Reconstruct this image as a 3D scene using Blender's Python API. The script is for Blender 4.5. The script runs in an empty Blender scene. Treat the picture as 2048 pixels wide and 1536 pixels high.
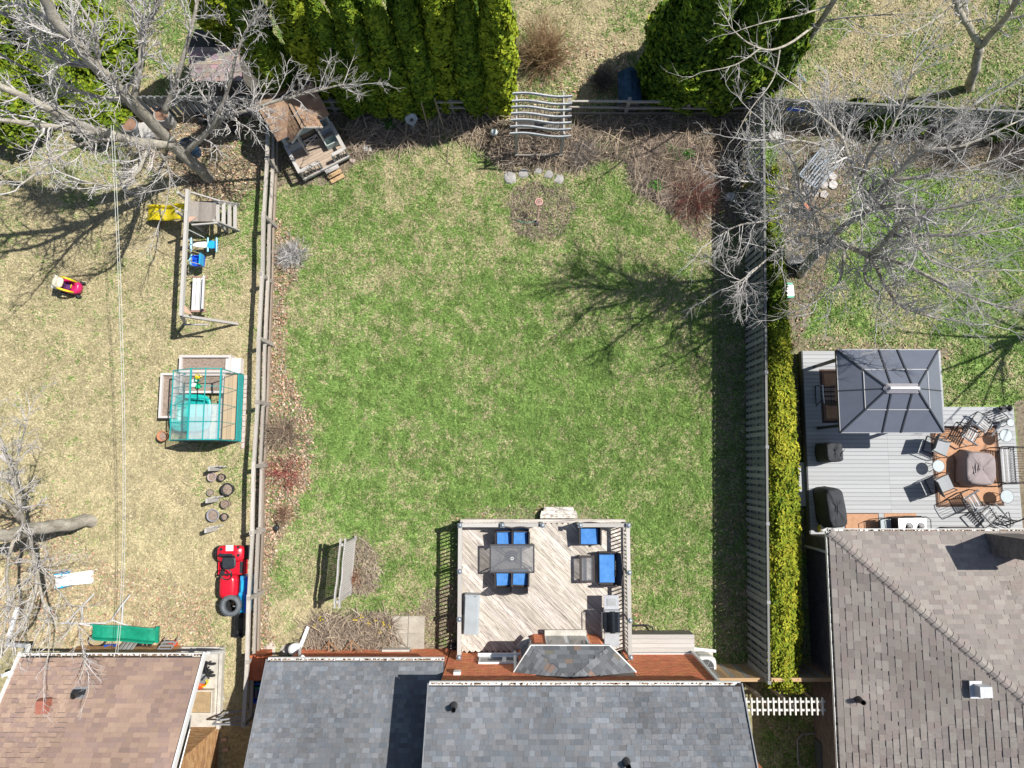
import bpy, math, random
import numpy as np
from mathutils import Vector, Matrix

R = random.Random(11)
NR = np.random.RandomState(5)
SC = bpy.context.scene
COL = SC.collection

# ------------------------------------------------------------------ camera, sky, sun, exposure
H, F = 26.3, 1422.0
T = math.atan(157 / F)
SIN, COS = math.sin(T), math.cos(T)
cam = bpy.data.cameras.new('camera')
cam.sensor_width = 36.0
cam.lens = F / 2048 * 36
cam.clip_end = 600
co = bpy.data.objects.new('camera', cam)
COL.objects.link(co)
co.location = (0, 0, H)
co.rotation_euler = (T, 0, 0)
SC.camera = co

SUNV = Vector((-0.60, -0.20, -1.0)).normalized()
wd = bpy.data.worlds.new('World')
SC.world = wd
wd.use_nodes = True
wn = wd.node_tree
bg = wn.nodes['Background']
sky = wn.nodes.new('ShaderNodeTexSky')
sky.sky_type = 'NISHITA'
sky.sun_disc = False
sky.sun_elevation = math.radians(58)
sky.sun_rotation = math.radians(73)
wn.links.new(sky.outputs[0], bg.inputs[0])
bg.inputs[1].default_value = 0.075
sl = bpy.data.lights.new('sun', 'SUN')
sl.energy = 4.9
sl.angle = math.radians(0.5)
sl.color = (1.0, 0.955, 0.88)
so = bpy.data.objects.new('sun', sl)
COL.objects.link(so)
so.rotation_euler = SUNV.to_track_quat('-Z', 'Y').to_euler()
so.location = (20, 6, 40)
SC.view_settings.view_transform = 'Standard'
SC.view_settings.look = 'None'
SC.view_settings.exposure = 0.35
SC.view_settings.gamma = 1.0
SC.view_settings.use_curve_mapping = False

# ------------------------------------------------------------------ helpers
def at(px, py, z=0.0):
    """world point of a photograph pixel on the level z"""
    a = (px - 1024) / F
    b = -(py - 768) / F
    k = (z - H) / (b * SIN - COS)
    return Vector((a * k, (b * COS + SIN) * k, z))

def pix(x, y, z=0.0):
    Z = -y * SIN + (z - H) * COS
    return 1024 - F * x / Z, 768 + F * (y * COS + (z - H) * SIN) / Z

def xy(px, py, z=0.0):
    v = at(px, py, z)
    return v.x, v.y

MATS = {}
def mat(name, col, rough=0.85, var=0.18, scale=6.0, stretch=(1, 1, 1), col2=None, metal=0.0, bump=0.0, attr=False,
        spec=0.3, trans=0.0, alpha=1.0, fine=0.0, thr=None, sheen=0.0, emit=0.0, lo=0.35, hi=0.65):
    if name in MATS:
        return MATS[name]
    m = bpy.data.materials.new(name)
    MATS[name] = m
    m.use_nodes = True
    nt = m.node_tree
    N, L = nt.nodes, nt.links
    p = N['Principled BSDF']
    p.inputs['Roughness'].default_value = rough
    p.inputs['Metallic'].default_value = metal
    p.inputs['Specular IOR Level'].default_value = spec
    tc = N.new('ShaderNodeTexCoord')
    oi = N.new('ShaderNodeObjectInfo')
    mul = N.new('ShaderNodeVectorMath'); mul.operation = 'MULTIPLY'
    mul.inputs[1].default_value = stretch
    L.new(tc.outputs['Object'], mul.inputs[0])
    add = N.new('ShaderNodeVectorMath'); add.operation = 'ADD'
    L.new(mul.outputs[0], add.inputs[0])
    sc = N.new('ShaderNodeMath'); sc.operation = 'MULTIPLY'; sc.inputs[1].default_value = 37.0
    L.new(oi.outputs['Random'], sc.inputs[0])
    L.new(sc.outputs[0], add.inputs[1])
    nz = N.new('ShaderNodeTexNoise')
    nz.inputs['Scale'].default_value = scale
    nz.inputs['Detail'].default_value = 6
    nz.inputs['Roughness'].default_value = 0.65
    L.new(add.outputs[0], nz.inputs['Vector'])
    mr = N.new('ShaderNodeMapRange')
    mr.inputs[1].default_value = lo
    mr.inputs[2].default_value = hi
    L.new(nz.outputs['Fac'], mr.inputs[0])
    mx = N.new('ShaderNodeMix'); mx.data_type = 'RGBA'
    c = Vector(col)
    a_, b_ = (c * (1 - var), c * (1 + var)) if col2 is None else (c, Vector(col2))
    mx.inputs[6].default_value = (*a_, 1)
    mx.inputs[7].default_value = (*b_, 1)
    L.new(mr.outputs[0], mx.inputs[0])
    m1 = N.new('ShaderNodeMix'); m1.data_type = 'RGBA'; m1.blend_type = 'MULTIPLY'
    m1.inputs[0].default_value = 1
    L.new(mx.outputs[2], m1.inputs[6])
    L.new(oi.outputs['Color'], m1.inputs[7])
    out = m1.outputs[2]
    if attr:
        at_ = N.new('ShaderNodeAttribute'); at_.attribute_name = 'Col'
        m2 = N.new('ShaderNodeMix'); m2.data_type = 'RGBA'; m2.blend_type = 'MULTIPLY'
        m2.inputs[0].default_value = 1
        L.new(out, m2.inputs[6]); L.new(at_.outputs['Color'], m2.inputs[7])
        out = m2.outputs[2]
    if fine:
        n2 = N.new('ShaderNodeTexNoise')
        n2.inputs['Scale'].default_value = scale * 9
        n2.inputs['Detail'].default_value = 4
        L.new(add.outputs[0], n2.inputs['Vector'])
        r2 = N.new('ShaderNodeMapRange')
        r2.inputs[1].default_value = 0.3; r2.inputs[2].default_value = 0.7
        r2.inputs[3].default_value = 1 - fine; r2.inputs[4].default_value = 1 + fine
        L.new(n2.outputs['Fac'], r2.inputs[0])
        m3 = N.new('ShaderNodeMix'); m3.data_type = 'RGBA'; m3.blend_type = 'MULTIPLY'
        m3.inputs[0].default_value = 1
        L.new(out, m3.inputs[6]); L.new(r2.outputs[0], m3.inputs[7])
        out = m3.outputs[2]
    L.new(out, p.inputs['Base Color'])
    if bump:
        bp = N.new('ShaderNodeBump')
        bp.inputs['Strength'].default_value = bump
        bp.inputs['Distance'].default_value = 0.02
        L.new(nz.outputs['Fac'], bp.inputs['Height'])
        L.new(bp.outputs[0], p.inputs['Normal'])
    if trans:
        p.inputs['Transmission Weight'].default_value = trans
        p.inputs['IOR'].default_value = 1.1
    if alpha < 1:
        p.inputs['Alpha'].default_value = alpha
    return m

ORG = {}
def thing(name, label, cat, loc=(0, 0, 0), rz=0.0, group=None):
    o = bpy.data.objects.new(name, None)
    COL.objects.link(o)
    o.location = loc
    o.rotation_euler = (0, 0, rz)
    o.empty_display_size = 0.2
    tag(o, label, cat, group)
    ORG[o] = Vector(loc)
    return o

def tag(o, label=None, cat=None, group=None, kind=None):
    if label: o['label'] = label
    if cat: o['category'] = cat
    if group: o['group'] = group
    if kind: o['kind'] = kind
    return o

CUBE_V = np.array([(-.5, -.5, -.5), (.5, -.5, -.5), (.5, .5, -.5), (-.5, .5, -.5), (-.5, -.5, .5), (.5, -.5, .5), (.5, .5, .5), (-.5, .5, .5)])
CUBE_F = np.array([(0, 3, 2, 1), (4, 5, 6, 7), (0, 1, 5, 4), (1, 2, 6, 5), (2, 3, 7, 6), (3, 0, 4, 7)])

def mk_mesh(name, v, f, m, cols=None, smooth=False):
    """v n x 3, f list of tuples or an array; cols one colour per face"""
    me = bpy.data.meshes.new(name)
    if isinstance(f, np.ndarray):
        nf, k = f.shape
        me.vertices.add(len(v))
        me.vertices.foreach_set('co', np.asarray(v, np.float32).ravel())
        me.loops.add(nf * k)
        me.loops.foreach_set('vertex_index', f.astype(np.int32).ravel())
        me.polygons.add(nf)
        me.polygons.foreach_set('loop_start', np.arange(0, nf * k, k, dtype=np.int32))
        me.polygons.foreach_set('loop_total', np.full(nf, k, np.int32))
        me.update(calc_edges=True)
    else:
        me.from_pydata([tuple(q) for q in v], [], f)
        nf = len(f)
    if cols is not None:
        c = np.ones((nf, 4), np.float32)
        c[:, :3] = np.asarray(cols, np.float32)
        ca = me.attributes.new('Col', 'FLOAT_COLOR', 'FACE')
        ca.data.foreach_set('color', c.ravel())
    me.polygons.foreach_set('use_smooth', np.full(nf, bool(smooth)))
    me.materials.append(m)
    me.update()
    return me

def link(name, me, parent=None, loc=None):
    o = bpy.data.objects.new(name, me)
    COL.objects.link(o)
    if parent is not None:
        o.parent = parent
        ORG[o] = ORG.get(parent, Vector((0, 0, 0)))
    if loc is not None: o.location = loc
    return o

def frame(a, b, up=(0, 0, 1)):
    a, b = Vector(a), Vector(b)
    d = (b - a)
    x = d.normalized()
    u = Vector(up)
    if abs(x.dot(u)) > 0.98: u = Vector((0, 1, 0))
    y = u.cross(x).normalized()
    z = x.cross(y)
    return x, y, z, d.length

class MB:
    """collects shapes; world=True: given in world coordinates, made local on build"""
    def __init__(s, world=False):
        s.v, s.f, s.c, s.w, s.hc = [], [], [], world, False
    def add(s, vs, fs, col=None):
        n = len(s.v)
        s.v += [tuple(q) for q in vs]
        s.f += [tuple(i + n for i in q) for q in fs]
        if col is not None: s.hc = True
        s.c += [col if col is not None else (1, 1, 1)] * len(fs)
        return s
    def box(s, c, d, rz=0.0, col=None, top=1.0):
        cs, sn = math.cos(rz), math.sin(rz)
        vs = []
        for q in CUBE_V:
            k = top if q[2] > 0 else 1
            x, y = q[0] * d[0] * k, q[1] * d[1] * k
            vs.append((c[0] + x * cs - y * sn, c[1] + x * sn + y * cs, c[2] + q[2] * d[2]))
        return s.add(vs, CUBE_F.tolist(), col)
    def beam(s, a, b, w, h, up=(0, 0, 1), col=None):
        x, y, z, l = frame(a, b, up)
        m = (Vector(a) + Vector(b)) / 2
        vs = [m + x * q[0] * l + y * q[1] * w + z * q[2] * h for q in CUBE_V]
        return s.add(vs, CUBE_F.tolist(), col)
    def tube(s, pts, r, n=6, col=None, caps=True, closed=False):
        pts = [Vector(p) for p in pts]
        k = len(pts)
        rs = r if isinstance(r, (list, tuple)) else [r] * k
        vs, fs = [], []
        ref = None
        for i, p in enumerate(pts):
            if closed: d = pts[(i + 1) % k] - pts[i - 1]
            else: d = pts[min(i + 1, k - 1)] - pts[max(i - 1, 0)]
            if d.length < 1e-9: d = Vector((0, 0, 1))
            d.normalize()
            if ref is None: ref = Vector((0, 0, 1)) if abs(d.z) < 0.9 else Vector((1, 0, 0))
            x = ref - d * ref.dot(d)
            if x.length < 1e-5: x = d.orthogonal()
            x.normalize(); ref = x
            y = d.cross(x)
            for j in range(n):
                t = 2 * math.pi * j / n
                vs.append(p + (x * math.cos(t) + y * math.sin(t)) * rs[i])
        for i in range(k if closed else k - 1):
            i2 = (i + 1) % k
            for j in range(n):
                j2 = (j + 1) % n
                fs.append((i * n + j, i * n + j2, i2 * n + j2, i2 * n + j))
        if caps and not closed:
            fs.append(tuple(range(n - 1, -1, -1)))
            fs.append(tuple(range((k - 1) * n, k * n)))
        return s.add(vs, fs, col)
    def lathe(s, c, prof, n=16, col=None, sx=1.0, sy=1.0, caps=True):
        vs, fs = [], []
        k = len(prof)
        for r, z in prof:
            for j in range(n):
                t = 2 * math.pi * j / n
                vs.append((c[0] + r * sx * math.cos(t), c[1] + r * sy * math.sin(t), c[2] + z))
        for i in range(k - 1):
            for j in range(n):
                j2 = (j + 1) % n
                fs.append((i * n + j, i * n + j2, (i + 1) * n + j2, (i + 1) * n + j))
        if caps:
            fs.append(tuple(range(n - 1, -1, -1)))
            fs.append(tuple(range((k - 1) * n, k * n)))
        return s.add(vs, fs, col)
    def prism(s, pts, z0, z1, col=None):
        n = len(pts)
        a = sum(pts[i][0] * pts[(i + 1) % n][1] - pts[(i + 1) % n][0] * pts[i][1] for i in range(n))
        if a < 0: pts = pts[::-1]
        vs = [(p[0], p[1], z0) for p in pts] + [(p[0], p[1], z1) for p in pts]
        fs = [tuple(range(n - 1, -1, -1)), tuple(range(n, 2 * n))]
        fs += [(i, (i + 1) % n, n + (i + 1) % n, n + i) for i in range(n)]
        return s.add(vs, fs, col)
    def slab(s, pts, t, col=None):
        """plate of thickness t below the (planar, any orientation) polygon"""
        pts = [Vector(p) for p in pts]
        nrm = (pts[1] - pts[0]).cross(pts[2] - pts[0]).normalized()
        if nrm.z < 0:
            pts = pts[::-1]; nrm = -nrm
        n = len(pts)
        vs = [p - nrm * t for p in pts] + pts
        fs = [tuple(range(n - 1, -1, -1)), tuple(range(n, 2 * n))]
        fs += [(i, (i + 1) % n, n + (i + 1) % n, n + i) for i in range(n)]
        return s.add(vs, fs, col)
    def loft(s, rings, col=None, caps=True):
        n = len(rings[0])
        vs = [p for r in rings for p in r]
        fs = []
        for i in range(len(rings) - 1):
            for j in range(n):
                j2 = (j + 1) % n
                fs.append((i * n + j, i * n + j2, (i + 1) * n + j2, (i + 1) * n + j))
        if caps:
            fs.append(tuple(range(n - 1, -1, -1)))
            fs.append(tuple(range((len(rings) - 1) * n, len(rings) * n)))
        return s.add(vs, fs, col)
    def build(s, name, m, parent=None, smooth=False, kind=None, label=None, loc=None):
        v = np.array(s.v, float).reshape(-1, 3)
        if s.w and parent is not None: v = v - np.array(ORG.get(parent, Vector((0, 0, 0))))
        me = mk_mesh(name, v, s.f, m, s.c, smooth)
        o = link(name, me, parent, loc)
        if kind: o['kind'] = kind
        if label: o['label'] = label
        return o

UNIT = {}
def unit(m):
    if m.name not in UNIT:
        UNIT[m.name] = mk_mesh('piece_' + m.name, CUBE_V, CUBE_F, m, np.ones((6, 3)))
    return UNIT[m.name]

def piece(name, m, parent, a, b, w, h, up=(0, 0, 1), world=True, col=None, jit=0.12):
    """one board, bar or rail: an object of its own that shares the unit block's mesh"""
    if world and parent is not None:
        og = ORG.get(parent, Vector((0, 0, 0)))
        a, b = Vector(a) - og, Vector(b) - og
    x, y, z, l = frame(a, b, up)
    c = (Vector(a) + Vector(b)) / 2
    o = link(name, unit(m), parent)
    o.matrix_basis = Matrix(((x[0] * l, y[0] * w, z[0] * h, c[0]), (x[1] * l, y[1] * w, z[1] * h, c[1]), (x[2] * l, y[2] * w, z[2] * h, c[2]), (0, 0, 0, 1)))
    k = 1 + R.uniform(-jit, jit)
    cc = col or (1, 1, 1)
    o.color = (cc[0] * k, cc[1] * k, cc[2] * k, 1)
    return o

def many(name, m, parent, items, cap=300):
    """items: (8 x 3 world vertices, colour, matrix or None); up to cap of those in frame are objects, the rest one mesh"""
    og = ORG.get(parent, Vector((0, 0, 0))) if parent is not None else Vector((0, 0, 0))
    def key(it):
        c = it[0].mean(0)
        px, py = pix(*c)
        inside = 0 <= px <= 2048 and 0 <= py <= 1536
        return (0 if inside and it[2] is not None else 1, (c[0] ** 2 + c[1] ** 2 + (H - c[2]) ** 2))
    items = sorted(items, key=key)
    n1 = 0
    for it in items[:cap]:
        if it[2] is None: break
        o = link(name, unit(m), parent)
        M = it[2].copy()
        for i in range(3): M[i][3] -= og[i]
        o.matrix_basis = M
        o.color = (*it[1], 1)
        n1 += 1
    rest = items[n1:]
    if rest:
        v = np.concatenate([it[0] for it in rest]) - np.array(og)
        f = (CUBE_F[None] + 8 * np.arange(len(rest))[:, None, None]).reshape(-1, 4)
        c = np.repeat(np.array([it[1] for it in rest]), 6, 0)
        o = link(name, mk_mesh(name, v, f, m, c), parent)
        o['kind'] = 'stuff'

def block(c, x, y, z, col):
    """an item for many(): centre and three full axes"""
    c, x, y, z = Vector(c), Vector(x), Vector(y), Vector(z)
    M = Matrix(((x[0], y[0], z[0], c[0]), (x[1], y[1], z[1], c[1]), (x[2], y[2], z[2], c[2]), (0, 0, 0, 1)))
    A = np.array([x, y, z])
    return (CUBE_V @ A + np.array(c), col, M)

def dup(o, parent=None):
    c = o.copy()
    COL.objects.link(c)
    if parent is not None: c.parent = parent
    ORG[c] = ORG.get(o, Vector((0, 0, 0)))
    for ch in list(o.children): dup(ch, c)
    return c

def copy_of(o, loc, rz, label, group=None):
    c = dup(o)
    c.location = loc
    c.rotation_euler = (0, 0, rz)
    c['label'] = label
    if group: c['group'] = group
    ORG[c] = Vector(loc)
    return c

# value noise on arrays
LAT = NR.rand(257, 257)
def vnoise(x, y, s, seed=0):
    x = np.asarray(x) * s + seed * 17.3 + 500
    y = np.asarray(y) * s + seed * 9.1 + 500
    xi, yi = np.floor(x).astype(int), np.floor(y).astype(int)
    fx, fy = x - xi, y - yi
    fx = fx * fx * (3 - 2 * fx); fy = fy * fy * (3 - 2 * fy)
    g = lambda a, b: LAT[a % 256, b % 256]
    return (g(xi, yi) * (1 - fx) + g(xi + 1, yi) * fx) * (1 - fy) + (g(xi, yi + 1) * (1 - fx) + g(xi + 1, yi + 1) * fx) * fy
def fbm(x, y, s, seed=0, o=4):
    t, a, n = 0, 1, 0
    for i in range(o):
        t = t + a * vnoise(x, y, s * 2 ** i, seed + i * 3); n += a; a *= 0.55
    return t / n
def inpoly(x, y, poly):
    r = np.zeros(len(x), bool)
    n = len(poly)
    for i in range(n):
        x1, y1 = poly[i]; x2, y2 = poly[(i + 1) % n]
        if y1 == y2: continue
        k = ((y1 > y) != (y2 > y)) & (x < (x2 - x1) * (y - y1) / (y2 - y1) + x1)
        r ^= k
    return r
def smoothstep(a, b, x):
    t = np.clip((x - a) / (b - a), 0, 1)
    return t * t * (3 - 2 * t)

# ------------------------------------------------------------------ materials
WOODG = mat('weathered_wood', (0.36, 0.345, 0.325), 0.9, col2=(0.52, 0.50, 0.475), scale=3, stretch=(1.2, 9, 9), fine=0.18, attr=True)
WOODD = mat('dark_weathered_wood', (0.13, 0.12, 0.105), 0.9, col2=(0.23, 0.215, 0.195), scale=3, stretch=(1.2, 9, 9), fine=0.2, attr=True)
WOODR = mat('rail_wood', (0.25, 0.225, 0.195), 0.9, col2=(0.44, 0.415, 0.38), scale=4, stretch=(2.5, 3, 3), fine=0.2, attr=True)
DECKW = mat('grey_deck_wood', (0.24, 0.21, 0.185), 0.9, col2=(0.68, 0.635, 0.585), scale=2.4, stretch=(3, 4, 4), fine=0.26, attr=True, lo=0.38, hi=0.56)
COMPO = mat('composite_board', (0.335, 0.35, 0.37), 0.65, col2=(0.40, 0.41, 0.425), scale=2.2, stretch=(1, 5, 5), fine=0.05, attr=True)
FENCE = mat('fence_board_wood', (0.17, 0.175, 0.175), 0.9, col2=(0.33, 0.335, 0.335), scale=3, stretch=(1.5, 8, 8), fine=0.2, attr=True)
CEDARW = mat('new_cedar_wood', (0.46, 0.31, 0.17), 0.85, var=0.2, scale=4, stretch=(1, 8, 8), fine=0.12, attr=True)
WHITE = mat('white_paint', (0.78, 0.78, 0.77), 0.5, var=0.05, scale=5)
WHITEP = mat('white_plastic', (0.75, 0.75, 0.74), 0.35, var=0.06, scale=5)
METAL = mat('grey_metal', (0.25, 0.26, 0.28), 0.5, var=0.12, scale=7, metal=0.2)
STEEL = mat('stainless_steel', (0.42, 0.43, 0.44), 0.38, var=0.08, scale=9, metal=0.9)
BLACKM = mat('black_metal', (0.022, 0.023, 0.026), 0.45, var=0.3, scale=7, spec=0.5)
DARKM = mat('dark_bronze_metal', (0.045, 0.043, 0.045), 0.4, var=0.25, scale=7, spec=0.5)
WICKER = mat('dark_wicker', (0.042, 0.036, 0.036), 0.6, var=0.5, scale=60, stretch=(1, 1, 1), bump=0.4)
BLUEC = mat('blue_cushion', (0.050, 0.185, 0.50), 0.9, col2=(0.085, 0.25, 0.58), scale=4, fine=0.10, bump=0.5)
GLASSD = mat('smoked_glass', (0.20, 0.21, 0.23), 0.08, var=0.05, spec=0.6, alpha=0.42)
GLASSW = mat('frosted_glass', (0.40, 0.47, 0.50), 0.45, var=0.04, spec=0.4, alpha=0.78)
GLASSC = mat('clear_pane', (0.55, 0.72, 0.74), 0.12, var=0.03, spec=0.25, alpha=0.09)
GLASSK = mat('window_glass', (0.08, 0.10, 0.12), 0.05, var=0.1, spec=0.8)
POLYC = mat('cloudy_polycarbonate', (0.62, 0.76, 0.80), 0.25, var=0.06, spec=0.3, alpha=0.34)
CONC = mat('concrete', (0.42, 0.395, 0.35), 0.95, col2=(0.56, 0.53, 0.48), scale=3, fine=0.12)
STONE = mat('pale_stone', (0.40, 0.39, 0.38), 0.9, col2=(0.60, 0.59, 0.57), scale=5, fine=0.12, bump=0.5)
RUBBER = mat('black_rubber', (0.03, 0.031, 0.034), 0.7, var=0.25, scale=14, fine=0.2)
REDP = mat('red_paint', (0.62, 0.012, 0.03), 0.25, var=0.06, scale=4, spec=0.6)
BARK = mat('grey_bark', (0.25, 0.225, 0.185), 0.95, col2=(0.46, 0.43, 0.37), scale=5, stretch=(1, 1, 0.35), fine=0.3, bump=0.6)
TWIG = mat('pale_twig', (0.40, 0.38, 0.365), 0.9, col2=(0.62, 0.595, 0.58), scale=4, fine=0.15)
LEAF = mat('evergreen_foliage', (1, 1, 1), 0.75, var=0.15, scale=2.0, attr=True, spec=0.2)
BLADE = mat('grass_blades', (1, 1, 1), 0.9, var=0.08, scale=1.0, attr=True, spec=0.08)
STEM = mat('dry_stems', (1, 1, 1), 0.9, var=0.2, scale=3.0, attr=True, spec=0.1)
LITTER = mat('leaf_litter', (1, 1, 1), 0.9, var=0.12, scale=9.0, attr=True, spec=0.1)
MORTAR = mat('brick_mortar', (0.30, 0.25, 0.21), 0.95, var=0.1, scale=8)
BRICK = mat('fired_brick', (1, 1, 1), 0.9, var=0.12, scale=9, attr=True, fine=0.12)
SHING = mat('asphalt_shingle', (1, 1, 1), 0.95, var=0.12, scale=11, attr=True, fine=0.16, spec=0.12)
FELT = mat('roof_felt', (0.05, 0.05, 0.055), 0.95, var=0.1)

# ------------------------------------------------------------------ ground, with colour by what grows there, plus some painted shade
def pp(*pts): return [xy(a, b, 0) for a, b in pts]
LAWN = pp((548, 330), (690, 330), (900, 270), (1030, 330), (1200, 310), (1420, 230), (1500, 200), (1500, 1400), (905, 1310), (530, 1310))
BED_LEAF = pp((545, 430), (572, 450), (600, 500), (598, 560), (572, 610), (568, 690), (575, 745), (600, 790), (628, 850), (630, 920), (612, 980), (596, 1040), (572, 1066), (548, 1090), (545, 1160), (540, 1300), (500, 1310), (515, 930), (525, 800))
BED_BACK = pp((560, 235), (650, 225), (800, 228), (1020, 215), (1140, 215), (1330, 228), (1500, 215), (1500, 470), (1440, 490), (1400, 480), (1340, 440), (1300, 400), (1262, 380), (1250, 330), (1215, 318), (1165, 320), (1150, 350), (1085, 340), (1010, 350), (985, 325), (960, 270), (920, 262), (860, 285), (790, 300), (735, 318), (700, 340), (640, 372), (590, 372), (545, 380), (540, 260))
BED_RING = pp((1015, 400), (1040, 372), (1080, 362), (1125, 375), (1150, 410), (1140, 450), (1105, 480), (1060, 482), (1025, 455))
BED_TREL = pp((712, 1068), (738, 1085), (758, 1110), (765, 1145), (755, 1175), (735, 1190), (705, 1190), (690, 1150))
BED_HOUSE = pp((610, 1300), (615, 1250), (645, 1232), (720, 1226), (785, 1228), (800, 1310), (610, 1310))
BED_SLAB = pp((785, 1228), (838, 1215), (850, 1175), (880, 1185), (925, 1150), (930, 1320), (780, 1320))
BED_DECKF = pp((915, 1035), (975, 1024), (1060, 1010), (1160, 1008), (1200, 1025), (1262, 1035), (1266, 1120), (1250, 1330), (915, 1330))
BED_DECKE = pp((1250, 1130), (1262, 1190), (1275, 1230), (1300, 1275), (1400, 1300), (1430, 1340), (1250, 1330))
DRY_SHADE_STRIP = pp((1425, 470), (1500, 470), (1500, 1400), (1440, 1400), (1432, 1200), (1422, 900))  # dead grass by the tall fence, its shade painted in as extra brown
RB_TREE_SHADE = pp((1560, 200), (2060, 190), (2060, 330), (1900, 345), (1720, 330), (1690, 420), (1650, 480), (1660, 560), (1620, 640), (1590, 700), (1560, 700))  # bed under the tree, enlarged with dark soil to paint in shade
RB_DECK = pp((1560, 660), (1700, 680), (1900, 690), (1900, 720), (1610, 720), (1620, 1100), (1570, 1100))
L_TREE = pp((200, 200), (545, 200), (545, 330), (520, 380), (440, 410), (360, 380), (300, 330), (230, 290), (190, 260))
L_SIDE = pp((425, 1320), (520, 1300), (525, 1560), (425, 1560))
R_SIDE = pp((1480, 1410), (1640, 1410), (1640, 1600), (1480, 1600))
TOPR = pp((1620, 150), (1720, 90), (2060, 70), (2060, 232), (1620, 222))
RB_EDGE = pp((2028, 800), (2120, 790), (2120, 1080), (2034, 1080))
TOPBED = pp((1030, 100), (1250, 80), (1300, 200), (1030, 215))
LAKE = pp((-200, 1040), (120, 1000), (200, 1120), (420, 1180), (440, 1310), (-200, 1310))

def region(x, y):
    """(green share, base colour, soil share, density) for arrays of ground points"""
    jx = x + (fbm(x, y, 1.6, 3) - 0.5) * 0.7
    jy = y + (fbm(x, y, 1.6, 8) - 0.5) * 0.7
    n1 = fbm(x, y, 0.33, 1); n2 = fbm(x, y, 1.5, 5); n3 = fbm(x, y, 4.0, 9, 3)
    mix = 0.5 * n1 + 0.3 * n2 + 0.2 * n3
    lawn = inpoly(jx, jy, LAWN)
    left = (x < -8.95) & (y < 13.3)
    top = (y > 13.2)
    right = (x > 8.8) & (y < 13.3)
    green = smoothstep(0.34, 0.62, mix)
    # the lawn: greenest in the middle and the lower right, paler along the upper left
    cen = smoothstep(9.5, 3.0, np.abs(y - 0.5) + 0.35 * np.abs(x - 1.0)) * 0.32
    n4 = fbm(x, y, 2.6, 61, 3)
    g = np.where(lawn, np.clip(smoothstep(0.25, 0.75, n1) * 0.20 + smoothstep(0.30, 0.70, n4) * 0.36 + 0.285 + cen * .8, 0, 1), green)
    low = smoothstep(1.0, -6.0, y) * smoothstep(-9.5, -7.0, x)
    g = np.where(lawn, np.clip(g - 0.22 * smoothstep(-5.5, -7.6, x) * low - 0.25 * smoothstep(-4.2, -6.2, y) * smoothstep(-1.5, -4.0, x), 0, 1), g)
    g = np.where(left, green * (0.16 + 0.34 * smoothstep(-13.5, -10.0, x) + 0.3 * smoothstep(6.0, 11.0, y)), g)
    g = np.where(left & (y < -3), g * 0.45, g)
    g = np.where(top, green * 0.55 + 0.08, g)
    g = np.where(right, 0.42 + 0.56 * green, g)
    soil = np.zeros(len(x))
    for poly, s in ((BED_BACK, 0.93), (BED_RING, 0.72), (BED_TREL, 0.85), (BED_HOUSE, 0.92), (BED_SLAB, 0.85), (BED_DECKF, 0.7), (BED_DECKE, 0.6), (BED_LEAF, 0.72), (RB_TREE_SHADE, 0.9), (RB_DECK, 0.8), (L_TREE, 0.7), (R_SIDE, 0.35), (TOPBED, 0.35), (TOPR, 0.5), (RB_EDGE, 0.92)):
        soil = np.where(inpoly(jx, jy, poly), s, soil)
    soil = np.where(inpoly(jx, jy, DRY_SHADE_STRIP), 0.62, soil)
    soil = np.where(inpoly(jx, jy, LAKE), 0.45 * smoothstep(0.45, 0.62, n1), soil)
    bare = smoothstep(0.66, 0.78, fbm(x, y, 1.1, 21)) * 0.5
    soil = np.maximum(soil, np.where(lawn, bare * 0.35, bare))
    return g, soil, n2, n3

GREEN = np.array((0.100, 0.200, 0.040)); GREEN2 = np.array((0.255, 0.360, 0.110))
STRAW = np.array((0.50, 0.435, 0.275)); STRAW2 = np.array((0.345, 0.295, 0.165))
SOILC = np.array((0.135, 0.105, 0.082)); SOIL2 = np.array((0.25, 0.20, 0.16))

def lerp(a, b, t): return a + (b - a) * t[:, None]

def build_ground():
    xs = np.concatenate([[-220, -120, -60, -36], np.arange(-28, 28.01, 0.16), [36, 60, 120, 220]])
    ys = np.concatenate([[-220, -120, -60, -30], np.arange(-18, 26.01, 0.16), [34, 60, 120, 220]])
    X, Y = np.meshgrid(xs, ys)
    x, y = X.ravel(), Y.ravel()
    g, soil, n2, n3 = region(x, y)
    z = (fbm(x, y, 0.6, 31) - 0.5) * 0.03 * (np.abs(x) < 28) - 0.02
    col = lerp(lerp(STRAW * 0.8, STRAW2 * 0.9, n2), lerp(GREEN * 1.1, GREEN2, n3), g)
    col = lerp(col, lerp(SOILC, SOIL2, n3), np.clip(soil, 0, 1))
    nx, ny = len(xs), len(ys)
    i = np.arange(nx * ny).reshape(ny, nx)
    f = np.stack([i[:-1, :-1], i[:-1, 1:], i[1:, 1:], i[1:, :-1]], -1).reshape(-1, 4)
    me = mk_mesh('ground', np.stack([x, y, z], 1), f, mat('ground_soil_and_thatch', (1, 1, 1), 0.97, var=0.32, scale=9, fine=0.35, attr=True, spec=0.05, bump=0.7))
    ca = me.attributes.new('Col', 'FLOAT_COLOR', 'POINT')
    c = np.ones((len(x), 4), np.float32); c[:, :3] = col
    ca.data.foreach_set('color', c.ravel())
    o = link('ground', me)
    tag(o, kind='structure')
build_ground()

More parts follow.
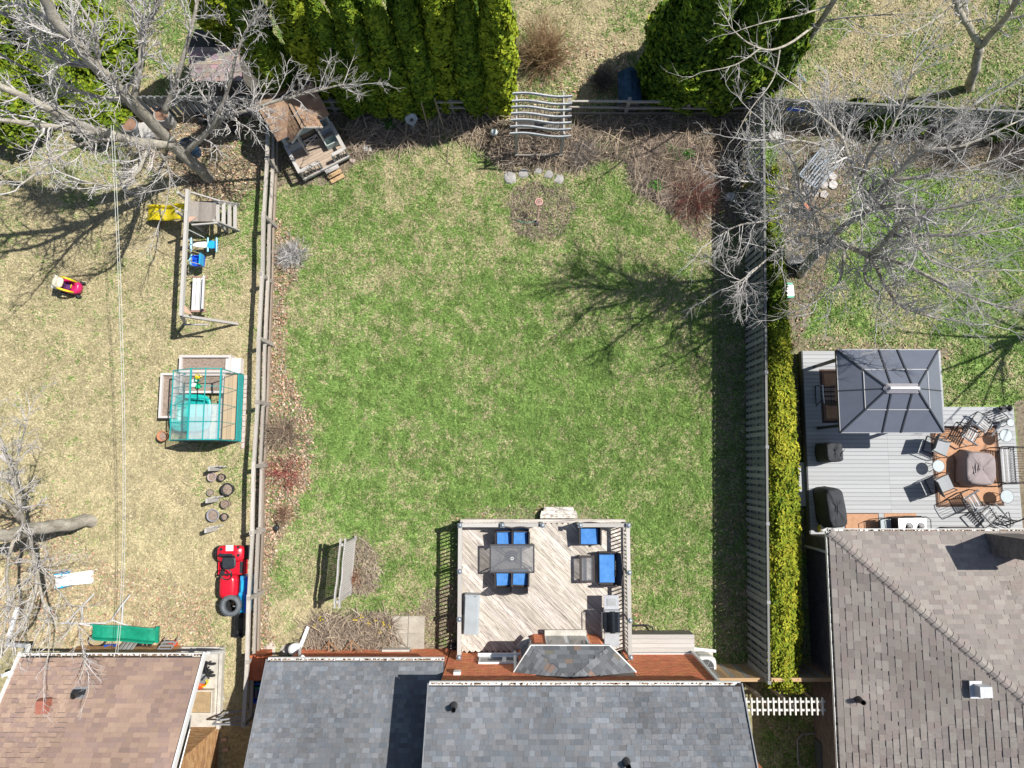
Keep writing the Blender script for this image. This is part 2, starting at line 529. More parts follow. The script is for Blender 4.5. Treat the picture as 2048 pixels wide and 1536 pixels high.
HOUSES = [(-7.5, 6.3, -30, -6.55), (-30, -10.3, -30, -6.6), (10.75, 30, -30, -2.5)]
DECKS = [(-1.8, 4.0, -6.6, -2.0), (10.7, 19.0, -2.5, 2.1), (10.7, 14.6, -2.5, 4.1)]
def blades(name, n, x0, x1, y0, y1, lmin, lmax, w, dens, seed):
    rs = np.random.RandomState(seed)
    x = rs.uniform(x0, x1, n); y = rs.uniform(y0, y1, n)
    px, py = pix(x, y, 0.0)
    keep = (px > -70) & (px < 2118) & (py > -70) & (py < 1606)
    for a, b, c, d in HOUSES + DECKS: keep &= ~((x > a) & (x < b) & (y > c) & (y < d))
    x, y = x[keep], y[keep]
    # clump towards tuft centres so that the sward is uneven
    cl = vnoise(x, y, 7.0, 2)
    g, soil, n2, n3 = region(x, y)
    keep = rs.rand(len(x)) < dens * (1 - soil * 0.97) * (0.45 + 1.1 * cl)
    x, y, g, n2, n3 = x[keep], y[keep], g[keep], n2[keep], n3[keep]
    m = len(x)
    speck = 0.5 * vnoise(x, y, 5.5, 77) + .5 * vnoise(x, y, 2.4, 78)
    isg = (0.62 * rs.rand(m) + 0.38 * (1 - speck)) < (0.12 + 0.76 * g)
    flow = vnoise(x, y, 3.2, 40) * 9 + rs.normal(0, 0.8, m)
    tilt = np.where(isg, rs.uniform(0.25, 1.05, m), rs.uniform(0.05, 0.55, m))
    ln = rs.uniform(lmin, lmax, m) * (0.7 + 0.6 * n2)
    d = np.stack([np.cos(flow) * np.cos(tilt), np.sin(flow) * np.cos(tilt), np.sin(tilt)], 1) * ln[:, None]
    s = np.stack([-np.sin(flow), np.cos(flow), rs.uniform(-.5, .5, m)], 1) * (w * rs.uniform(0.6, 1.4, m))[:, None] * 0.5
    b = np.stack([x, y, np.full(m, -0.012)], 1); b[:, 2] += rs.uniform(0, 0.018, m)
    v = np.empty((m, 3, 3)); v[:, 0] = b - s; v[:, 1] = b + s; v[:, 2] = b + d
    t = rs.rand(m)
    cg = lerp(GREEN, GREEN2, t) * (0.75 + 0.6 * rs.rand(m))[:, None]
    cs = lerp(STRAW, STRAW2, t * 0.8) * (0.75 + 0.55 * rs.rand(m))[:, None]
    col = np.where(isg[:, None], cg, cs)
    o = link(name, mk_mesh(name, v.reshape(-1, 3), np.arange(m * 3).reshape(-1, 3), BLADE, col))
    tag(o, kind='stuff')
    return o
o = blades('lawn_grass', 560000, -9.2, 9.0, -7.3, 13.6, 0.06, 0.13, 0.034, 0.9, 1)
tag(o, 'mown green and straw flecked lawn grass between the two long fences', 'grass')
o = blades('dormant_grass', 300000, -22, -9.0, -8, 15, 0.06, 0.14, 0.036, 0.9, 2)
tag(o, 'straw coloured dormant grass of the yard beyond the rail fence', 'grass')
o = blades('rough_grass', 340000, -22, 22, 13.4, 21, 0.08, 0.17, 0.042, 0.9, 3)
tag(o, 'rough yellowish grass behind the back rail fence', 'grass')
o = blades('shaded_grass', 260000, 8.8, 22, -13, 14, 0.07, 0.15, 0.038, 0.9, 4)
tag(o, 'bright green grass under the bare tree beside the gazebo', 'grass')

def scatter_flat(name, polys, n, size, cols, seed, label, cat, z=0.03, lift=0.05):
    """fallen leaves or bark chips: small bent four-cornered flakes"""
    rs = np.random.RandomState(seed)
    P_ = []
    for poly, k in polys:
        a = np.array(poly); lo, hi = a.min(0), a.max(0)
        x = rs.uniform(lo[0] - .3, hi[0] + .3, k * 3); y = rs.uniform(lo[1] - .3, hi[1] + .3, k * 3)
        jx = x + (fbm(x, y, 1.6, 3) - 0.5) * 0.7 + rs.normal(0, 0.12, len(x)); jy = y + (fbm(x, y, 1.6, 8) - 0.5) * 0.7 + rs.normal(0, 0.12, len(x))
        ok = inpoly(jx, jy, poly) & (rs.rand(len(x)) < 0.25 + fbm(x, y, 1.2, seed))
        P_.append(np.stack([x[ok], y[ok]], 1)[:k])
    q = np.concatenate(P_)
    for a, b, c, d in HOUSES + DECKS: q = q[~((q[:, 0] > a) & (q[:, 0] < b) & (q[:, 1] > c) & (q[:, 1] < d))]
    m = len(q)
    th = rs.uniform(0, 6.28, m); s = size * rs.uniform(0.5, 1.3, m); asp = rs.uniform(0.3, 0.8, m)
    u = np.stack([np.cos(th), np.sin(th), rs.uniform(-.5, .5, m)], 1) * s[:, None]
    w = np.stack([-np.sin(th), np.cos(th), rs.uniform(-.5, .5, m)], 1) * (s * asp)[:, None]
    c = np.concatenate([q, (z + rs.uniform(0, lift, m))[:, None]], 1)
    v = np.empty((m, 4, 3)); v[:, 0] = c - u; v[:, 1] = c - w; v[:, 2] = c + u; v[:, 3] = c + w
    v[:, 1, 2] += s * 0.25
    cols = np.array(cols)
    cc = cols[rs.randint(0, len(cols), m)] * (0.65 + 0.6 * rs.rand(m))[:, None]
    o = link(name, mk_mesh(name, v.reshape(-1, 3), np.arange(m * 4).reshape(-1, 4), LITTER, cc))
    tag(o, label, cat, kind='stuff')
LV = [(0.52, 0.33, 0.22), (0.60, 0.42, 0.30), (0.42, 0.25, 0.17), (0.55, 0.46, 0.36), (0.30, 0.19, 0.13)]
scatter_flat('fallen_leaves', [(BED_LEAF, 6000), (L_TREE, 2600), (LAKE, 5200), (BED_DECKE, 400), (BED_DECKF, 500), (RB_DECK, 600), (RB_TREE_SHADE, 900), (TOPBED, 900)], 0, 0.045, LV, 5,
             'pinkish tan fallen leaves drifted along the rail fence', 'leaves')
CH = [(0.22, 0.17, 0.13), (0.34, 0.27, 0.21), (0.16, 0.12, 0.09), (0.44, 0.37, 0.30)]
scatter_flat('bark_mulch', [(BED_BACK, 9000), (BED_RING, 1800), (BED_TREL, 1500), (BED_HOUSE, 2600), (BED_SLAB, 1500), (DRY_SHADE_STRIP, 2500), (RB_EDGE, 500), (RB_TREE_SHADE, 4500), (L_TREE, 2500)], 0, 0.032, CH, 6,
             'brown bark and dead plant crumbs on the garden beds', 'mulch', 0.0, 0.03)

def stems(name, specs, label, cat, seed, kind='stuff'):
    """dead stalks: (poly or centre list, count, length range, colours, flatness)"""
    rs = random.Random(seed)
    b = MB()
    for poly, n, l0, l1, cols, flat in specs:
        a = np.array(poly); lo, hi = a.min(0), a.max(0); k = 0; tries = 0
        while k < n and tries < n * 8:
            tries += 1
            x, y = rs.uniform(lo[0], hi[0]), rs.uniform(lo[1], hi[1])
            if not inpoly(np.array([x]), np.array([y]), poly)[0]: continue
            if rs.random() > 0.15 + 1.1 * float(fbm(np.array([x]), np.array([y]), 0.9, seed)[0]): continue
            k += 1
            th = rs.uniform(0, 6.28); l = rs.uniform(l0, l1); el = rs.uniform(0, flat)
            d = Vector((math.cos(th) * math.cos(el), math.sin(th) * math.cos(el), math.sin(el))) * l
            s = Vector((-d.y, d.x, 0)) * rs.uniform(-.25, .25)
            p = Vector((x, y, rs.uniform(0.02, 0.10)))
            r = rs.uniform(0.006, 0.013)
            c = rs.choice(cols); q = rs.uniform(.45, 1.3)
            b.tube([p, p + d * .5 + s, p + d - Vector((0, 0, el * l * .25))], [r, r * .8, r * .5], 3, (c[0] * q, c[1] * q, c[2] * q), caps=False)
    o = b.build(name, STEM)
    tag(o, label, cat, kind=kind)
ST = [(0.52, 0.43, 0.335), (0.43, 0.35, 0.28), (0.62, 0.53, 0.43), (0.32, 0.255, 0.21)]
BACK_R = pp((1150, 240), (1480, 240), (1490, 330), (1380, 420), (1280, 400), (1250, 320), (1150, 330))
BACK_M = pp((1270, 300), (1300, 275), (1360, 270), (1420, 300), (1430, 370), (1350, 420), (1290, 390), (1260, 350))
BACK_L = pp((690, 240), (1010, 235), (1010, 330), (930, 270), (840, 285), (700, 320))
PERG = pp((985, 270), (1160, 260), (1195, 322), (1130, 326), (1000, 326))
stems('dead_stalks', [(BACK_R, 2400, .15, .7, ST, .5), (BACK_M, 3000, .12, .55, [(.66, .56, .48), (.58, .49, .41), (.50, .42, .36)], .5), (BACK_L, 1500, .15, .8, ST, .6), (PERG, 2000, .2, .8, ST, .8),
                      (BED_RING, 600, .08, .3, ST, .5), (BED_HOUSE, 1500, .15, .7, ST, .8), (BED_TREL, 500, .08, .35, ST, .5), (BED_LEAF, 500, .1, .5, ST, .5), (RB_TREE_SHADE, 1500, .15, .6, ST, .7)],
      'dry tangled perennial stalks lying over the garden beds', 'dead stalks', 12)

def canes(label, polys, seed):
    rs = random.Random(seed); b = MB()
    for poly, n in polys:
        a = np.array(poly); lo, hi = a.min(0), a.max(0); k = 0
        while k < n:
            x, y = rs.uniform(lo[0], hi[0]), rs.uniform(lo[1], hi[1])
            if not inpoly(np.array([x]), np.array([y]), poly)[0]: continue
            k += 1
            th = rs.gauss(-1.4, .9); l = rs.uniform(.4, 1.15); z0 = rs.uniform(.25, .6)
            p = Vector((x, y, z0)); d = Vector((math.cos(th), math.sin(th), 0)) * l
            q = rs.uniform(.6, 1.15)
            b.tube([p, p + d * .5 + Vector((rs.gauss(0, .05), rs.gauss(0, .05), -z0 * .45)), p + d + Vector((0, 0, .04 - z0))], [.008, .013, .011], 4, (.52 * q, .42 * q, .31 * q))
    tag(b.build('fallen_canes', STEM), label, 'canes', kind='stuff')
canes('long pale canes fallen among the stalks before the evergreens', [(pp((840, 230), (930, 225), (1010, 240), (1010, 300), (930, 275), (860, 275)), 90), (PERG, 70), (pp((1160, 250), (1480, 245), (1400, 400), (1280, 380), (1240, 310)), 130), (BED_HOUSE, 60), (pp((690, 235), (840, 235), (840, 285), (720, 310)), 40)], 77)

# ------------------------------------------------------------------ houses
def shingles(parent, O, u, v, poly, pal, expo=0.138, cap=300, seed=1, wr=(0.11, 0.26), name='shingle', thick=0.02):
    """courses of tabs on the plane O + u*a + v*b, clipped to the convex polygon (a, b)"""
    rs = random.Random(seed)
    O, u, v = Vector(O), Vector(u).normalized(), Vector(v).normalized()
    n = u.cross(v).normalized()
    if n.z < 0: n = -n
    def span(b):
        xs = []
        for i in range(len(poly)):
            (a1, b1), (a2, b2) = poly[i], poly[(i + 1) % len(poly)]
            if (b1 <= b < b2) or (b2 <= b < b1): xs.append(a1 + (a2 - a1) * (b - b1) / (b2 - b1))
        return (min(xs), max(xs)) if len(xs) > 1 else None
    b0, b1 = min(p[1] for p in poly), max(p[1] for p in poly)
    items = []
    rows = int((b1 - b0) / expo)
    for i in range(rows):
        lo, hi = b0 + i * expo, b0 + (i + 1) * expo
        s0, s1 = span(lo + 1e-4), span(hi - 1e-4)
        if not s0 or not s1: continue
        a = min(s0[0], s1[0]) - rs.uniform(0, .3)
        end = max(s0[1], s1[1])
        while a < end:
            w = rs.uniform(*wr)
            l0, r0 = max(a, s0[0]), min(a + w, s0[1])
            l1, r1 = max(a, s1[0]), min(a + w, s1[1])
            a += w
            if r0 - l0 < 0.01 and r1 - l1 < 0.01: continue
            r0, r1 = max(r0, l0), max(r1, l1)
            th = rs.choice((thick * .55, thick, thick))
            c = pal(rs, (lo, a)); sk = 1 + .34 * (float(vnoise(np.array([a]), np.array([lo]), .8, seed)[0]) - .5) + .2 * (float(vnoise(np.array([a * 3]), np.array([lo * .5]), 1.0, seed + 5)[0]) - .5); c = tuple(q * sk for q in c)
            g = 0.0025
            col = tuple(c)
            if abs(l0 - l1) < 1e-3 and abs(r0 - r1) < 1e-3:
                mid = O + u * ((l0 + r0) / 2) + v * ((lo + hi) / 2 + .001) + n * (th * .5)
                items.append(block(mid, u * (r0 - l0 - g), v * (expo + .004) - n * (th * 0.75), n * th, col))
            else:
                q = []
                for zz in (0, th):
                    q += [O + u * l0 + v * lo + n * (zz + .006), O + u * r0 + v * lo + n * (zz + .006), O + u * r1 + v * hi + n * (zz - .006), O + u * l1 + v * hi + n * (zz - .006)]
                items.append((np.array([tuple(k) for k in q]), col, None))
    many(name, SHING, parent, items, cap)

def pal_grey(rs, p):
    k = rs.choice((0.86, 0.94, 1.0, 1.0, 1.06, 1.13, 1.26)) * rs.uniform(.95, 1.05)
    h = rs.uniform(-.006, .008)
    return (0.150 * k + h, 0.160 * k, 0.176 * k - h)
def pal_brown(rs, p):
    c = rs.choice(((0.32, 0.228, 0.178), (0.30, 0.21, 0.168), (0.275, 0.192, 0.162), (0.335, 0.24, 0.185), (0.262, 0.188, 0.163), (0.305, 0.215, 0.172)))
    k = rs.uniform(.92, 1.08)
    return tuple(x * k for x in c)
def pal_mauve(rs, p):
    c = rs.choice(((0.245, 0.217, 0.20), (0.26, 0.235, 0.215), (0.23, 0.205, 0.193), (0.25, 0.214, 0.20), (0.272, 0.25, 0.23), (0.238, 0.213, 0.20)))
    k = rs.uniform(.9, 1.1)
    return tuple(x * k for x in c)
def pal_tan(rs, p):
    c = rs.choice(((0.33, 0.22, 0.145), (0.29, 0.19, 0.13), (0.25, 0.165, 0.12), (0.36, 0.25, 0.17)))
    k = rs.uniform(.85, 1.12)
    return tuple(x * k for x in c)
def pal_navy(rs, p):
    k = rs.uniform(.7, 1.35)
    return (0.040 * k, 0.085 * k, 0.140 * k)

def bricks(parent, wall, p0, p1, z0, z1, nrm, pal, seed, holes=(), cap=300, L=0.205, C=0.0755, top=None):
    """brick courses standing 4 mm proud of the mortar; holes = (s0, s1, z0, z1) openings"""
    rs = random.Random(seed)
    p0, p1, nrm = Vector((*p0, 0)), Vector((*p1, 0)), Vector((*nrm, 0)).normalized()
    d = p1 - p0; ln = d.length; d.normalize()
    items = []
    rows = int((z1 - z0) / C)
    for i in range(rows):
        z = z0 + (i + .5) * C
        s = -(L + .01) * .5 * (i % 2)
        while s < ln:
            a, b = max(s, 0), min(s + L, ln)
            s += L + .0105
            if b - a < .03: continue
            if top and z > top((a + b) / 2): continue
            m = (a + b) / 2
            if any(h[0] - .05 < m < h[1] + .05 and h[2] - .03 < z < h[3] + .03 for h in holes): continue
            c = pal(rs)
            items.append(block(p0 + d * m + nrm * 0.001 + Vector((0, 0, z)), d * (b - a), nrm * 0.022, Vector((0, 0, C - .011)), c))
    many('brick', BRICK, wall, items, cap)

def pal_red(rs):
    k = rs.uniform(.8, 1.2); return (0.66 * k, 0.215 * k * rs.uniform(.85, 1.25), 0.11 * k)
def pal_orange(rs):
    c = rs.choice(((0.47, 0.27, 0.12), (0.50, 0.30, 0.14), (0.44, 0.24, 0.11), (0.38, 0.21, 0.11), (0.52, 0.33, 0.17)))
    k = rs.uniform(.9, 1.1); return tuple(x * k for x in c)
def pal_greyb(rs):
    k = rs.uniform(.8, 1.2); return (0.17 * k, 0.15 * k, 0.145 * k)

def gutter(parent, a, b, out, z, col=WHITE, hang=0.85):
    """open eaves trough from a to b; out = outward horizontal direction"""
    a, b, o = Vector((*a, z)), Vector((*b, z)), Vector((*out, 0)).normalized()
    m = MB(True)
    m.beam(a + o * .082, b + o * .082, .018, .11)
    m.beam(a + o * .036 - Vector((0, 0, .05)), b + o * .036 - Vector((0, 0, .05)), .072, .012)
    d = (b - a).normalized()
    for e in (a + d * .006, b - d * .006): m.beam(e + o * .0 - Vector((0, 0, .005)), e + o * .074 - Vector((0, 0, .005)), .012, .10)
    g = m.build('gutter', col, parent)
    n = int((b - a).length / hang)
    h = MB(True)
    for i in range(n):
        p = a + d * (i + .5) * hang + Vector((0, 0, .046))
        h.beam(p - o * .01, p + o * .086, .022, .008)
    h.build('gutter_hanger', col, g)
    dl = MB(True)
    rs = random.Random(int(a.x * 10))
    l = (b - a).length
    for i in range(int(l * 26)):
        p = a + d * rs.uniform(0.05, l - 0.05) + o * rs.uniform(.01, .062) - Vector((0, 0, .034))
        k = rs.uniform(.6, 1.2)
        dl.box(p, (rs.uniform(.03, .1), rs.uniform(.02, .05), .012), rs.uniform(0, 3), (0.32 * k, 0.22 * k, 0.15 * k))
    dl.build('gutter_debris', LITTER, g, kind='stuff')
    return g

def vent_pipe(parent, p, nrm, lab=None, flash=True, m=DARKM):
    p, n = Vector(p), Vector(nrm).normalized()
    b = MB(True)
    b.tube([p, p + Vector((0, 0, .22)), p + Vector((0, 0, .36))], [.12, .075, .075], 12, caps=False)
    b.tube([p + Vector((0, 0, .35)), p + Vector((0, 0, .37))], [.088, .088], 12, caps=False)
    o = b.build('vent_pipe', m, parent, True, label=lab)
    if flash:
        u = Vector((1, 0, 0)) if abs(n.x) < .2 else Vector((0, 1, 0))
        v = n.cross(u).normalized()
        f = MB(True)
        q = [p + u * a * .2 + v * c * .17 + n * .03 for a, c in ((-1, -1), (1, -1), (1, 1), (-1, 1))]
        f.slab(q, .012)
        f.build('flashing', METAL, o)
    return o

def wall_box(parent, name, m, x0, x1, y0, y1, z0, z1):
    b = MB(True); b.box(((x0 + x1) / 2, (y0 + y1) / 2, (z0 + z1) / 2), (x1 - x0, y1 - y0, z1 - z0))
    return b.build(name, m, parent)

# ---- the red brick house
gh = thing('brick_house', 'red brick house with grey shingled roofs on two levels behind the wooden deck', 'house', (0, -9, 0))
w = wall_box(gh, 'wall', MORTAR, -7.55, -2.2, -16, -6.62, -.1, 2.62)
bricks(gh, w, (-7.55, -6.62), (-2.2, -6.62), 0, 2.5, (0, 1), pal_red, 3, holes=((2.95, 3.95, -1, .42),), cap=160)
w2 = wall_box(gh, 'wall', MORTAR, -2.16, 6.25, -16, -6.615, -.1, 5.0)
bricks(gh, w2, (-2.16, -6.615), (6.25, -6.615), 0, 4.95, (0, 1), pal_red, 4, holes=((1.05, 2.75, 1.25, 1.95), (2.9, 6.0, 0, 3.3)), cap=300)
w3 = wall_box(gh, 'wall', MORTAR, 6.25, 8.2, -16, -9.95, -.1, 4.7)
bricks(gh, w3, (6.25, -9.95), (8.2, -9.95), 0, 4.6, (0, 1), pal_red, 6, cap=60)
PT = 0.6
def slope_roof(parent, x0, x1, ye, ze, yr, tp, yback):
    s = math.sqrt(1 + tp * tp)
    zr = ze + tp * (ye - yr)
    b = MB(True)
    b.slab([(x0, ye, ze), (x1, ye, ze), (x1, yr, zr), (x0, yr, zr)], .16)
    b.slab([(x0, yr - .001, zr), (x1, yr - .001, zr), (x1, yback, zr - tp * (yr - yback)), (x0, yback, zr - tp * (yr - yback))], .16)
    return b.build('roof', FELT, parent), s, zr
ra, s_, zr = slope_roof(gh, -7.83, -2.17, -6.33, 2.68, -11.4, PT, -16.4)
shingles(ra, (-7.85, -6.36, 2.69), (1, 0, 0), (0, -1, PT), [(0, 0), (5.66, 0), (5.66, 5.04 * s_), (0, 5.04 * s_)], pal_grey, seed=3)
rb, s_, zr = slope_roof(gh, -2.38, 6.58, -6.38, 5.03, -11.4, PT, -16.4)
shingles(rb, (-2.40, -6.41, 5.04), (1, 0, 0), (0, -1, PT), [(0, 0), (9.0, 0), (9.0, 4.99 * s_), (0, 4.99 * s_)], pal_grey, seed=4)
for (x0, x1, y, z) in ((-7.83, -2.18, -6.32, 2.60), (-2.38, 6.58, -6.37, 4.95)):
    gutter(gh, (x0, y), (x1, y), (0, 1), z)
for x in (-7.86,): b = MB(True); b.beam((x, -6.3, 2.64), (x, -11.4, 2.64 + PT * 5.1), .03, .2); b.build('rake_board', METAL, gh)
for x in (-2.41, 6.61): b = MB(True); b.beam((x, -6.35, 4.97), (x, -11.4, 4.97 + PT * 5.05), .03, .2); b.build('rake_board', METAL, gh)
b = MB(True); b.box((-5.0, -6.48, 2.52), (5.6, .26, .02)); b.box((2.05, -6.5, 4.86), (8.9, .24, .02)); b.build('soffit', WHITE, gh)
b = MB(True); b.slab([(6.3, -9.7, 5.9), (8.5, -9.7, 4.8), (8.5, -16, 4.8), (6.3, -16, 5.9)], .15); b.build('roof', FELT, gh)
for px, py in ((908, 1412), (1253, 1524)):
    z = 5.0
    for _ in range(30): z = 5.04 + PT * (-6.41 - at(px, py, z).y)
    vent_pipe(rb, at(px, py, z) - Vector((0, 0, .03)), (0, PT, 1))
# window beside the bay, with its brick lintel and white frame
wi = MB(True); wi.box((-.26, -6.575, 1.62), (1.7, .06, .74)); wf = wi.build('window', WHITE, gh)
b = MB(True); b.box((-.68, -6.55, 1.66), (.70, .03, .56)); b.box((.16, -6.55, 1.66), (.70, .03, .56)); b.build('pane', GLASSK, wf)
b = MB(True); b.box((-.26, -6.53, 1.22), (1.8, .16, .06)); b.build('sill', WHITE, wf)
b = MB(True); b.box((-4.1, -6.60, .20), (.96, .1, .4)); b.build('sill', CONC, gh)
b = MB(True); b.box((-1.72, -6.57, 3.1), (.22, .12, .24)); b.build('vent_hood', WHITEP, gh)
# bay
bx0, bx1, bf = .75, 2.95, -5.98
bz = 3.0
bay = [(.18, -6.6), (bx0, bf), (bx1, bf), (3.6, -6.6)]
m = MB(True); m.prism(bay, .3, bz - .05); bw = m.build('bay', MORTAR, gh)
def nrm2(a, b):
    d = Vector((b[0] - a[0], b[1] - a[1])); n = Vector((-d.y, d.x)).normalized()
    return (n.x, n.y)
for i, hs in ((0, ((.22, .70, 1.0, 2.6),)), (1, ((.38, 1.82, 1.0, 2.6),)), (2, ((.22, .70, 1.0, 2.6),))):
    a, c = bay[i], bay[i + 1]
    n = nrm2(a, c)
    if n[1] < 0: n = (-n[0], -n[1])
    bricks(gh, bw, a, c, .5, bz - .08, n, pal_red, 30 + i, holes=hs, cap=30)
    d = (Vector(c) - Vector(a)); l = d.length; d.normalize()
    s0, s1 = hs[0][:2]
    o3 = Vector((n[0], n[1], 0))
    q0 = Vector((a[0] + d.x * s0, a[1] + d.y * s0, 1.8)); q1 = Vector((a[0] + d.x * s1, a[1] + d.y * s1, 1.8))
    f = MB(True); f.beam(q0 + o3 * .02, q1 + o3 * .02, .05, 1.6); fr = f.build('window', WHITE, bw)
    g = MB(True)
    k = 2 if i == 1 else 1
    for j in range(k):
        e0 = q0.lerp(q1, j / k + .06); e1 = q0.lerp(q1, (j + 1) / k - .06)
        g.beam(e0 + o3 * .05, e1 + o3 * .05, .03, 1.44)
    g.build('pane', GLASSK, fr)
    f = MB(True); f.beam(q0 + o3 * .11 - Vector((0, 0, .86)), q1 + o3 * .11 - Vector((0, 0, .86)), .24, .07); f.build('sill', CONC, fr)
E0, E1, E2, E3 = Vector((.08, -6.58, bz)), Vector((.62, -5.78, bz)), Vector((3.08, -5.78, bz)), Vector((3.90, -6.58, bz))
AP = Vector((1.78, -6.585, bz + .62))
rf = MB(True)
for tri in ((E0, E1, AP), (E1, E2, AP), (E2, E3, AP)): rf.slab([q - Vector((0, 0, .012)) for q in tri], .06)
br = rf.build('bay_roof', FELT, gh)
def pal_bay(rs, p):
    if rs.random() < .06: return (0.17 * rs.uniform(.8, 1.2), 0.14, 0.12)
    k = rs.choice((.8, .95, 1.1, 1.35)); return (.12 * k, .128 * k, .14 * k)
for k, (a, c) in enumerate(((E0, E1), (E1, E2), (E2, E3))):
    u = (c - a).normalized(); n = (c - a).cross(AP - a).normalized()
    if n.z < 0: n = -n
    v = n.cross(u); v = v if v.z > 0 else -v
    A2 = AP - a
    shingles(br, a, u, v, [(0, 0), ((c - a).length, 0), (A2.dot(u), A2.dot(v))], pal_bay, expo=.14, cap=60, seed=40 + k, wr=(.2, .3))
b = MB(True)
for a, c in ((E0, E1), (E1, E2), (E2, E3)):
    o = (c - a).cross(Vector((0, 0, 1))).normalized()
    if o.y < 0 and a is E1: o = -o
    b.beam(a + Vector((0, 0, -.05)) - (AP - a).normalized() * .03, c + Vector((0, 0, -.05)) - (AP - c).normalized() * .03, .03, .12)
b.build('fascia', WHITE, br)
# downspouts
def spout(parent, pts, r=.045, m=WHITE):
    b = MB(True)
    for a, c in zip(pts[:-1], pts[1:]): b.beam(a, c, r * 2, r * 1.6)
    return b.build('downspout', m, parent)
spout(gh, [(-6.75, -6.24, 2.5), (-6.95, -6.55, 2.2), at(600, 1296, .25), at(617, 1253, .12)], .06)
spout(gh, [(6.22, -6.33, 4.9), (6.22, -6.56, 4.6), (6.28, -6.54, .2), at(1432, 1302, .12)])
spout(gh, [(.1, -6.54, 2.9), (.1, -6.54, .65)])
b = MB(True)
for px in (600,):
    c = at(596, 1292, 0)
    b.lathe((c.x, c.y, 0), [(.16, 0), (.19, .25), (.21, .5), (.17, .56), (.05, .6)], 16)
tag(b.build('rain_barrel', WHITEP, None, True), 'small white round tub under the bent white downspout', 'tub')

# ---- the left neighbour
ch = thing('bungalow', 'tan brick bungalow with a brown shingled roof and a covered side porch', 'house', (-13, -9, 0))
w = wall_box(ch, 'wall', MORTAR, -15.4, -11.75, -9.3, -6.5, -.1, 2.6)
bricks(ch, w, (-15.4, -6.5), (-11.75, -6.5), 0, 2.55, (0, 1), pal_orange, 7, cap=120)
w = wall_box(ch, 'wall', MORTAR, -15.4, -10.36, -16, -9.25, -.1, 4.2)
bricks(ch, w, (-10.36, -9.25), (-10.36, -16), 0, 4.1, (1, 0), pal_orange, 8, cap=300, top=lambda s: 2.4 + .64 * (s + 2.9))
bricks(ch, w, (-11.75, -9.25), (-10.36, -9.25), 0, 4.1, (0, 1), pal_orange, 9, cap=60)
rc, s_, zr = slope_roof(ch, -15.76, -9.92, -6.2, 2.66, -11.2, .65, -16.3)
shingles(rc, (-15.78, -6.23, 2.67), (1, 0, 0), (0, -1, .65), [(0, 0), (5.88, 0), (5.88, 4.97 * s_), (0, 4.97 * s_)], pal_brown, seed=8, wr=(.16, .36))
gutter(ch, (-15.76, -6.19), (-9.9, -6.19), (0, 1), 2.58)
for x in (-9.88, -15.8): b = MB(True); b.beam((x, -6.1, 2.6), (x, -11.2, 2.6 + .65 * 5.1), .05, .22); b.build('rake_board', WHITE, ch)
b = MB(True); b.slab([(-10.38, -8.1, 2.3), (-9.86, -8.1, 3.55), (-9.86, -9.6, 4.5), (-10.38, -9.6, 3.3)], .03); b.build('soffit', WHITE, ch)
b = MB(True); b.box((-11.05, -7.9, .07), (1.42, 2.75, .14)); b.box((-10.30, -7.9, .12), (.12, 2.75, .24)); b.build('porch_slab', CONC, ch)
spout(ch, [(-9.98, -6.15, 2.5), (-9.95, -6.2, 2.2), at(448, 1302, .5)], .055)
spout(ch, [(-15.74, -6.2, 2.5), (-15.9, -6.0, 2.1), at(14, 1288, .8), at(18, 1272, .3), at(36, 1215, .1)], .06)
spout(ch, [at(2, 1352, 1.6), at(40, 1338, 1.2)], .06)
for px, py in ((160, 1386),):
    z = 3.5
    for _ in range(30): z = 2.67 + .65 * (-6.23 - at(px, py, z).y)
    p = at(px, py, z)
    vent_pipe(rc, p, (0, .65, 1))
    b = MB(True); b.slab([p + Vector((-.16, .14, .14)), p + Vector((.26, .14, .14)), p + Vector((.26, .02, .22)), p + Vector((-.16, .02, .22))], .02)
    b.build('flashing', BLACKM, rc)
z = 3.6
for _ in range(30): z = 2.67 + .65 * (-6.23 - at(92, 1410, z).y)
p = at(92, 1410, z)
b = MB(True); b.box(p + Vector((0, 0, .12)), (.36, .42, .26), .05, top=.9)
b.build('roof_vent', mat('rust_red_paint', (.34, .13, .09), .6, var=.1), rc)

# ---- the right neighbour
dh = thing('hip_roofed_house', 'house of grey brown brick under a mauve brown hip roof beside the grey deck', 'house', (17, -9, 0))
w = wall_box(dh, 'wall', MORTAR, 10.68, 24, -24, -2.58, -.1, 2.8)
bricks(dh, w, (10.68, -2.58), (10.68, -13.5), 0, 2.75, (-1, 0), pal_greyb, 10, cap=120)
bricks(dh, w, (10.68, -2.58), (20, -2.58), 0, 2.75, (0, 1), pal_greyb, 11, cap=60)
TD = .40; sd = math.sqrt(1 + TD * TD)
C0 = Vector((10.30, -2.24, 2.86))
rg = 7.0
zr = C0.z + TD * rg
RD = Vector((C0.x + rg, C0.y - rg, zr))
m = MB(True)
m.slab([C0, (27, C0.y, C0.z), (27, RD.y, zr), RD], .15)
m.slab([C0, RD, (RD.x, -17, zr), (C0.x, -24, C0.z)], .15)
m.slab([RD, (27, RD.y, zr), (27, -17, zr), (RD.x, -17, zr)], .15)
rd = m.build('roof', FELT, dh)
shingles(rd, C0 + Vector((0, .03, .01)), (1, 0, 0), (0, -1, TD), [(0, 0), (13, 0), (13, 6.98 * sd), (6.98, 6.98 * sd)], pal_mauve, expo=.145, seed=12, wr=(.2, .34))
shingles(rd, C0 + Vector((-.03, 0, .01)), (0, -1, 0), (1, 0, TD), [(0, 0), (14, 0), (14, 6.98 * sd), (6.98, 6.98 * sd)], pal_mauve, expo=.19, seed=13, wr=(.2, .34), thick=.026)
hd = (RD - C0)
n_ = int(hd.length / .19)
rs = random.Random(5)
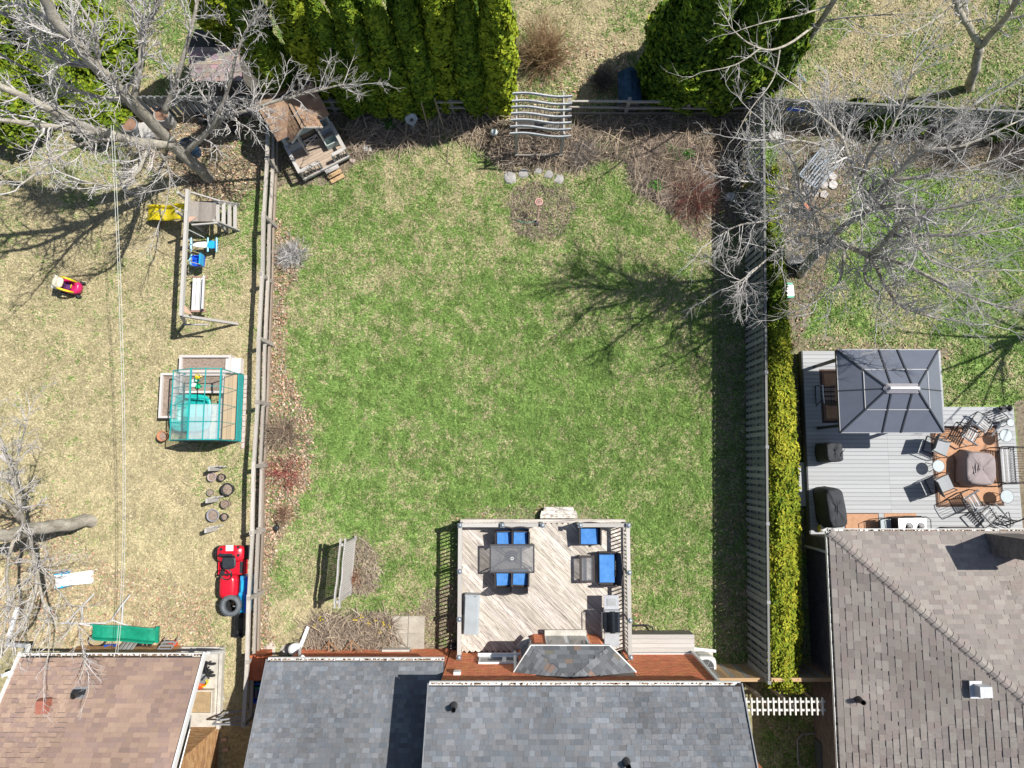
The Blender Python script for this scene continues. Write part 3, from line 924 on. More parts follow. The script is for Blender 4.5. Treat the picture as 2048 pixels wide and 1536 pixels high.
hx = hd.normalized()
sidev = Vector((1, 1, 0)).normalized()
for i in range(n_):
    p = C0 + hd * (i + .5) / n_ + Vector((0, 0, .035))
    c = pal_mauve(rs, None)
    k = MB(True)
    col = tuple(min(1, q * 1.04) for q in c)
    r0, r1 = .165, .150
    pr = [(-1, -.055), (-.55, .012), (0, .04), (.55, .012), (1, -.055)]
    ra_ = [p - hx * .10 + sidev * a * r0 + Vector((0, 0, h + .022)) for a, h in pr]
    rb_ = [p + hx * .11 + sidev * a * r1 + Vector((0, 0, h)) for a, h in pr]
    lo_ = [q - Vector((0, 0, .02)) for q in reversed(ra_)]; lo2 = [q - Vector((0, 0, .02)) for q in reversed(rb_)]
    k.loft([ra_ + lo_, rb_ + lo2], col)
    k.build('hip_cap', SHING, rd)
gutter(dh, (C0.x - .02, C0.y + .01), (20, C0.y + .01), (0, 1), C0.z - .09)
gutter(dh, (C0.x - .01, -13.5), (C0.x - .01, C0.y + .02), (-1, 0), C0.z - .09)
b = MB(True); b.box((15.4, -2.42, 2.66), (10, .3, .02)); b.box((10.5, -8, 2.66), (.32, 11, .02)); b.build('soffit', WHITE, dh)
spout(dh, [(10.24, -3.0, 2.7), (10.6, -3.0, 2.4), (10.6, -3.0, .15)])
def on_west(px, py):
    z = 3.5
    for _ in range(40): z = C0.z + TD * (at(px, py, z).x - C0.x)
    return at(px, py, z)
p = on_west(1716, 1398)
vent_pipe(rd, p, (-TD, 0, 1), 'thin dark vent pipe on the shaded slope', m=BLACKM)
p = on_west(1957, 1378)
b = MB(True); b.box(p + Vector((.02, 0, .16)), (.42, .36, .34), 0, top=.86); b.box(p + Vector((0, 0, .06)), (.6, .5, .03)); b.build('roof_vent', mat('pale_grey_metal', (.50, .51, .53), .4, var=.05), rd)
# chimney at the north eave
cx, cy = 15.3, -2.6
m = MB(True); m.box((cx + .55, cy, 2.6), (1.1, .62, 5.2)); c_ = m.build('chimney', MORTAR, dh)
bricks(dh, c_, (cx, cy - .31), (cx, cy + .31), 2.6, 5.2, (-1, 0), pal_greyb, 14, cap=40)
bricks(dh, c_, (cx, cy + .31), (cx + 1.1, cy + .31), 0, 5.2, (0, 1), pal_greyb, 15, cap=40)
m = MB(True); m.box((cx + .55, cy, 5.26), (1.24, .76, .12)); m.build('chimney_cap', CONC, c_)
# window well of the right neighbour
wc = at(1628, 1500, 0)
b = MB(True)
b.tube([(10.66, wc.y + .62, .16), (10.2, wc.y + .6, .16), (10.0, wc.y + .4, .16), (10.0, wc.y - .4, .16), (10.2, wc.y - .6, .16), (10.66, wc.y - .62, .16)], .035, 6)
ww = b.build('window_well', METAL, dh)
b = MB(True); b.box((10.64, wc.y, .35), (.06, .9, .5)); b.build('window', GLASSK, dh)

# ------------------------------------------------------------------ fences
def rail_bay(f, p, q, zs, seed, k=1.0):
    rs = random.Random(seed)
    for zi, z in enumerate(sorted(zs, reverse=True)):
        a = Vector((p[0], p[1], z + rs.uniform(-.05, .05))); b = Vector((q[0], q[1], z + rs.uniform(-.03, .03)))
        piece('rail', WOODR, f, a, b, (rs.uniform(.10, .13) - .022 * zi) * k, rs.uniform(.09, .12) * k, jit=.15, col=((1.3, 1.3, 1.3), (1.15, 1.12, 1.1), (.85, .75, .66))[zi])
f = thing('rail_fence', 'long grey split rail fence running down the yard past the swing set', 'fence', (-8.95, 2, 0))
py_ = [13.3, 11.1, 8.91, 6.71, 4.37, 2.12, -.09, -2.41, -4.61, -6.75, -8.7]
for i, y in enumerate(py_):
    x = -8.96 + R.uniform(-.03, .03)
    piece('post', WOODR, f, (x - .02, y, -.2), (x - R.uniform(.0, .05), y + R.uniform(-.04, .04), 1.38), .11, .13, up=(0, 1, 0), jit=.15)
for i in range(len(py_) - 1):
    zs = (1.30, .66, .20)
    if i == 6: zs = (1.30, .30, .52)
    rail_bay(f, (-8.98 - (.0 if i % 2 else .03), py_[i] + .12), (-8.98 - (.03 if i % 2 else 0), py_[i + 1] - .12), zs, 50 + i)
for nm, xs, lab in (('l', [-8.9, -6.8, -4.5, -2.3, -.25], 'grey three rail back fence under the tall evergreens beside the playhouse'), ('r', [2.15, 4.4, 6.7, 9.0], 'grey three rail back fence between the arbor and the tall board fence')):
    f = thing('rail_fence', lab, 'fence', (xs[0], 13.45, 0))
    for x in xs: piece('post', WOODR, f, (x, 13.47, -.2), (x, 13.5, 1.1), .12, .12, up=(0, 1, 0))
    for i in range(len(xs) - 1): rail_bay(f, (xs[i] - .1, 13.42), (xs[i + 1] + .1, 13.42), (1.02, .56, .12), 80 + i + len(xs), .66)

def board_fence(f, p, q, h, side, cap_=300, gap=.095, bw=.14):
    """boards alternating on both faces of two rails, capped; side = direction of the near face"""
    p, q = Vector((*p, 0)), Vector((*q, 0))
    d = q - p; l = d.length; d.normalize()
    s = Vector((*side, 0)).normalized()
    n = int(l / (bw + gap))
    for i in range(n):
        for face, off in ((1, 0), (-1, (bw + gap) / 2)):
            c = p + d * ((i + .5) * (bw + gap) + off) + s * face * .045
            t = R.uniform(-.012, .012)
            piece('board', FENCE, f, c + Vector((0, 0, .12 + R.uniform(-.02, .02))), c + d * t + Vector((0, 0, h - .06 + R.uniform(-.015, .015))), .022, bw, up=d, jit=.3)
    for z in (.4, h * .55, h - .28): piece('rail', FENCE, f, p + Vector((0, 0, z)), q + Vector((0, 0, z)), .05, .09)
    piece('cap_rail', FENCE, f, p + Vector((0, 0, h)), q + Vector((0, 0, h)), .075, .035, col=(.75, .74, .68))
    k = max(1, int(round(l / 2.42)))
    for i in range(k + 1):
        c = p + d * (l * i / k) + s * .012
        piece('post', FENCE, f, c - Vector((0, 0, .2)), c + Vector((0, 0, h + .08)), .11, .11, up=d, jit=.2)
f = thing('board_fence', 'tall grey board fence shading the lawn beside the clipped hedge', 'fence', (8.6, 3, 0))
board_fence(f, (9.03, 13.3), (8.42, -7.15), 2.08, (-1, 0))
f = thing('board_fence', 'short stretch of dark board fence carrying a blue sign', 'fence', (10, 13.2, 0))
board_fence(f, (9.15, 13.15), (19.5, 12.6), 1.75, (0, -1))
p = at(1590, 200, 1.2)
b = MB(); b.box((0, 0, 0), (.62, .02, .26)); sg = b.build('sign', mat('blue_sign_paint', (.03, .12, .62), .4, var=.08), None)
sg.location = (p.x, 13.03, 1.2); sg.rotation_euler = (0, 0, -.053); tag(sg, 'blue rectangular sign on the dark fence at the top of the yard', 'sign')
f = thing('side_gate', 'brown cedar gate closing the gap between the red brick house and the tall fence', 'gate', (7.4, -7.1, 0))
for i in range(12): piece('board', CEDARW if i % 3 else WOODR, f, (6.42 + i * .16, -7.12, .1), (6.42 + i * .16, -7.12, 1.75), .15, .025, jit=.2)
piece('rail', CEDARW, f, (6.3, -7.16, 1.78), (8.4, -7.16, 1.78), .12, .05)
f = thing('side_gate', 'brown cedar gate between the hedge and the shaded brick wall', 'gate', (9.6, -7.1, 0))
for i in range(12): piece('board', CEDARW if i % 2 else WOODR, f, (8.75 + i * .16, -7.14, .1), (8.75 + i * .16, -7.14, 1.75), .15, .025, jit=.2)
piece('rail', CEDARW, f, (8.6, -7.16, 1.78), (10.6, -7.16, 1.78), .12, .05)
f = thing('gate_arbor', 'white slatted arbor top over the gate beside the grey roof', 'arbor', (8.4, -7.5, 0))
WH2 = mat('worn_white_paint', (.62, .60, .56), .7, var=.12, scale=5)
a0, a1 = at(1487, 1413, 2.3), at(1650, 1413, 2.3)
for dy in (.16, -.10): piece('rail', WH2, f, a0 + Vector((0, dy, 0)), a1 + Vector((0, dy, 0)), .06, .09)
for i in range(15):
    c = a0.lerp(a1, (i + .4) / 15) + Vector((0, 0, .07))
    piece('slat', WH2, f, c + Vector((0, .30, 0)), c - Vector((0, .24, 0)), .045, .05)
for t in (.02, .32, .6, .98):
    c = a0.lerp(a1, t)
    piece('post', WOODR, f, (c.x, c.y, 0), (c.x, c.y, 2.26), .1, .1, up=(0, 1, 0))

# ------------------------------------------------------------------ evergreens
def leaf_cloud(pts, nrm, size, cols, rs, stretch=1.6):
    m = len(pts)
    t = rs.normal(0, 1, (m, 3)); t -= nrm * (t * nrm).sum(1)[:, None] * .7
    t[:, 2] = np.abs(t[:, 2]) * .5 + .25
    t /= np.linalg.norm(t, axis=1)[:, None]
    n2 = nrm + rs.normal(0, .55, (m, 3))
    u = np.cross(t, n2); u /= np.linalg.norm(u, axis=1)[:, None] + 1e-9
    s = size * rs.uniform(.6, 1.4, m)
    v = np.empty((m, 4, 3))
    a, b = t * (s * stretch * .5)[:, None], u * (s * .5)[:, None]
    v[:, 0] = pts - a; v[:, 1] = pts + b; v[:, 2] = pts + a; v[:, 3] = pts - b
    return v.reshape(-1, 3), np.arange(m * 4).reshape(-1, 4)
G1, G2, G3 = np.array((.030, .078, .010)), np.array((.135, .22, .018)), np.array((.32, .37, .025))
def conifer(name, label, x, y, h, r, n, seed, group, tone=0.5, cat='evergreen', lean=(0, 0), bulge=.35):
    rs = np.random.RandomState(seed)
    t = thing(name, label, cat, (x, y, 0), 0, group)
    z = rs.beta(1.15, 1.25, n)
    th = rs.uniform(0, 2 * np.pi, n)
    prof = np.where(z < bulge, .80 + .2 * z / bulge, np.clip(1 - (np.clip(z - bulge, 0, 1) / (1 - bulge)) ** 1.6, 0, 1) ** .72)
    lump = .64 + .50 * vnoise(th * 1.6 + seed, z * h * 1.1, 1.0, seed) + .22 * vnoise(th * 4 + seed, z * h * 3, 1.0, seed + 3)
    rr = r * prof * lump * np.where(rs.rand(n) < .8, rs.uniform(.9, 1.06, n), rs.uniform(.6, .95, n))
    p = np.stack([np.cos(th) * rr + lean[0] * z, np.sin(th) * rr + lean[1] * z, .1 + z * (h - .1)], 1)
    nr = np.stack([np.cos(th), np.sin(th), .25 + .9 * np.clip((z - .8) * 4, 0, 1)], 1)
    nr /= np.linalg.norm(nr, axis=1)[:, None]
    v, f = leaf_cloud(p, nr, .115, None, rs)
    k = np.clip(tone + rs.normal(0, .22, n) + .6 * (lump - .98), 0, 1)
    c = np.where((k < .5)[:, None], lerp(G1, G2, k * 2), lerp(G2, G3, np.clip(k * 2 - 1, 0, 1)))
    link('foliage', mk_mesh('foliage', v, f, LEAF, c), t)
    b = MB()
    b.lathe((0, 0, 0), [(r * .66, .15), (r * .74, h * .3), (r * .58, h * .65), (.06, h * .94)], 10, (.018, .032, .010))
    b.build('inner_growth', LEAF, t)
    b = MB(); b.tube([(0, 0, -.2), (0, 0, h * .3)], [.1, .07], 6); b.build('trunk', BARK, t)
    return t
CG = 'tall evergreens behind the back fence'
spec = [(512, 130, 8.2, .70, .66, 'leftmost, half behind bare branches'), (592, 214, 7.0, .56, .42, 'dark and slim, between the playhouse roof and the brighter column'),
        (668, 196, 10.2, .60, .80, 'bright yellow green and standing out nearest the playhouse'), (716, 216, 6.8, .58, .44, 'first dark column right of the bright one'), (763, 219, 7.3, .56, .48, 'dark column above the white birdbath'),
        (810, 220, 7.0, .60, .52, 'middle column of the dark row'), (857, 221, 7.2, .54, .46, 'dark column beside the propped poles'), (904, 206, 9.6, .58, .76, 'bright sided column second from the end of the row'),
        (950, 216, 7.2, .56, .48, 'shaded column next to the last in the row'), (997, 212, 8.6, .64, .78, 'bright end column beside the arbor')]
for i, (px, py, h, r, tone, lab) in enumerate(spec):  # tone paints sunlit columns yellower and shaded ones darker
    v = at(px, py, 0)
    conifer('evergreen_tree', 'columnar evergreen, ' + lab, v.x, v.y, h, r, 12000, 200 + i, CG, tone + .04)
for i, (px, py, h, r, tone, lab) in enumerate([(545, 118, 9, .8, .4, 'second row, seen past the playhouse'), (630, 100, 9, .8, .35, 'second row, behind the bright column'), (735, 120, 9, .8, .35, 'second row, behind the dark row'), (840, 120, 9, .8, .4, 'second row, behind the middle of the dark row'), (935, 110, 9, .8, .35, 'second row, toward the end of the row')]):
    v = at(px, py, 0)
    conifer('evergreen_tree', 'columnar evergreen, ' + lab, v.x, v.y, h * .8, r * .8, 6000, 230 + i, CG, tone)
for i, (px, py, h, r, n, tone, lab) in enumerate([(1352, 166, 6.8, 1.5, 26000, .33, 'broad dark evergreen beside the small dark shed'), (1432, 186, 6.2, 1.15, 16000, .30, 'rounded dark evergreen overhanging the back rails'), (1500, 184, 5.8, .95, 13000, .34, 'smaller dark evergreen by the corner of the tall fence'), (1478, 60, 7, 1.2, 12000, .3, 'evergreen standing behind the broad dark one')]):
    v = at(px, py, 0)
    conifer('evergreen_tree', lab, v.x, v.y, h, r, n, 260 + i, 'dark evergreens by the shed', tone, bulge=.22)
for i, (px, py, h, r, n, tone, lab) in enumerate([(60, 225, 2.6, 1.5, 9000, .55, 'low spreading evergreen under the big bare tree at the edge'), (160, 190, 2.8, 1.3, 9000, .58, 'low spreading evergreen left of the bare trunk'), (30, 120, 3, 1.5, 8000, .5, 'low evergreen behind the limbs at the top edge'), (150, 90, 3.2, 1.4, 8000, .55, 'low evergreen behind the fork of the bare tree'),
                                              (220, 240, 1.8, .9, 6000, .6, 'small yellowish evergreen bush beside the drums'), (245, 130, 2.8, 1.2, 7000, .52, 'low evergreen above the shed roof')]):
    v = at(px, py, 0)
    conifer('evergreen_bush', lab, v.x, v.y, h, r, n, 280 + i, 'low evergreens under the big bare tree', tone, 'bush', bulge=.3)
for i, (px, py, h, r, n) in enumerate([(1700, 236, 1.0, .5, 1500), (1752, 250, 1.3, .6, 2000), (1812, 250, 1.2, .55, 1800), (1985, 262, 1.2, .6, 2000), (2040, 258, 1.4, .7, 2500)]):
    v = at(px, py, 0)
    conifer('evergreen_bush', ('small', 'second', 'middle', 'fourth', 'rightmost')[i] + ' dark bush in the row under the bare tree by the back boundary', v.x, v.y, h, r, n, 300 + i, 'bushes along the back boundary', .28, 'bush')

def hedge():
    rs = np.random.RandomState(9)
    t = thing('hedge', 'long clipped yellow green cedar hedge beside the tall board fence', 'hedge', (9.2, 1, 0))
    y0, y1, zt = -7.45, 10.4, 2.02
    n = 92000
    y = rs.uniform(y0, y1, n)
    s = (y1 - y) / (y1 - y0)
    xl = np.interp(y, [-7.45, 4.7, 10.4], [8.66, 8.98, 9.10]); xr = np.interp(y, [-7.45, -6, .4, 4.7, 7.5, 10.4], [9.45, 9.66, 9.74, 9.62, 9.52, 9.42])
    wob = (fbm(y, y * 0 + 3, 1.1, 4) - .5) * .22
    face = rs.choice(4, n, p=[.58, .28, .10, .04])
    u = rs.rand(n)
    xt = xl + (xr - xl) * u
    bump = (vnoise(y, u * 2, 2.6, 6) - .5) * .30
    edge = np.minimum(u, 1 - u)
    ztop = zt * (.82 + .18 * smoothstep(1.0, .6, s)) + bump - .22 * (1 - smoothstep(0, .28, edge)) + wob * .6
    ztop = np.where(y > 7.5, ztop - (y - 7.5) * .22, ztop)
    zs = ztop * np.sqrt(rs.rand(n))
    p = np.where((face == 0)[:, None], np.stack([xt, y, ztop], 1), 0)
    p = np.where((face == 1)[:, None], np.stack([xr + bump * .5 + wob * .5 + .12 * np.sin(zs * 2), y, zs], 1), p)
    p = np.where((face == 2)[:, None], np.stack([xl + bump * .2, y, zs], 1), p)
    ye = np.where(rs.rand(n) < .5, y0, y1) + bump * .5
    p = np.where((face == 3)[:, None], np.stack([xt, ye, zs], 1), p)
    nr = np.zeros((n, 3)); nr[face == 0] = (0, 0, 1); nr[face == 1] = (.9, 0, .45); nr[face == 2] = (-1, 0, .2); nr[face == 3] = (0, -1, .2)
    p += rs.normal(0, .045, (n, 3))
    v, f = leaf_cloud(p, nr, .062, None, rs, 2.3)
    k = np.clip(.55 + rs.normal(0, .24, n) + .9 * (fbm(p[:, 0], y, .8, 14) - .5) + bump - .22 * smoothstep(2.5, 7.5, y), 0, 1)
    a, b_, c_ = np.array((.055, .11, .012)), np.array((.19, .25, .018)), np.array((.37, .35, .032))
    c = np.where((k < .5)[:, None], lerp(a, b_, k * 2), lerp(b_, c_, np.clip(k * 2 - 1, 0, 1)))
    v = v - np.array(ORG[t])
    link('foliage', mk_mesh('foliage', v, f, LEAF, c), t)
    b = MB(True)
    b.prism([(8.78, y0 + .1), (9.50, y0 + .1), (9.58, 4), (9.28, 10.2), (9.16, 10.2), (9.03, 4)], .1, 1.45, (.03, .05, .012))
    b.build('inner_growth', LEAF, t)
    b = MB(True)
    for i in range(18): b.tube([(9.22, y0 + .6 + i, -.1), (9.22, y0 + .6 + i, .6)], .04, 5)
    b.build('stems', BARK, t)
hedge()

# ------------------------------------------------------------------ bare trees
class Tree:
    def __init__(s, seed):
        s.rs = random.Random(seed); s.groups = []; s.n = 0; s.k = 1.0
    def limb(s, pts, r0, r1, n=7):
        """pts already world points; smoothed"""
        q = []
        for i in range(len(pts) - 1):
            a, b = pts[i], pts[i + 1]
            p0 = pts[i - 1] if i else a; p3 = pts[i + 2] if i + 2 < len(pts) else b
            for k in range(4):
                t = k / 4
                q.append(.5 * ((2 * a) + (b - p0) * t + (2 * p0 - 5 * a + 4 * b - p3) * t * t + (3 * a - 3 * b + p3 - p0) * t ** 3))
        q.append(pts[-1])
        q = [v + Vector((s.rs.gauss(0, r0 * .12), s.rs.gauss(0, r0 * .12), 0)) for v in q]
        r0 *= s.k; r1 *= s.k
        m = len(q)
        rr = [r0 + (r1 - r0) * (i / (m - 1)) ** .8 for i in range(m)]
        s.big, s.small = MB(True), MB(True)
        s.groups.append((s.big, s.small))
        s.big.tube(q, rr, n)
        return q, rr
    def twig(s, p, d, l, r, lev, droop):
        rs = s.rs
        k = max(3, int(l / .22)) if lev else 3
        k = min(k, 8)
        pts = [p]; d = d.normalized()
        st = l / k
        for i in range(k):
            d = (d + Vector((rs.gauss(0, .17), rs.gauss(0, .17), rs.gauss(0, .12) + droop))).normalized()
            pts.append(pts[-1] + d * st)
        s.small.tube(pts, [r * (1 - .72 * i / k) for i in range(k + 1)], 4 if lev > 1 else 3, caps=False)
        s.n += 1
        if lev <= 0: return
        per = (0, 3, 6, 6)[lev] if lev < 4 else 6
        cnt = max(2, int(per * min(1.5, l / (.9 if lev > 1 else .5))))
        for j in range(cnt):
            t = rs.uniform(.18, 1)
            i = min(k - 1, int(t * k))
            q = pts[i].lerp(pts[i + 1], t * k - i)
            ax = (pts[i + 1] - pts[i]).normalized()
            o = ax.orthogonal().normalized(); o.rotate(Matrix.Rotation(rs.uniform(0, 6.28), 3, ax))
            nd = ax * rs.uniform(.5, 1.0) + o * rs.uniform(.5, .95)
            s.twig(q, nd, l * rs.uniform(.28, .52) * (1.15 - .5 * t), r * .55, lev - 1, droop)
    def dress(s, q, rr, every, l0, l1, lev=2, start=.15, droop=.03, spread=1.0, rmul=.5):
        rs = s.rs
        L = sum((q[i + 1] - q[i]).length for i in range(len(q) - 1))
        for j in range(int(L / every)):
            t = start + (1 - start) * rs.random()
            f_ = t * (len(q) - 1); i = min(len(q) - 2, int(f_))
            p = q[i].lerp(q[i + 1], f_ - i)
            ax = (q[i + 1] - q[i]).normalized()
            o = ax.orthogonal().normalized(); o.rotate(Matrix.Rotation(rs.uniform(0, 6.28), 3, ax))
            if o.z < -.3: o.z *= -.5
            d = ax * rs.uniform(.4, .9) + o * rs.uniform(.5, 1.0) * spread
            l = rs.uniform(l0, l1) * (1.2 - .5 * t)
            s.twig(p, d, l, min(.035, max(.015, rr[i] * rmul)), lev, droop)
        s.twig(q[-1], q[-1] - q[-2], l1 * .9, max(.012, rr[-1]), lev, droop)
    def build(s, label, loc, cat='tree', name='bare_tree', tw=TWIG):
        t = thing(name, label, cat, loc)
        for i, (bg_, sm) in enumerate(s.groups):
            o = bg_.build('limb' if i else 'trunk', BARK, t, True)
            if sm.v: sm.build('twigs', tw, o, True)
        return t
def L(*q): return [at(*k) for k in q]

# the big maple, upper left: a straight trunk seen from above with limbs fanning out
t = Tree(21); t.k = 1.2
base = at(418, 356, 0)
tr = [base + Vector((0, 0, -.3)), at(416, 354, 0.1), at(343, 287, 2.4), at(279, 221, 4.7), at(203, 145, 6.8), at(140, 76, 8.2), at(96, 13, 9.1), at(60, -60, 10)]
q, rr = t.limb(tr, .20, .10, 10)
t.dress(q[12:], rr[12:], .2, .7, 1.8, 2, .1)
for pts, r0, r1 in (
    (L((343, 290, 2.5), (266, 282, 4.0), (165, 249, 5.7), (63, 200, 7.2), (-60, 150, 8.4)), .16, .07),
    (L((216, 266, 4.9), (120, 256, 6.2), (30, 243, 7.2), (-80, 230, 7.8)), .10, .04),
    (L((263, 205, 5.0), (279, 142, 5.9), (287, 63, 6.6), (317, 5, 7.2), (330, -60, 8)), .10, .04),
    (L((330, 225, 4.0), (348, 175, 4.8), (368, 110, 5.6), (390, 25, 6.4), (400, -50, 7)), .09, .035),
    (L((372, 305, 1.8), (431, 249, 3.2), (475, 226, 3.9), (560, 200, 4.4), (640, 180, 4.7), (690, 168, 4.8)), .085, .02),
    (L((372, 305, 1.8), (420, 260, 3.2), (455, 180, 4.6), (480, 90, 5.8), (520, 10, 6.6)), .075, .025),
    (L((203, 145, 6.8), (165, 105, 7.2), (110, 70, 7.6), (40, 40, 8), (-30, 10, 8.2)), .09, .04),
    (L((190, 132, 7.0), (130, 125, 7.2), (60, 95, 7.6), (-40, 60, 8)), .07, .03),
    (L((250, 200, 5.1), (180, 190, 5.6), (90, 155, 6.2), (0, 110, 6.6)), .07, .03),
    (L((205, 150, 6.7), (195, 110, 7.2), (190, 60, 7.8), (150, 0, 8.4)), .07, .03),
    (L((300, 282, 3.3), (285, 325, 4.2), (265, 355, 5.0), (225, 372, 5.6), (160, 360, 6.2)), .075, .025),
    (L((300, 285, 2.8), (330, 320, 3.0), (340, 360, 3.1), (330, 420, 3.2)), .045, .015),
    (L((240, 275, 4.5), (160, 290, 5.6), (100, 325, 6.4), (40, 370, 7)), .065, .02)):
    q, rr = t.limb(pts, r0, r1)
    t.dress(q, rr, .20, .6, 1.8, 2, .10, .04, rmul=.45)
t.build('big bare maple with pale limbs fanning over the shed roof and the drums', base)

# the spreading tree over the right neighbour's yard
t = Tree(33); t.k = 1.3
base = at(1602, 545, 0)
tr = [base + Vector((0, 0, -.3)), base + Vector((0, 0, .1)), at(1625, 515, 1.3), at(1645, 498, 2.0)]
t.limb(tr, .17, .13, 9)
UPZ = lambda *q: [at(px, py, 2 + (z - 2) * 1.7) for px, py, z in q]
for pts, r0, r1 in (
    (UPZ((1645, 498, 2.0), (1690, 490, 2.8), (1740, 510, 3.4), (1780, 470, 4.2), (1810, 440, 5)), .09, .05),
    (UPZ((1780, 470, 4.2), (1850, 470, 4.8), (1930, 470, 5.2), (2030, 455, 5.5)), .06, .015),
    (UPZ((1740, 510, 3.4), (1810, 530, 4.1), (1890, 570, 4.6), (1960, 600, 4.8), (2030, 620, 5)), .06, .015),
    (UPZ((1740, 510, 3.4), (1770, 570, 4.0), (1800, 610, 4.3), (1850, 630, 4.5), (1930, 645, 4.6)), .05, .013),
    (UPZ((1735, 512, 3.4), (1730, 560, 3.8), (1760, 590, 4), (1755, 625, 4.1)), .045, .012),
    (UPZ((1690, 490, 2.8), (1680, 560, 3.4), (1650, 590, 3.6), (1610, 615, 3.7)), .045, .012),
    (UPZ((1645, 498, 2.0), (1690, 450, 3.4), (1735, 420, 4.3), (1720, 370, 5.0), (1700, 320, 5.6)), .09, .035),
    (UPZ((1735, 420, 4.3), (1800, 410, 5), (1870, 420, 5.4), (1960, 400, 5.8), (2045, 390, 6)), .055, .014),
    (UPZ((1735, 420, 4.3), (1780, 360, 5.2), (1840, 300, 5.8), (1880, 260, 6.2), (1960, 200, 6.6)), .065, .015),
    (UPZ((1720, 370, 5.0), (1740, 310, 5.6), (1780, 260, 6), (1810, 190, 6.4), (1830, 120, 6.6)), .055, .012),
    (UPZ((1700, 320, 5.6), (1680, 270, 6), (1640, 230, 6.2), (1600, 180, 6.4)), .045, .012),
    (UPZ((1645, 498, 2.0), (1630, 430, 3.6), (1600, 390, 4.3), (1540, 370, 4.7), (1480, 360, 4.9)), .06, .013),
    (UPZ((1630, 430, 3.6), (1600, 420, 4), (1540, 440, 4.3), (1480, 450, 4.4), (1440, 470, 4.4)), .05, .012),
    (UPZ((1645, 498, 2.0), (1620, 470, 3.2), (1570, 490, 3.8), (1510, 540, 4.0), (1470, 570, 4)), .055, .012),
    (UPZ((1600, 390, 4.3), (1590, 330, 4.8), (1560, 290, 5), (1530, 250, 5.2)), .04, .011),
    (UPZ((1700, 320, 5.6), (1640, 290, 5.8), (1580, 280, 5.8), (1530, 280, 5.8)), .04, .011),
    (UPZ((1780, 360, 5.2), (1870, 350, 5.6), (1960, 330, 5.9), (2040, 300, 6)), .05, .012),
    (UPZ((1840, 300, 5.8), (1930, 290, 6), (2040, 240, 6.2)), .045, .012),
    (UPZ((1810, 440, 5.0), (1850, 510, 5.2), (1920, 540, 5.3), (2010, 540, 5.4)), .04, .012)):
    q, rr = t.limb(pts, r0, r1)
    t.dress(q, rr, .165, .7, 2.0, 2, .08, .02, rmul=.45)
t.build('wide bare tree with a mesh of fine pale branches over the yard beyond the hedge', base)

# two trees at the top right
t = Tree(41)
base = at(1556, 172, 0)
q, rr = t.limb([base + Vector((0, 0, -.3)), base, at(1590, 118, 2.0), at(1637, 48, 4.4), at(1672, -6, 6), at(1710, -70, 7.5)], .13, .08, 8)
DARKT = mat('dark_bark', (.10, .09, .075), .95, col2=(.2, .18, .155), scale=5, fine=.3, bump=.5)
for pts, r0, r1 in ((L((1637, 45, 4.4), (1570, 92, 5.2), (1520, 97, 5.6), (1470, 65, 5.9), (1445, 18, 6.2)), .05, .012), (L((1520, 97, 5.6), (1470, 130, 5.9), (1400, 145, 6)), .03, .01),
                    (L((1660, 10, 5.6), (1600, 30, 6), (1530, 45, 6.4), (1480, 60, 6.5)), .035, .01), (L((1637, 45, 4.4), (1690, 35, 5), (1760, 30, 5.4), (1830, 28, 5.6)), .04, .012),
                    (L((1560, 100, 5.2), (1545, 160, 5), (1500, 220, 4.9), (1470, 275, 4.8)), .03, .01), (L((1690, 35, 5), (1740, 70, 5.1), (1735, 110, 5.0)), .02, .008)):
    q, rr = t.limb(pts, r0, r1)
    t.dress(q, rr, .45, .4, 1.2, 1, .2, .0)
t.build('slender bare tree leaning over the dark evergreens by the corner of the fences', base)
t = Tree(43)
base = at(1938, 178, 0)
t.limb([base + Vector((0, 0, -.3)), base, at(1950, 138, 1.6), at(1960, 92, 3.0)], .19, .15, 9)
for pts, r0, r1 in ((L((1960, 92, 3.0), (1935, 50, 4.4), (1912, 5, 5.6), (1890, -60, 7)), .12, .08), (L((1960, 92, 3.0), (2000, 50, 4.4), (2035, 0, 5.8), (2080, -60, 7)), .13, .08), (L((1918, 20, 5.2), (1925, -20, 6), (1930, -60, 7)), .05, .03),
                    (L((1950, 75, 3.6), (1965, 60, 4.2), (1990, 45, 5), (2000, 0, 6)), .03, .012), (L((1912, 5, 5.6), (1860, 45, 5.8), (1800, 70, 6), (1700, 62, 6.2)), .04, .01), (L((2010, 40, 4.6), (2060, 30, 5), (2120, 20, 5)), .05, .02)):
    q, rr = t.limb(pts, r0, r1)
    t.dress(q, rr, .35, .4, 1.3, 1, .25, .0)
t.build('forked smooth grey tree rising at the top of the picture', base)
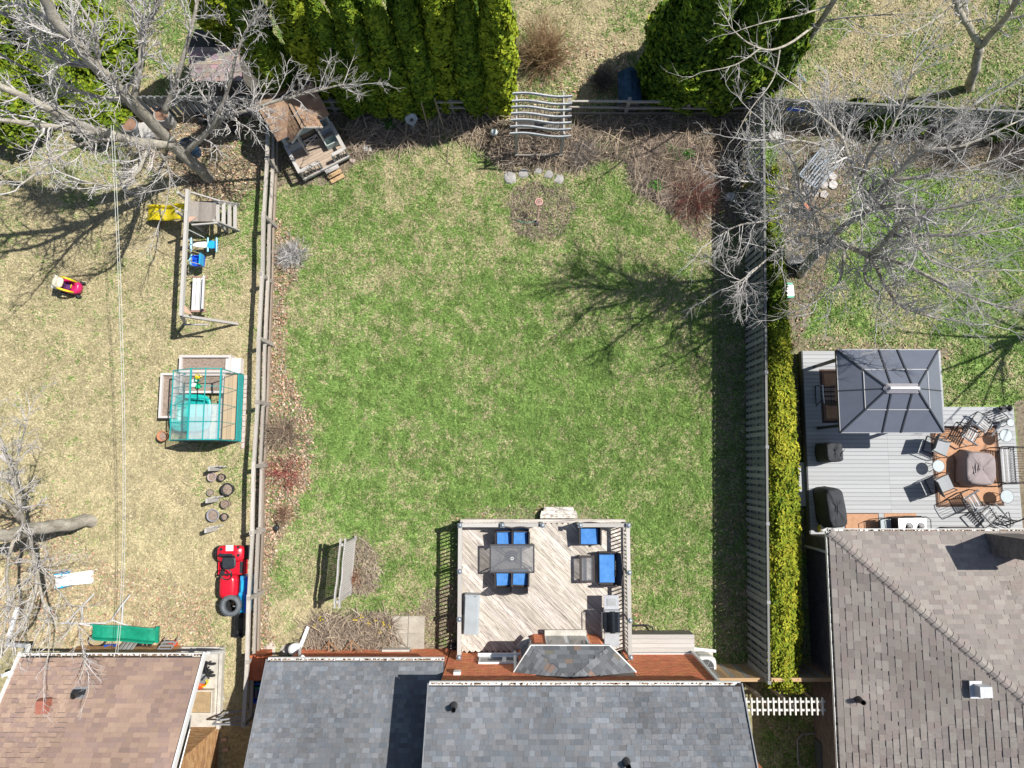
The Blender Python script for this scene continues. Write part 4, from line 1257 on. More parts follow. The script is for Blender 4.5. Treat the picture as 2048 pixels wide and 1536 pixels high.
# the tree whose trunk comes in at the lower left
t = Tree(47)
base = at(182, 1043, 0)
q, rr = t.limb([base + Vector((0, 0, -.3)), base, at(120, 1050, 1.6), at(50, 1062, 3.2), at(-30, 1073, 4.8), at(-120, 1085, 6.5)], .26, .17, 10)
for pts, r0, r1 in ((L((50, 1062, 3.2), (40, 1010, 4.4), (20, 930, 5.2), (-10, 850, 6)), .09, .03), (L((40, 1040, 3.8), (15, 1005, 4.8), (-30, 985, 5.6)), .09, .05), (L((60, 1075, 3.4), (72, 1150, 4.5), (62, 1220, 5.2), (20, 1290, 5.6)), .08, .02),
                    (L((30, 1068, 3.6), (15, 1130, 4.6), (15, 1200, 5.4), (5, 1290, 6)), .07, .02), (L((72, 1130, 4.3), (85, 1200, 4.8), (100, 1270, 5), (90, 1340, 5.2)), .05, .014), (L((45, 1062, 3.2), (30, 960, 5), (45, 880, 5.6), (60, 820, 6)), .045, .012),
                    (L((55, 1100, 3.8), (100, 1160, 4.6), (150, 1230, 4.9), (170, 1330, 5)), .035, .01)):
    q, rr = t.limb(pts, r0, r1)
    t.dress(q, rr, .22, .5, 1.4, 2, .15, -.01)
t.build('thick trunked bare tree at the left edge above the toy slide', base)
# a bare tree outside the frame on the right; only its shadow reaches the neighbour's lawn
t = Tree(49)
base = at(2170, 640, 0)
q, rr = t.limb([base + Vector((0, 0, -.3)), base, base + Vector((.1, .1, 3)), base + Vector((0, .2, 6))], .2, .1, 8)
for i in range(9):
    a = i * .7
    q, rr = t.limb([base + Vector((0, .1, 2 + i * .4)), base + Vector((math.cos(a) * 1.3, math.sin(a) * 1.3, 3.6 + i * .45)), base + Vector((math.cos(a) * 2.8, math.sin(a) * 2.8, 5 + i * .5))], .07, .02)
    t.dress(q, rr, .5, .5, 1.3, 1, .2, .0)
t.build('bare tree by the lawn beyond the gazebo, at the far right edge', base)

# ------------------------------------------------------------------ shrubs
def shrub(label, px, py, rad, h, n, cols, seed, name='bare_shrub', r=.008, lev=1, group=None, up=1.0):
    rs = random.Random(seed)
    c = at(px, py, 0)
    t = thing(name, label, 'shrub', (c.x, c.y, 0), 0, group)
    b = MB()
    def grow(p, d, l, r, lev, col):
        pts = [p]
        k = 4
        for i in range(k):
            d = (d + Vector((rs.gauss(0, .2), rs.gauss(0, .2), rs.gauss(0, .12)))).normalized()
            pts.append(pts[-1] + d * l / k)
        for q in pts[1:]: q.z = max(q.z, .02)
        b.tube(pts, [r * (1 - .6 * i / k) for i in range(k + 1)], 3, col, caps=False)
        if lev:
            for j in range(3):
                i = rs.randint(1, k - 1)
                o = Vector((rs.gauss(0, 1), rs.gauss(0, 1), rs.gauss(.2, .6))).normalized()
                grow(pts[i], d + o * .8, l * rs.uniform(.3, .6), r * .65, lev - 1, col)
    for i in range(n):
        th = rs.uniform(0, 6.28); e = rs.uniform(.15, 1.2) * up
        d = Vector((math.cos(th), math.sin(th), math.tan(min(1.35, e)) * h / rad)).normalized()
        l = math.hypot(rad * rs.uniform(.5, 1.05), h * rs.uniform(.2, .9)) * .8
        k = rs.uniform(.7, 1.25); cc = rs.choice(cols)
        grow(Vector((rs.gauss(0, rad * .12), rs.gauss(0, rad * .12), 0)), d, l, r, lev, tuple(q * k for q in cc))
    b.build('twigs', STEM, t)
GREYS = [(.46, .45, .44), (.55, .54, .53), (.38, .37, .36)]
BRN = [(.30, .235, .18), (.38, .30, .23), (.24, .185, .145)]
REDT = [(.32, .10, .085), (.36, .15, .12), (.27, .09, .08), (.34, .24, .19)]
shrub('silvery grey twiggy bush against the rail fence near the bench swing', 585, 512, .80, .7, 190, [(.52, .51, .50), (.62, .61, .60), (.44, .43, .42)], 1, r=.011)
shrub('brown bare shrub straddling the rail fence beside the greenhouse', 566, 866, 1.05, .8, 130, BRN, 2, r=.011)
shrub('red stemmed dogwood by the rail fence below the brown shrub', 572, 945, 1.15, .6, 75, [(.40, .10, .09), (.34, .08, .07), (.36, .22, .17), (.45, .34, .27)], 3, r=.010)
shrub('low tawny seed head clump over fallen leaves above the red tractor', 572, 1030, .5, .4, 110, [(.40, .28, .18), (.30, .19, .12), (.18, .11, .08)], 4)
shrub('reddish brown thicket beside the shaded corner of the tall fence', 1385, 398, 1.35, .75, 260, [(.32, .12, .10), (.27, .10, .09), (.30, .20, .16), (.40, .30, .24), (.24, .17, .14)], 5, r=.010)
shrub('tall tan willowy shrub behind the fence next to the arbor', 1085, 118, 1.35, 2.6, 420, [(.42, .31, .17), (.36, .25, .14), (.34, .22, .15)], 6, r=.009, up=1.15)
shrub('grey ornamental shrub sprawling at the foot of the arbor', 1165, 310, .75, .6, 220, [(.38, .35, .33), (.30, .27, .25)], 7)
shrub('straw coloured grass clump left of the arbor', 985, 285, .6, .5, 170, [(.46, .37, .26), (.36, .29, .21)], 8)
shrub('pale dead perennial clump with green shoots in the back bed', 1335, 325, 1.0, .55, 330, ST, 9, 'perennial_clump')
shrub('dark bare shrub beside the little shed', 1205, 165, .75, .8, 200, [(.13, .115, .10), (.20, .18, .16)], 10)
shrub('brown stalks in the bed under the house eave', 680, 1275, .75, .45, 200, ST, 11, 'perennial_clump')
shrub('dry hydrangea stalks beside the paving slabs', 745, 1275, .55, .45, 150, ST, 12, 'perennial_clump')
shrub('rusty sprig growing through the lattice screen', 706, 1155, .35, .7, 60, [(.42, .20, .12), (.34, .17, .11)], 13)
shrub('tan twig pile at the foot of the tree by the top fence', 1572, 160, .5, .3, 120, ST, 14)
shrub('thin bare shrub beneath the right hand tree near the bench', 1545, 215, .7, .8, 80, GREYS, 15)
shrub('rough grey thicket under the branches by the back boundary', 1890, 285, 1.8, .9, 420, [(.16, .14, .12), (.24, .21, .19), (.32, .30, .28)], 16)
shrub('rough brown thicket at the right edge under the branches', 2020, 320, 1.4, .8, 300, [(.18, .15, .13), (.26, .21, .18), (.34, .30, .28)], 17)
for i, (px, py) in enumerate([(1338, 304), (1348, 316), (1372, 312), (1312, 376), (780, 252)]):
    c = at(px, py, 0); rs = np.random.RandomState(i)
    n = 110
    p = np.stack([rs.normal(0, .12, n), rs.normal(0, .12, n), rs.uniform(.05, .24, n)], 1)
    nr = np.tile((0., 0., 1.), (n, 1))
    v, f = leaf_cloud(p, nr, .06, None, rs, 2.2)
    o = link('green_plant', mk_mesh('green_plant', v, f, LEAF, np.array((.045, .135, .02)) * rs.uniform(.6, 1.6, (n, 1))), None, (c.x, c.y, .02))
    tag(o, ('fresh green plant, upper of the pair in the dead stalks', 'fresh green plant, lower of the pair in the dead stalks', 'fresh green plant beside the pair in the dead stalks', 'small green plant at the edge of the bed by the red thicket', 'small green sprout in the bed near the birdbath', 'low green weed beside the sprinkler')[i], 'plant', 'green shoots in the beds')
for i, (px, py) in enumerate([(645, 1236), (712, 1238), (726, 1233), (752, 1236), (768, 1246), (778, 1252), (632, 1250), (762, 1262), (740, 1245)]):
    c = at(px, py, 0); rs = random.Random(i); b = MB()
    for k in range(14):
        a = rs.uniform(0, 6.28); d = Vector((math.cos(a) * .07, math.sin(a) * .07, .16))
        b.tube([(0, 0, 0), d], [.008, .005], 3, (.06, .16, .02), caps=False)
    for k in range(6):
        a = rs.uniform(0, 6.28); x, y = math.cos(a) * rs.uniform(.02, .09), math.sin(a) * rs.uniform(.02, .09)
        b.lathe((x, y, .18), [(.008, -.02), (.02, 0), (.021, .01), (.008, .008)], 6, (.62, .45, .03))
    o = b.build('daffodil', STEM, None, loc=(c.x, c.y, 0))
    tag(o, 'yellow daffodil clump, ' + ('upper one nearest the white downspout', 'largest upper clump at the middle of the bed', 'small clump just right of the middle of the bed', 'upper clump toward the paving slabs', 'clump at the corner by the upper paving slab', 'lowest clump beside the paving slabs', 'lower one nearest the white downspout', 'clump among the dry hydrangea stalks', 'clump between the bed middle and the slabs')[i], 'flower', 'daffodil clumps in the house bed')

# ------------------------------------------------------------------ the wooden deck
DZ = .60
X0, X1, Y0, Y1 = -1.84, 4.04, -6.58, -2.02
dk = thing('deck', 'weathered grey wooden deck with diagonal boards, railings and a cut corner step', 'deck', (1.1, -4.3, 0))
b = MB(True); b.box(((X0 + X1) / 2, (Y0 + Y1) / 2, .27), (X1 - X0 - .06, Y1 - Y0 - .06, .54)); b.build('skirt', WOODD, dk)
def clip_diag(k, s):
    """boards run down to the right: x + y = const lines are perpendicular; returns the end points inside the deck"""
    d = Vector((1, -1, 0)).normalized(); n = Vector((1, 1, 0)).normalized()
    o = n * k
    lo, hi = -50, 50
    for ax, a0, a1 in ((0, X0 + .01, X1 - .01), (1, Y0 + .01, Y1 - .12)):
        t0, t1 = (a0 - o[ax]) / d[ax], (a1 - o[ax]) / d[ax]
        lo, hi = max(lo, min(t0, t1)), min(hi, max(t0, t1))
    return (o + d * lo, o + d * hi) if hi - lo > .12 else None
k = -7.0
while k < 4:
    e = clip_diag(k, 0)
    if e:
        u = R.uniform(.74, 1.16)
        c = (u, u * R.uniform(.97, 1.0), u * R.uniform(.93, 1.0))
        parts = [e]
        if (e[1] - e[0]).length > 3.6 and R.random() < .6:
            m = e[0].lerp(e[1], R.uniform(.35, .65)); parts = [(e[0], m - (e[1] - e[0]).normalized() * .002), (m + (e[1] - e[0]).normalized() * .002, e[1])]
        for p, q in parts:
            piece('board', DECKW, dk, p + Vector((0, 0, DZ - .02)), q + Vector((0, 0, DZ - .02)), .136, .035, col=c, jit=.12)
    k += .1415
piece('edge_board', DECKW, dk, (X0, Y1 - .055, DZ - .012), (X1, Y1 - .055, DZ - .012), .12, .04)
sp = [(1.02, -2.0), (1.02, -1.80), (1.18, -1.60), (2.20, -1.60), (2.36, -1.80), (2.36, -2.0)]
for i in range(3):
    y0, y1 = -2.0 + i * .137, -2.0 + (i + 1) * .137 - .008
    ins = (0, 0, .11)[i]; ins2 = (0, .05, .16)[i]
    m = MB(True); m.prism([(1.02 + ins, y0), (2.36 - ins, y0), (2.36 - ins2, y1), (1.02 + ins2, y1)], .24, .30)
    m.build('step_board', DECKW, dk)
m = MB(True); m.prism([(1.06, -2.0), (1.06, -1.8), (1.2, -1.64), (2.18, -1.64), (2.32, -1.8), (2.32, -2.0)], 0, .24); m.build('step_riser', WOODD, dk)
CAPM = mat('blue_grey_post_cap', (.22, .25, .29), .4, var=.1, metal=.3)
WX, EX, NY = -1.78, 3.98, -2.14
posts = [(WX, NY), (-.33, NY), (1.04, NY), (2.33, NY), (EX, NY), (WX, -3.68), (WX, -5.26), (WX, -6.50), (EX, -3.72), (EX, -5.30), (EX, -6.50)]
for x, y in posts:
    o = piece('post', WOODG, dk, (x, y, .1), (x, y, 1.58), .09, .09, up=(0, 1, 0))
    b = MB(True); b.box((x, y, 1.605), (.15, .15, .03)); b.lathe((x, y, 1.62), [(.09, 0), (.06, .04), (.0, .055)], 4, caps=False); b.build('post_cap', CAPM, dk)
def railing(p, q):
    p, q = Vector((*p, 0)), Vector((*q, 0))
    d = q - p; l = d.length; d.normalize()
    piece('top_rail', WOODG, dk, p + Vector((0, 0, 1.50)), q + Vector((0, 0, 1.50)), .13, .035)
    piece('bottom_rail', WOODG, dk, p + Vector((0, 0, .72)), q + Vector((0, 0, .72)), .04, .08)
    n = int(l / .125)
    for i in range(n):
        c = p + d * (i + .5) * l / n
        piece('baluster', WOODG, dk, c + Vector((0, 0, .66)), c + Vector((0, 0, 1.482)), .036, .036, up=d)
for a, c in ((0, 1), (1, 2), (3, 4), (0, 5), (5, 6), (6, 7), (4, 8), (8, 9), (9, 10)):
    p, q = Vector(posts[a]), Vector(posts[c]); d = (q - p).normalized() * .046
    railing(p + d, q - d)

# furniture on it
def wicker_chair(name, label, w, d, seat_z, back, group, arms=True, cat='chair'):
    t = thing(name, label, cat, (0, 0, 0), 0, group)
    b = MB(); b.box((0, 0, seat_z - .07), (w, d, .10)); b.box((0, -d / 2 + .03, seat_z - .2), (w - .06, .04, .2)); b.build('seat', WICKER, t)
    for sx in (-1, 1):
        for sy in (-1, 1):
            b = MB(); b.tube([(sx * (w / 2 - .04), sy * (d / 2 - .05), 0), (sx * (w / 2 - .05), sy * (d / 2 - .07), seat_z - .08)], .028, 6); b.build('leg', WICKER, t)
        if arms:
            b = MB(); b.tube([(sx * (w / 2 - .02), -d / 2 + .06, seat_z - .06), (sx * w / 2, -d / 2 + .02, seat_z + .20), (sx * w / 2, 0, seat_z + .24), (sx * w / 2, d / 2 - .02, seat_z + .27)], .034, 6)
            b.box((sx * (w / 2), .02, seat_z + .08), (.03, d * .86, .26)); b.build('armrest', WICKER, t)
    b = MB()
    n = 7
    f, k = [], []
    for i in range(n):
        x = (i / (n - 1) - .5) * w * .98
        bow = .05 * (1 - (2 * x / w) ** 2)
        f.append([(x, d / 2 - .02 + bow * .6, seat_z - .02), (x, d / 2 + .02 + bow * .6, seat_z - .02), (x, d / 2 + .16 + bow, seat_z + back + bow), (x, d / 2 + .12 + bow, seat_z + back + bow)])
    b.loft(f); b.build('backrest', WICKER, t)
    m = MB()
    m.box((0, -.01, seat_z + .03), (w * .86, d * .9, .08), top=.95); m.build('seat_cushion', BLUEC, t)
    return t
GC = 'wicker dining chairs with blue seats at the glass table'
c0 = wicker_chair('dining_chair', 'blue seated wicker dining chair at the upper table side, nearer the deck corner', .58, .56, .44, .50, GC)
p = at(1008, 1078, 1.0)
c0.location = (p.x, p.y, DZ); c0.rotation_euler = (0, 0, 0.03); ORG[c0] = Vector(c0.location)
for px, py, rz, lab in ((1041, 1078, -.02, 'blue seated wicker dining chair at the upper table side, nearer the lounge set'), (1007, 1156, math.pi + .04, 'blue seated wicker dining chair at the lower table side, nearer the deck box'), (1040, 1155, math.pi - .03, 'blue seated wicker dining chair at the lower table side, nearer the lounge set')):
    p = at(px, py, 1.0); copy_of(c0, (p.x, p.y, DZ), rz, lab)
p = at(1024, 1117, 1.32)
t = thing('dining_table', 'rectangular smoked glass dining table with a dark frame and an umbrella hole', 'table', (p.x, p.y, DZ))
w, d = 1.54, .97
b = MB()
for s in (-1, 1): b.beam((-w / 2, s * (d / 2 - .02), .72), (w / 2, s * (d / 2 - .02), .72), .05, .04); b.beam((s * (w / 2 - .02), -d / 2 + .04, .72), (s * (w / 2 - .02), d / 2 - .04, .72), .05, .038)
b.build('frame', DARKM, t)
b = MB(); b.box((0, 0, .727), (w - .08, d - .08, .008)); b.build('glass_top', GLASSD, t)
for sx in (-1, 1):
    for sy in (-1, 1):
        b = MB(); b.tube([(sx * .70, sy * .42, 0), (sx * .62, sy * .36, .35), (sx * .70, sy * .43, .70)], .024, 6); b.build('leg', DARKM, t)
b = MB(); b.beam((-.62, -.36, .2), (.62, .36, .2), .03, .02); b.beam((-.62, .36, .215), (.62, -.36, .215), .03, .02); b.lathe((0, 0, .05), [(.2, 0), (.2, .05), (.05, .08)], 14); b.build('brace', DARKM, t)
b = MB(); b.tube([(.045 * math.cos(i * .6283), .045 * math.sin(i * .6283), .737) for i in range(10)], .012, 5, closed=True); b.build('umbrella_ring', WHITEP, t)

p = at(1179, 1072, 1.0)
a0 = wicker_chair('lounge_chair', 'wide wicker armchair with a blue cushion in the corner of the deck', .74, .62, .36, .34, 'wicker lounge set')
a0.location = (p.x, p.y, DZ); a0.rotation_euler = (0, 0, 0); ORG[a0] = Vector(a0.location)
p = at(1213, 1137, .98)
s0 = wicker_chair('loveseat', 'wicker loveseat with a long blue cushion along the deck railing', 1.14, .6, .36, .34, 'wicker lounge set', cat='sofa')
s0.location = (p.x + .02, p.y, DZ); s0.rotation_euler = (0, 0, -math.pi / 2); ORG[s0] = Vector(s0.location)
b = MB()
for i in range(8):
    x = -.48 + i * .137
    b.tube([(x, .33, .42), (x, .46, .70)], .012, 5)
b.build('back_bars', WICKER, s0)
p = at(1174, 1138, 1.0)
t = thing('coffee_table', 'wicker coffee table with a grey glass top in front of the loveseat', 'table', (p.x, p.y, DZ))
b = MB(); w, d = .52, .92
for s in (-1, 1): b.beam((-w / 2, s * (d / 2 - .035), .42), (w / 2, s * (d / 2 - .035), .42), .08, .06); b.beam((s * (w / 2 - .035), -d / 2 + .07, .42), (s * (w / 2 - .035), d / 2 - .07, .42), .08, .058)
b.build('frame', WICKER, t)
b = MB(); b.box((0, 0, .44), (w - .13, d - .13, .01)); b.build('glass_top', GLASSD, t)
for sx in (-1, 1):
    for sy in (-1, 1): b = MB(); b.tube([(sx * .23, sy * .42, 0), (sx * .23, sy * .42, .4)], .025, 6); b.build('leg', WICKER, t)
BOXG = mat('pale_grey_plastic', (.34, .375, .40), .5, var=.06, scale=3)
p = at(943, 1229, 1.15)
t = thing('deck_box', 'pale grey plastic storage box standing along the deck railing', 'storage box', (p.x, p.y, DZ), -.03)
b = MB(); b.box((0, 0, .26), (.50, 1.28, .52), top=1.03); b.build('body', BOXG, t)
b = MB(); b.loft([[(-.27, y, .525), (-.24, y, .585), (.20, y, .60), (.27, y, .53)] for y in (-.66, -.6, .6, .66)]); b.box((-.21, 0, .60), (.03, 1.2, .02)); b.build('lid', BOXG, t)
b = MB(); b.box((.10, .62, .61), (.05, .02, .012)); b.build('latch', BLACKM, t)
p = at(1224, 1243, 1.5)
t = thing('barbecue', 'stainless gas barbecue with a dark curved hood and two side shelves against the railing', 'barbecue', (p.x, p.y, DZ))
b = MB(); b.box((0, 0, .42), (.48, .62, .66)); b.build('cabinet', BLACKM, t)
b = MB(); b.loft([[(-.27 + .54 * (i / 8), -.36, .80 + .26 * math.sin(math.pi * (i / 8)) ** .7), (-.27 + .54 * (i / 8), .36, .80 + .26 * math.sin(math.pi * (i / 8)) ** .7)][::1] for i in range(9)], caps=False)
b.loft([[(-.25, y, .78), (.25, y, .78), (.27, y, .9), (0, y, 1.06), (-.27, y, .9)] for y in (-.35, .35)]); b.build('hood', mat('dark_hood_steel', (.05, .06, .075), .25, metal=.6, var=.1), t)
for s in (-1, 1):
    b = MB(); b.box((0, s * .36, .93), (.58, .05, .2), top=.9); b.build('hood_end', STEEL, t)
    b = MB(); b.box((0, s * .62, .80), (.50, .46, .05)); b.build('side_shelf', mat('pale_shelf_metal', (.42, .44, .47), .4, var=.06, metal=.4), t)
b = MB(); b.tube([(-.27, -.32, .96), (-.35, -.32, .97), (-.35, .32, .97), (-.27, .32, .96)], .016, 6); b.build('handle', STEEL, t)
b = MB(); b.box((0, .62, .835), (.30, .24, .02)); b.build('side_burner_lid', STEEL, t)
for s in (-1, 1): b = MB(); b.lathe((.2, s * .26, 0), [(.0, 0), (.07, 0), (.07, .05), (0, .05)], 10, sy=.5); b.build('caster', BLACKM, t)
b = MB(True); c = at(868, 1290, 0); c = at(910, 1292, 0)
b.lathe((c.x, c.y, 0), [(.10, 0), (.15, .14), (.17, .22), (.15, .2)], 14); b.lathe((c.x, c.y, .2), [(.05, 0), (.08, .05), (.0, .1)], 10)
tag(b.build('flower_pot', BLACKM, None, True), 'black pot with a pale stone at the corner of the deck by the brick wall', 'pot')

# beside the house
for i, (px, py, lab) in enumerate(((800, 1249, 'upper slab on the bed side of the four paving slabs'), (833, 1249, 'upper slab on the deck side of the four paving slabs'), (799, 1283, 'lower slab on the bed side, nearest the wall and the stalks'), (832, 1283, 'lower slab on the deck side, nearest the wall'))):
    c = at(px, py, .04); b = MB(); b.box((0, 0, 0), (.585, .60, .07), R.uniform(-.025, .025), top=.975)
    o = b.build('paving_slab', CONC, None, loc=(c.x, c.y, .02)); k = R.uniform(.68, .84); o.color = (k, k * .97, k * .92, 1)
    tag(o, 'beige square concrete ' + lab, 'paving slab', 'paving slabs by the back wall')
t = thing('cellar_hatch', 'long low box with a grey board lid against the brick wall past the deck', 'hatch', (5.15, -6.0, 0))
b = MB(True); b.box((5.2, -6.28, .32), (2.3, .62, .64)); b.build('body', WOODD, t)
for i in range(4): piece('board', WOODG, t, (4.02, -6.04 - i * .15, .665), (6.36, -6.04 - i * .15, .665), .142, .04)
b = MB(True); b.box((5.2, -6.595, .72), (2.36, .03, .16)); b.build('back_flashing', WHITE, t)
b = MB(True); c = at(1275, 1294, .1)
b.tube([(4.05, -5.95, .25), (4.1, -5.78, .25), (4.8, -5.74, .25), (4.98, -5.82, .25), (5.02, -5.95, .25)], .03, 6)
tag(b.build('window_well', BLACKM), 'black curved edging rim in front of the low boarded box', 'edging')
b = MB(True); b.beam(at(1340, 1297, .06), at(1378, 1290, .06), .1, .06)
tag(b.build('splash_block', WHITE), 'short white plank lying in the bed by the wall', 'plank')
p = at(1412, 1334, .75)
t = thing('air_conditioner', 'white round topped air conditioner unit beside the corner of the brick house', 'air conditioner', (p.x, p.y, 0))
b = MB(); b.box((0, 0, .05), (.86, .86, .1)); b.build('pad', CONC, t)
b = MB(); n = 28
sq = lambda r, z: [(math.copysign(abs(math.cos(i * 6.2832 / n)) ** .55, math.cos(i * 6.2832 / n)) * r, math.copysign(abs(math.sin(i * 6.2832 / n)) ** .55, math.sin(i * 6.2832 / n)) * r, z) for i in range(n)]
b.loft([sq(.36, .1), sq(.37, .72), sq(.34, .78), sq(.28, .79)]); b.build('cabinet', mat('cream_metal', (.60, .59, .56), .45, var=.06), t)
b = MB()
b.lathe((0, 0, .792), [(.0, 0), (.26, 0), (.26, .004), (0, .004)], 24); g = b.build('fan_opening', BLACKM, t)
b = MB()
for r in (.07, .12, .17, .22, .265): b.tube([(r * math.cos(i * .2618), r * math.sin(i * .2618), .806) for i in range(24)], .007, 4, closed=True)
for i in range(6): b.beam((0, 0, .80), (.27 * math.cos(i * 1.047), .27 * math.sin(i * 1.047), .80), .02, .012)
b.lathe((0, 0, .8), [(.05, 0), (.05, .02), (0, .02)], 10); b.build('grille', METAL, t)
# two old easel trellises leaning over the bed
for px, py, lab in ((668, 1300, 'rusty wooden diamond plant frame at the bed edge, partly behind the stalks'), (712, 1298, 'rusty wooden diamond plant frame with crossed bars leaning by the wall')):
    c = at(px, py, 0); t = thing('plant_frame', lab, 'trellis', (c.x, c.y, 0), 0, 'diamond plant frames')
    w_ = mat('rusty_wood', (.40, .22, .12), .9, var=.2, scale=5)
    A, B, C_, D = Vector((-.55, -.18, .12)), Vector((-.05, .42, .55)), Vector((.35, .16, .75)), Vector((-.12, -.22, .3))
    for a, e in ((A, B), (B, C_), (C_, D), (D, A), (A, C_), (B, D)): piece('bar', w_, t, a, e, .03, .03, world=False)
# lattice screen
t = thing('lattice_screen', 'white grey wooden lattice privacy screen standing on the lawn by a round bed', 'trellis', (-5.72, -3.65, 0))
S0, S1 = Vector((-5.66, -2.62, 0)), Vector((-5.80, -4.72, 0))
d = (S1 - S0).normalized()
for p in (S0 + d * .12, S1 - d * .12): piece('post', WOODG, t, p, p + Vector((0, 0, 2.06)), .09, .09, up=d)
for o in (-.09, .07):
    b = MB(True)
    n = 12
    pts = [S0.lerp(S1, -.04 + 1.08 * i / n) + Vector((o + .012 * math.sin(i * 1.1), 0, 2.02 + .03 * math.sin(i * .9))) for i in range(n + 1)]
    for i in range(n): b.beam(pts[i], pts[i + 1], .045, .14)
    b.build('top_beam', WOODG, t)
for z in (.18, 1.72): piece('frame_rail', WOODG, t, S0 + Vector((.01, 0, z)), S1 + Vector((.01, 0, z)), .05, .09)
for i in range(5): piece('board', WOODG, t, S0 + d * .0 + Vector((.03, 0, 1.80 + i * .045)), S1 + Vector((.03, 0, 1.80 + i * .045)), .02, .035)
for i in range(26):
    p = S0 + d * (.16 + i * 1.78 / 25)
    piece('lattice_slat', WOODG, t, p + Vector((.012, 0, .2)), p + Vector((.012, 0, 1.72)), .012, .030, up=(1, 0, 0))
for i in range(21):
    z = .24 + i * .072
    piece('lattice_slat', WOODG, t, S0 + d * .12 + Vector((-.004, 0, z)), S1 - d * .12 + Vector((-.004, 0, z)), .012, .030)

# ------------------------------------------------------------------ arbor, stones and small things at the back
t = thing('arbor', 'grey garden arbor with seven wavy slats over a lattice sided seat', 'arbor', (1.0, 12.4, 0))
AZ = 2.1
for i, (yl, xl, xr) in enumerate(((188, 1025, 1145), (203, 1024, 1144), (215, 1023, 1143), (228, 1022, 1143), (241, 1021, 1143), (254, 1020, 1142), (268, 1020, 1142))):
    a, c = at(xl, yl, AZ), at(xr, yl + 4, AZ)
    b = MB(True); n = 14
    top, bot, rings = [], [], []
    for k in range(n + 1):
        u = k / n; p = a.lerp(c, u)
        wv = .035 * math.sin(u * 6.0 + .3) ; zv = .03 * math.sin(u * 6.0)
        rings.append([(p.x, p.y + wv - .022, AZ + zv - .06), (p.x, p.y + wv + .022, AZ + zv - .06), (p.x, p.y + wv + .022, AZ + zv + .06), (p.x, p.y + wv - .022, AZ + zv + .06)])
    b.loft(rings); o = b.build('top_slat', mat('blue_grey_wood', (.30, .315, .335), .85, col2=(.50, .52, .545), scale=3, stretch=(1.5, 6, 6), fine=.15), t)
    o.color = (*(R.uniform(.9, 1.1),) * 3, 1)
fx = (.16, 1.86); fy = (11.72, 13.05)
for x in fx:
    piece('side_beam', WOODG, t, (x, fy[0] - .05, 2.0), (x, fy[1] + .2, 2.0), .05, .1)
    for y in fy: piece('post', WOODG, t, (x, y, 0), (x, y, 1.96), .09, .09, up=(0, 1, 0))
    for i in range(9): piece('lattice_slat', WOODD, t, (x, fy[0] + .08 + i * .15, .2), (x, fy[0] + .08 + i * .15, 1.6), .02, .012, up=(1, 0, 0))
    for i in range(10): piece('lattice_slat', WOODD, t, (x + .013, fy[0] + .05, .25 + i * .15), (x + .013, fy[1] - .05, .25 + i * .15), .012, .02)
for i in range(12): piece('lattice_slat', WOODD, t, (fx[0] + .08 + i * .14, 13.05, .3), (fx[0] + .08 + i * .14, 13.05, 1.75), .02, .012, up=(0, 1, 0))
for i in range(10): piece('lattice_slat', WOODD, t, (fx[0] + .05, 13.063, .36 + i * .15), (fx[1] - .05, 13.063, .36 + i * .15), .012, .02)
piece('sill', WOODG, t, (fx[0] - .05, 11.66, .30), (fx[1] + .05, 11.66, .30), .09, .12, col=(.62, .58, .52))
piece('seat_board', WOODD, t, (fx[0] + .04, 12.8, .42), (fx[1] - .04, 12.8, .42), .3, .03)

def rock(name, label, px, py, r, m, seed, cat='stone', group=None, h=.3, z=0.0):
    rs = random.Random(seed); c = at(px, py, 0); b = MB(); n = 9
    prof = [(1.0, 0), (1.02, .35), (.82, .8), (.45, 1.0)]
    j = [rs.uniform(.72, 1.22) for _ in range(n)]
    rings = [[(math.cos(i * 6.2832 / n) * r * k * j[i], math.sin(i * 6.2832 / n) * r * k * j[i] * rs.uniform(.8, 1), hh * h * r * rs.uniform(.85, 1.1)) for i in range(n)] for k, hh in prof]
    b.loft(rings)
    o = b.build(name, m, None, loc=(c.x, c.y, z)); tag(o, label, cat, group)
    if name == 'stepping_stone': o.color = (.66, .655, .65, 1)
    return o
GS = 'pale stepping stones before the arbor'
for i, (px, py, r, lab) in enumerate(((1020, 355, .20, 'largest pale stepping stone, end of the row nearest the birdbath side'), (1047, 347, .17, 'second pale stepping stone, half in the arbor shadow'), (1077, 342, .13, 'small grey stepping stone in the middle of the row'), (1098, 350, .16, 'rounded pale stepping stone, fourth of the row'), (1118, 358, .15, 'narrow white stepping stone at the end by the red thicket side'))):
    rock('stepping_stone', lab, px, py, r * 1.3, STONE, 60 + i, 'stone', GS, .3)
rock('garden_rock', 'white grey boulder at the shaded edge of the lawn by the playhouse', 734, 298, .2, STONE, 70, h=.9)
rock('garden_rock', 'small pinkish rock by the playhouse steps', 706, 323, .12, mat('pinkish_stone', (.42, .34, .30), .9, var=.15), 71, h=.8)
rock('flat_stone', 'round flat concrete colored stone by the fence end and the orange box', 540, 1300, .26, CONC, 72, h=.2)
rock('flat_stone', 'small flat grey stone next to the white round tub', 572, 1300, .21, CONC, 73, h=.2)
rock('garden_rock', 'grey rock in the dark corner below the red thicket', 1460, 392, .2, STONE, 74, h=.8)
rock('garden_rock', 'grey stone in the bed beside the fence below the greenery', 1548, 275, .3, STONE, 75, h=.7)
c = at(823, 240, .55)
t = thing('birdbath', 'white scalloped birdbath bowl on a pedestal before the evergreens', 'birdbath', (c.x, c.y, 0))
b = MB(); b.lathe((0, 0, 0), [(.16, 0), (.14, .05), (.06, .12), (.06, .5), (.1, .55)], 12); b.build('pedestal', WHITEP, t, True)
b = MB(); n = 32
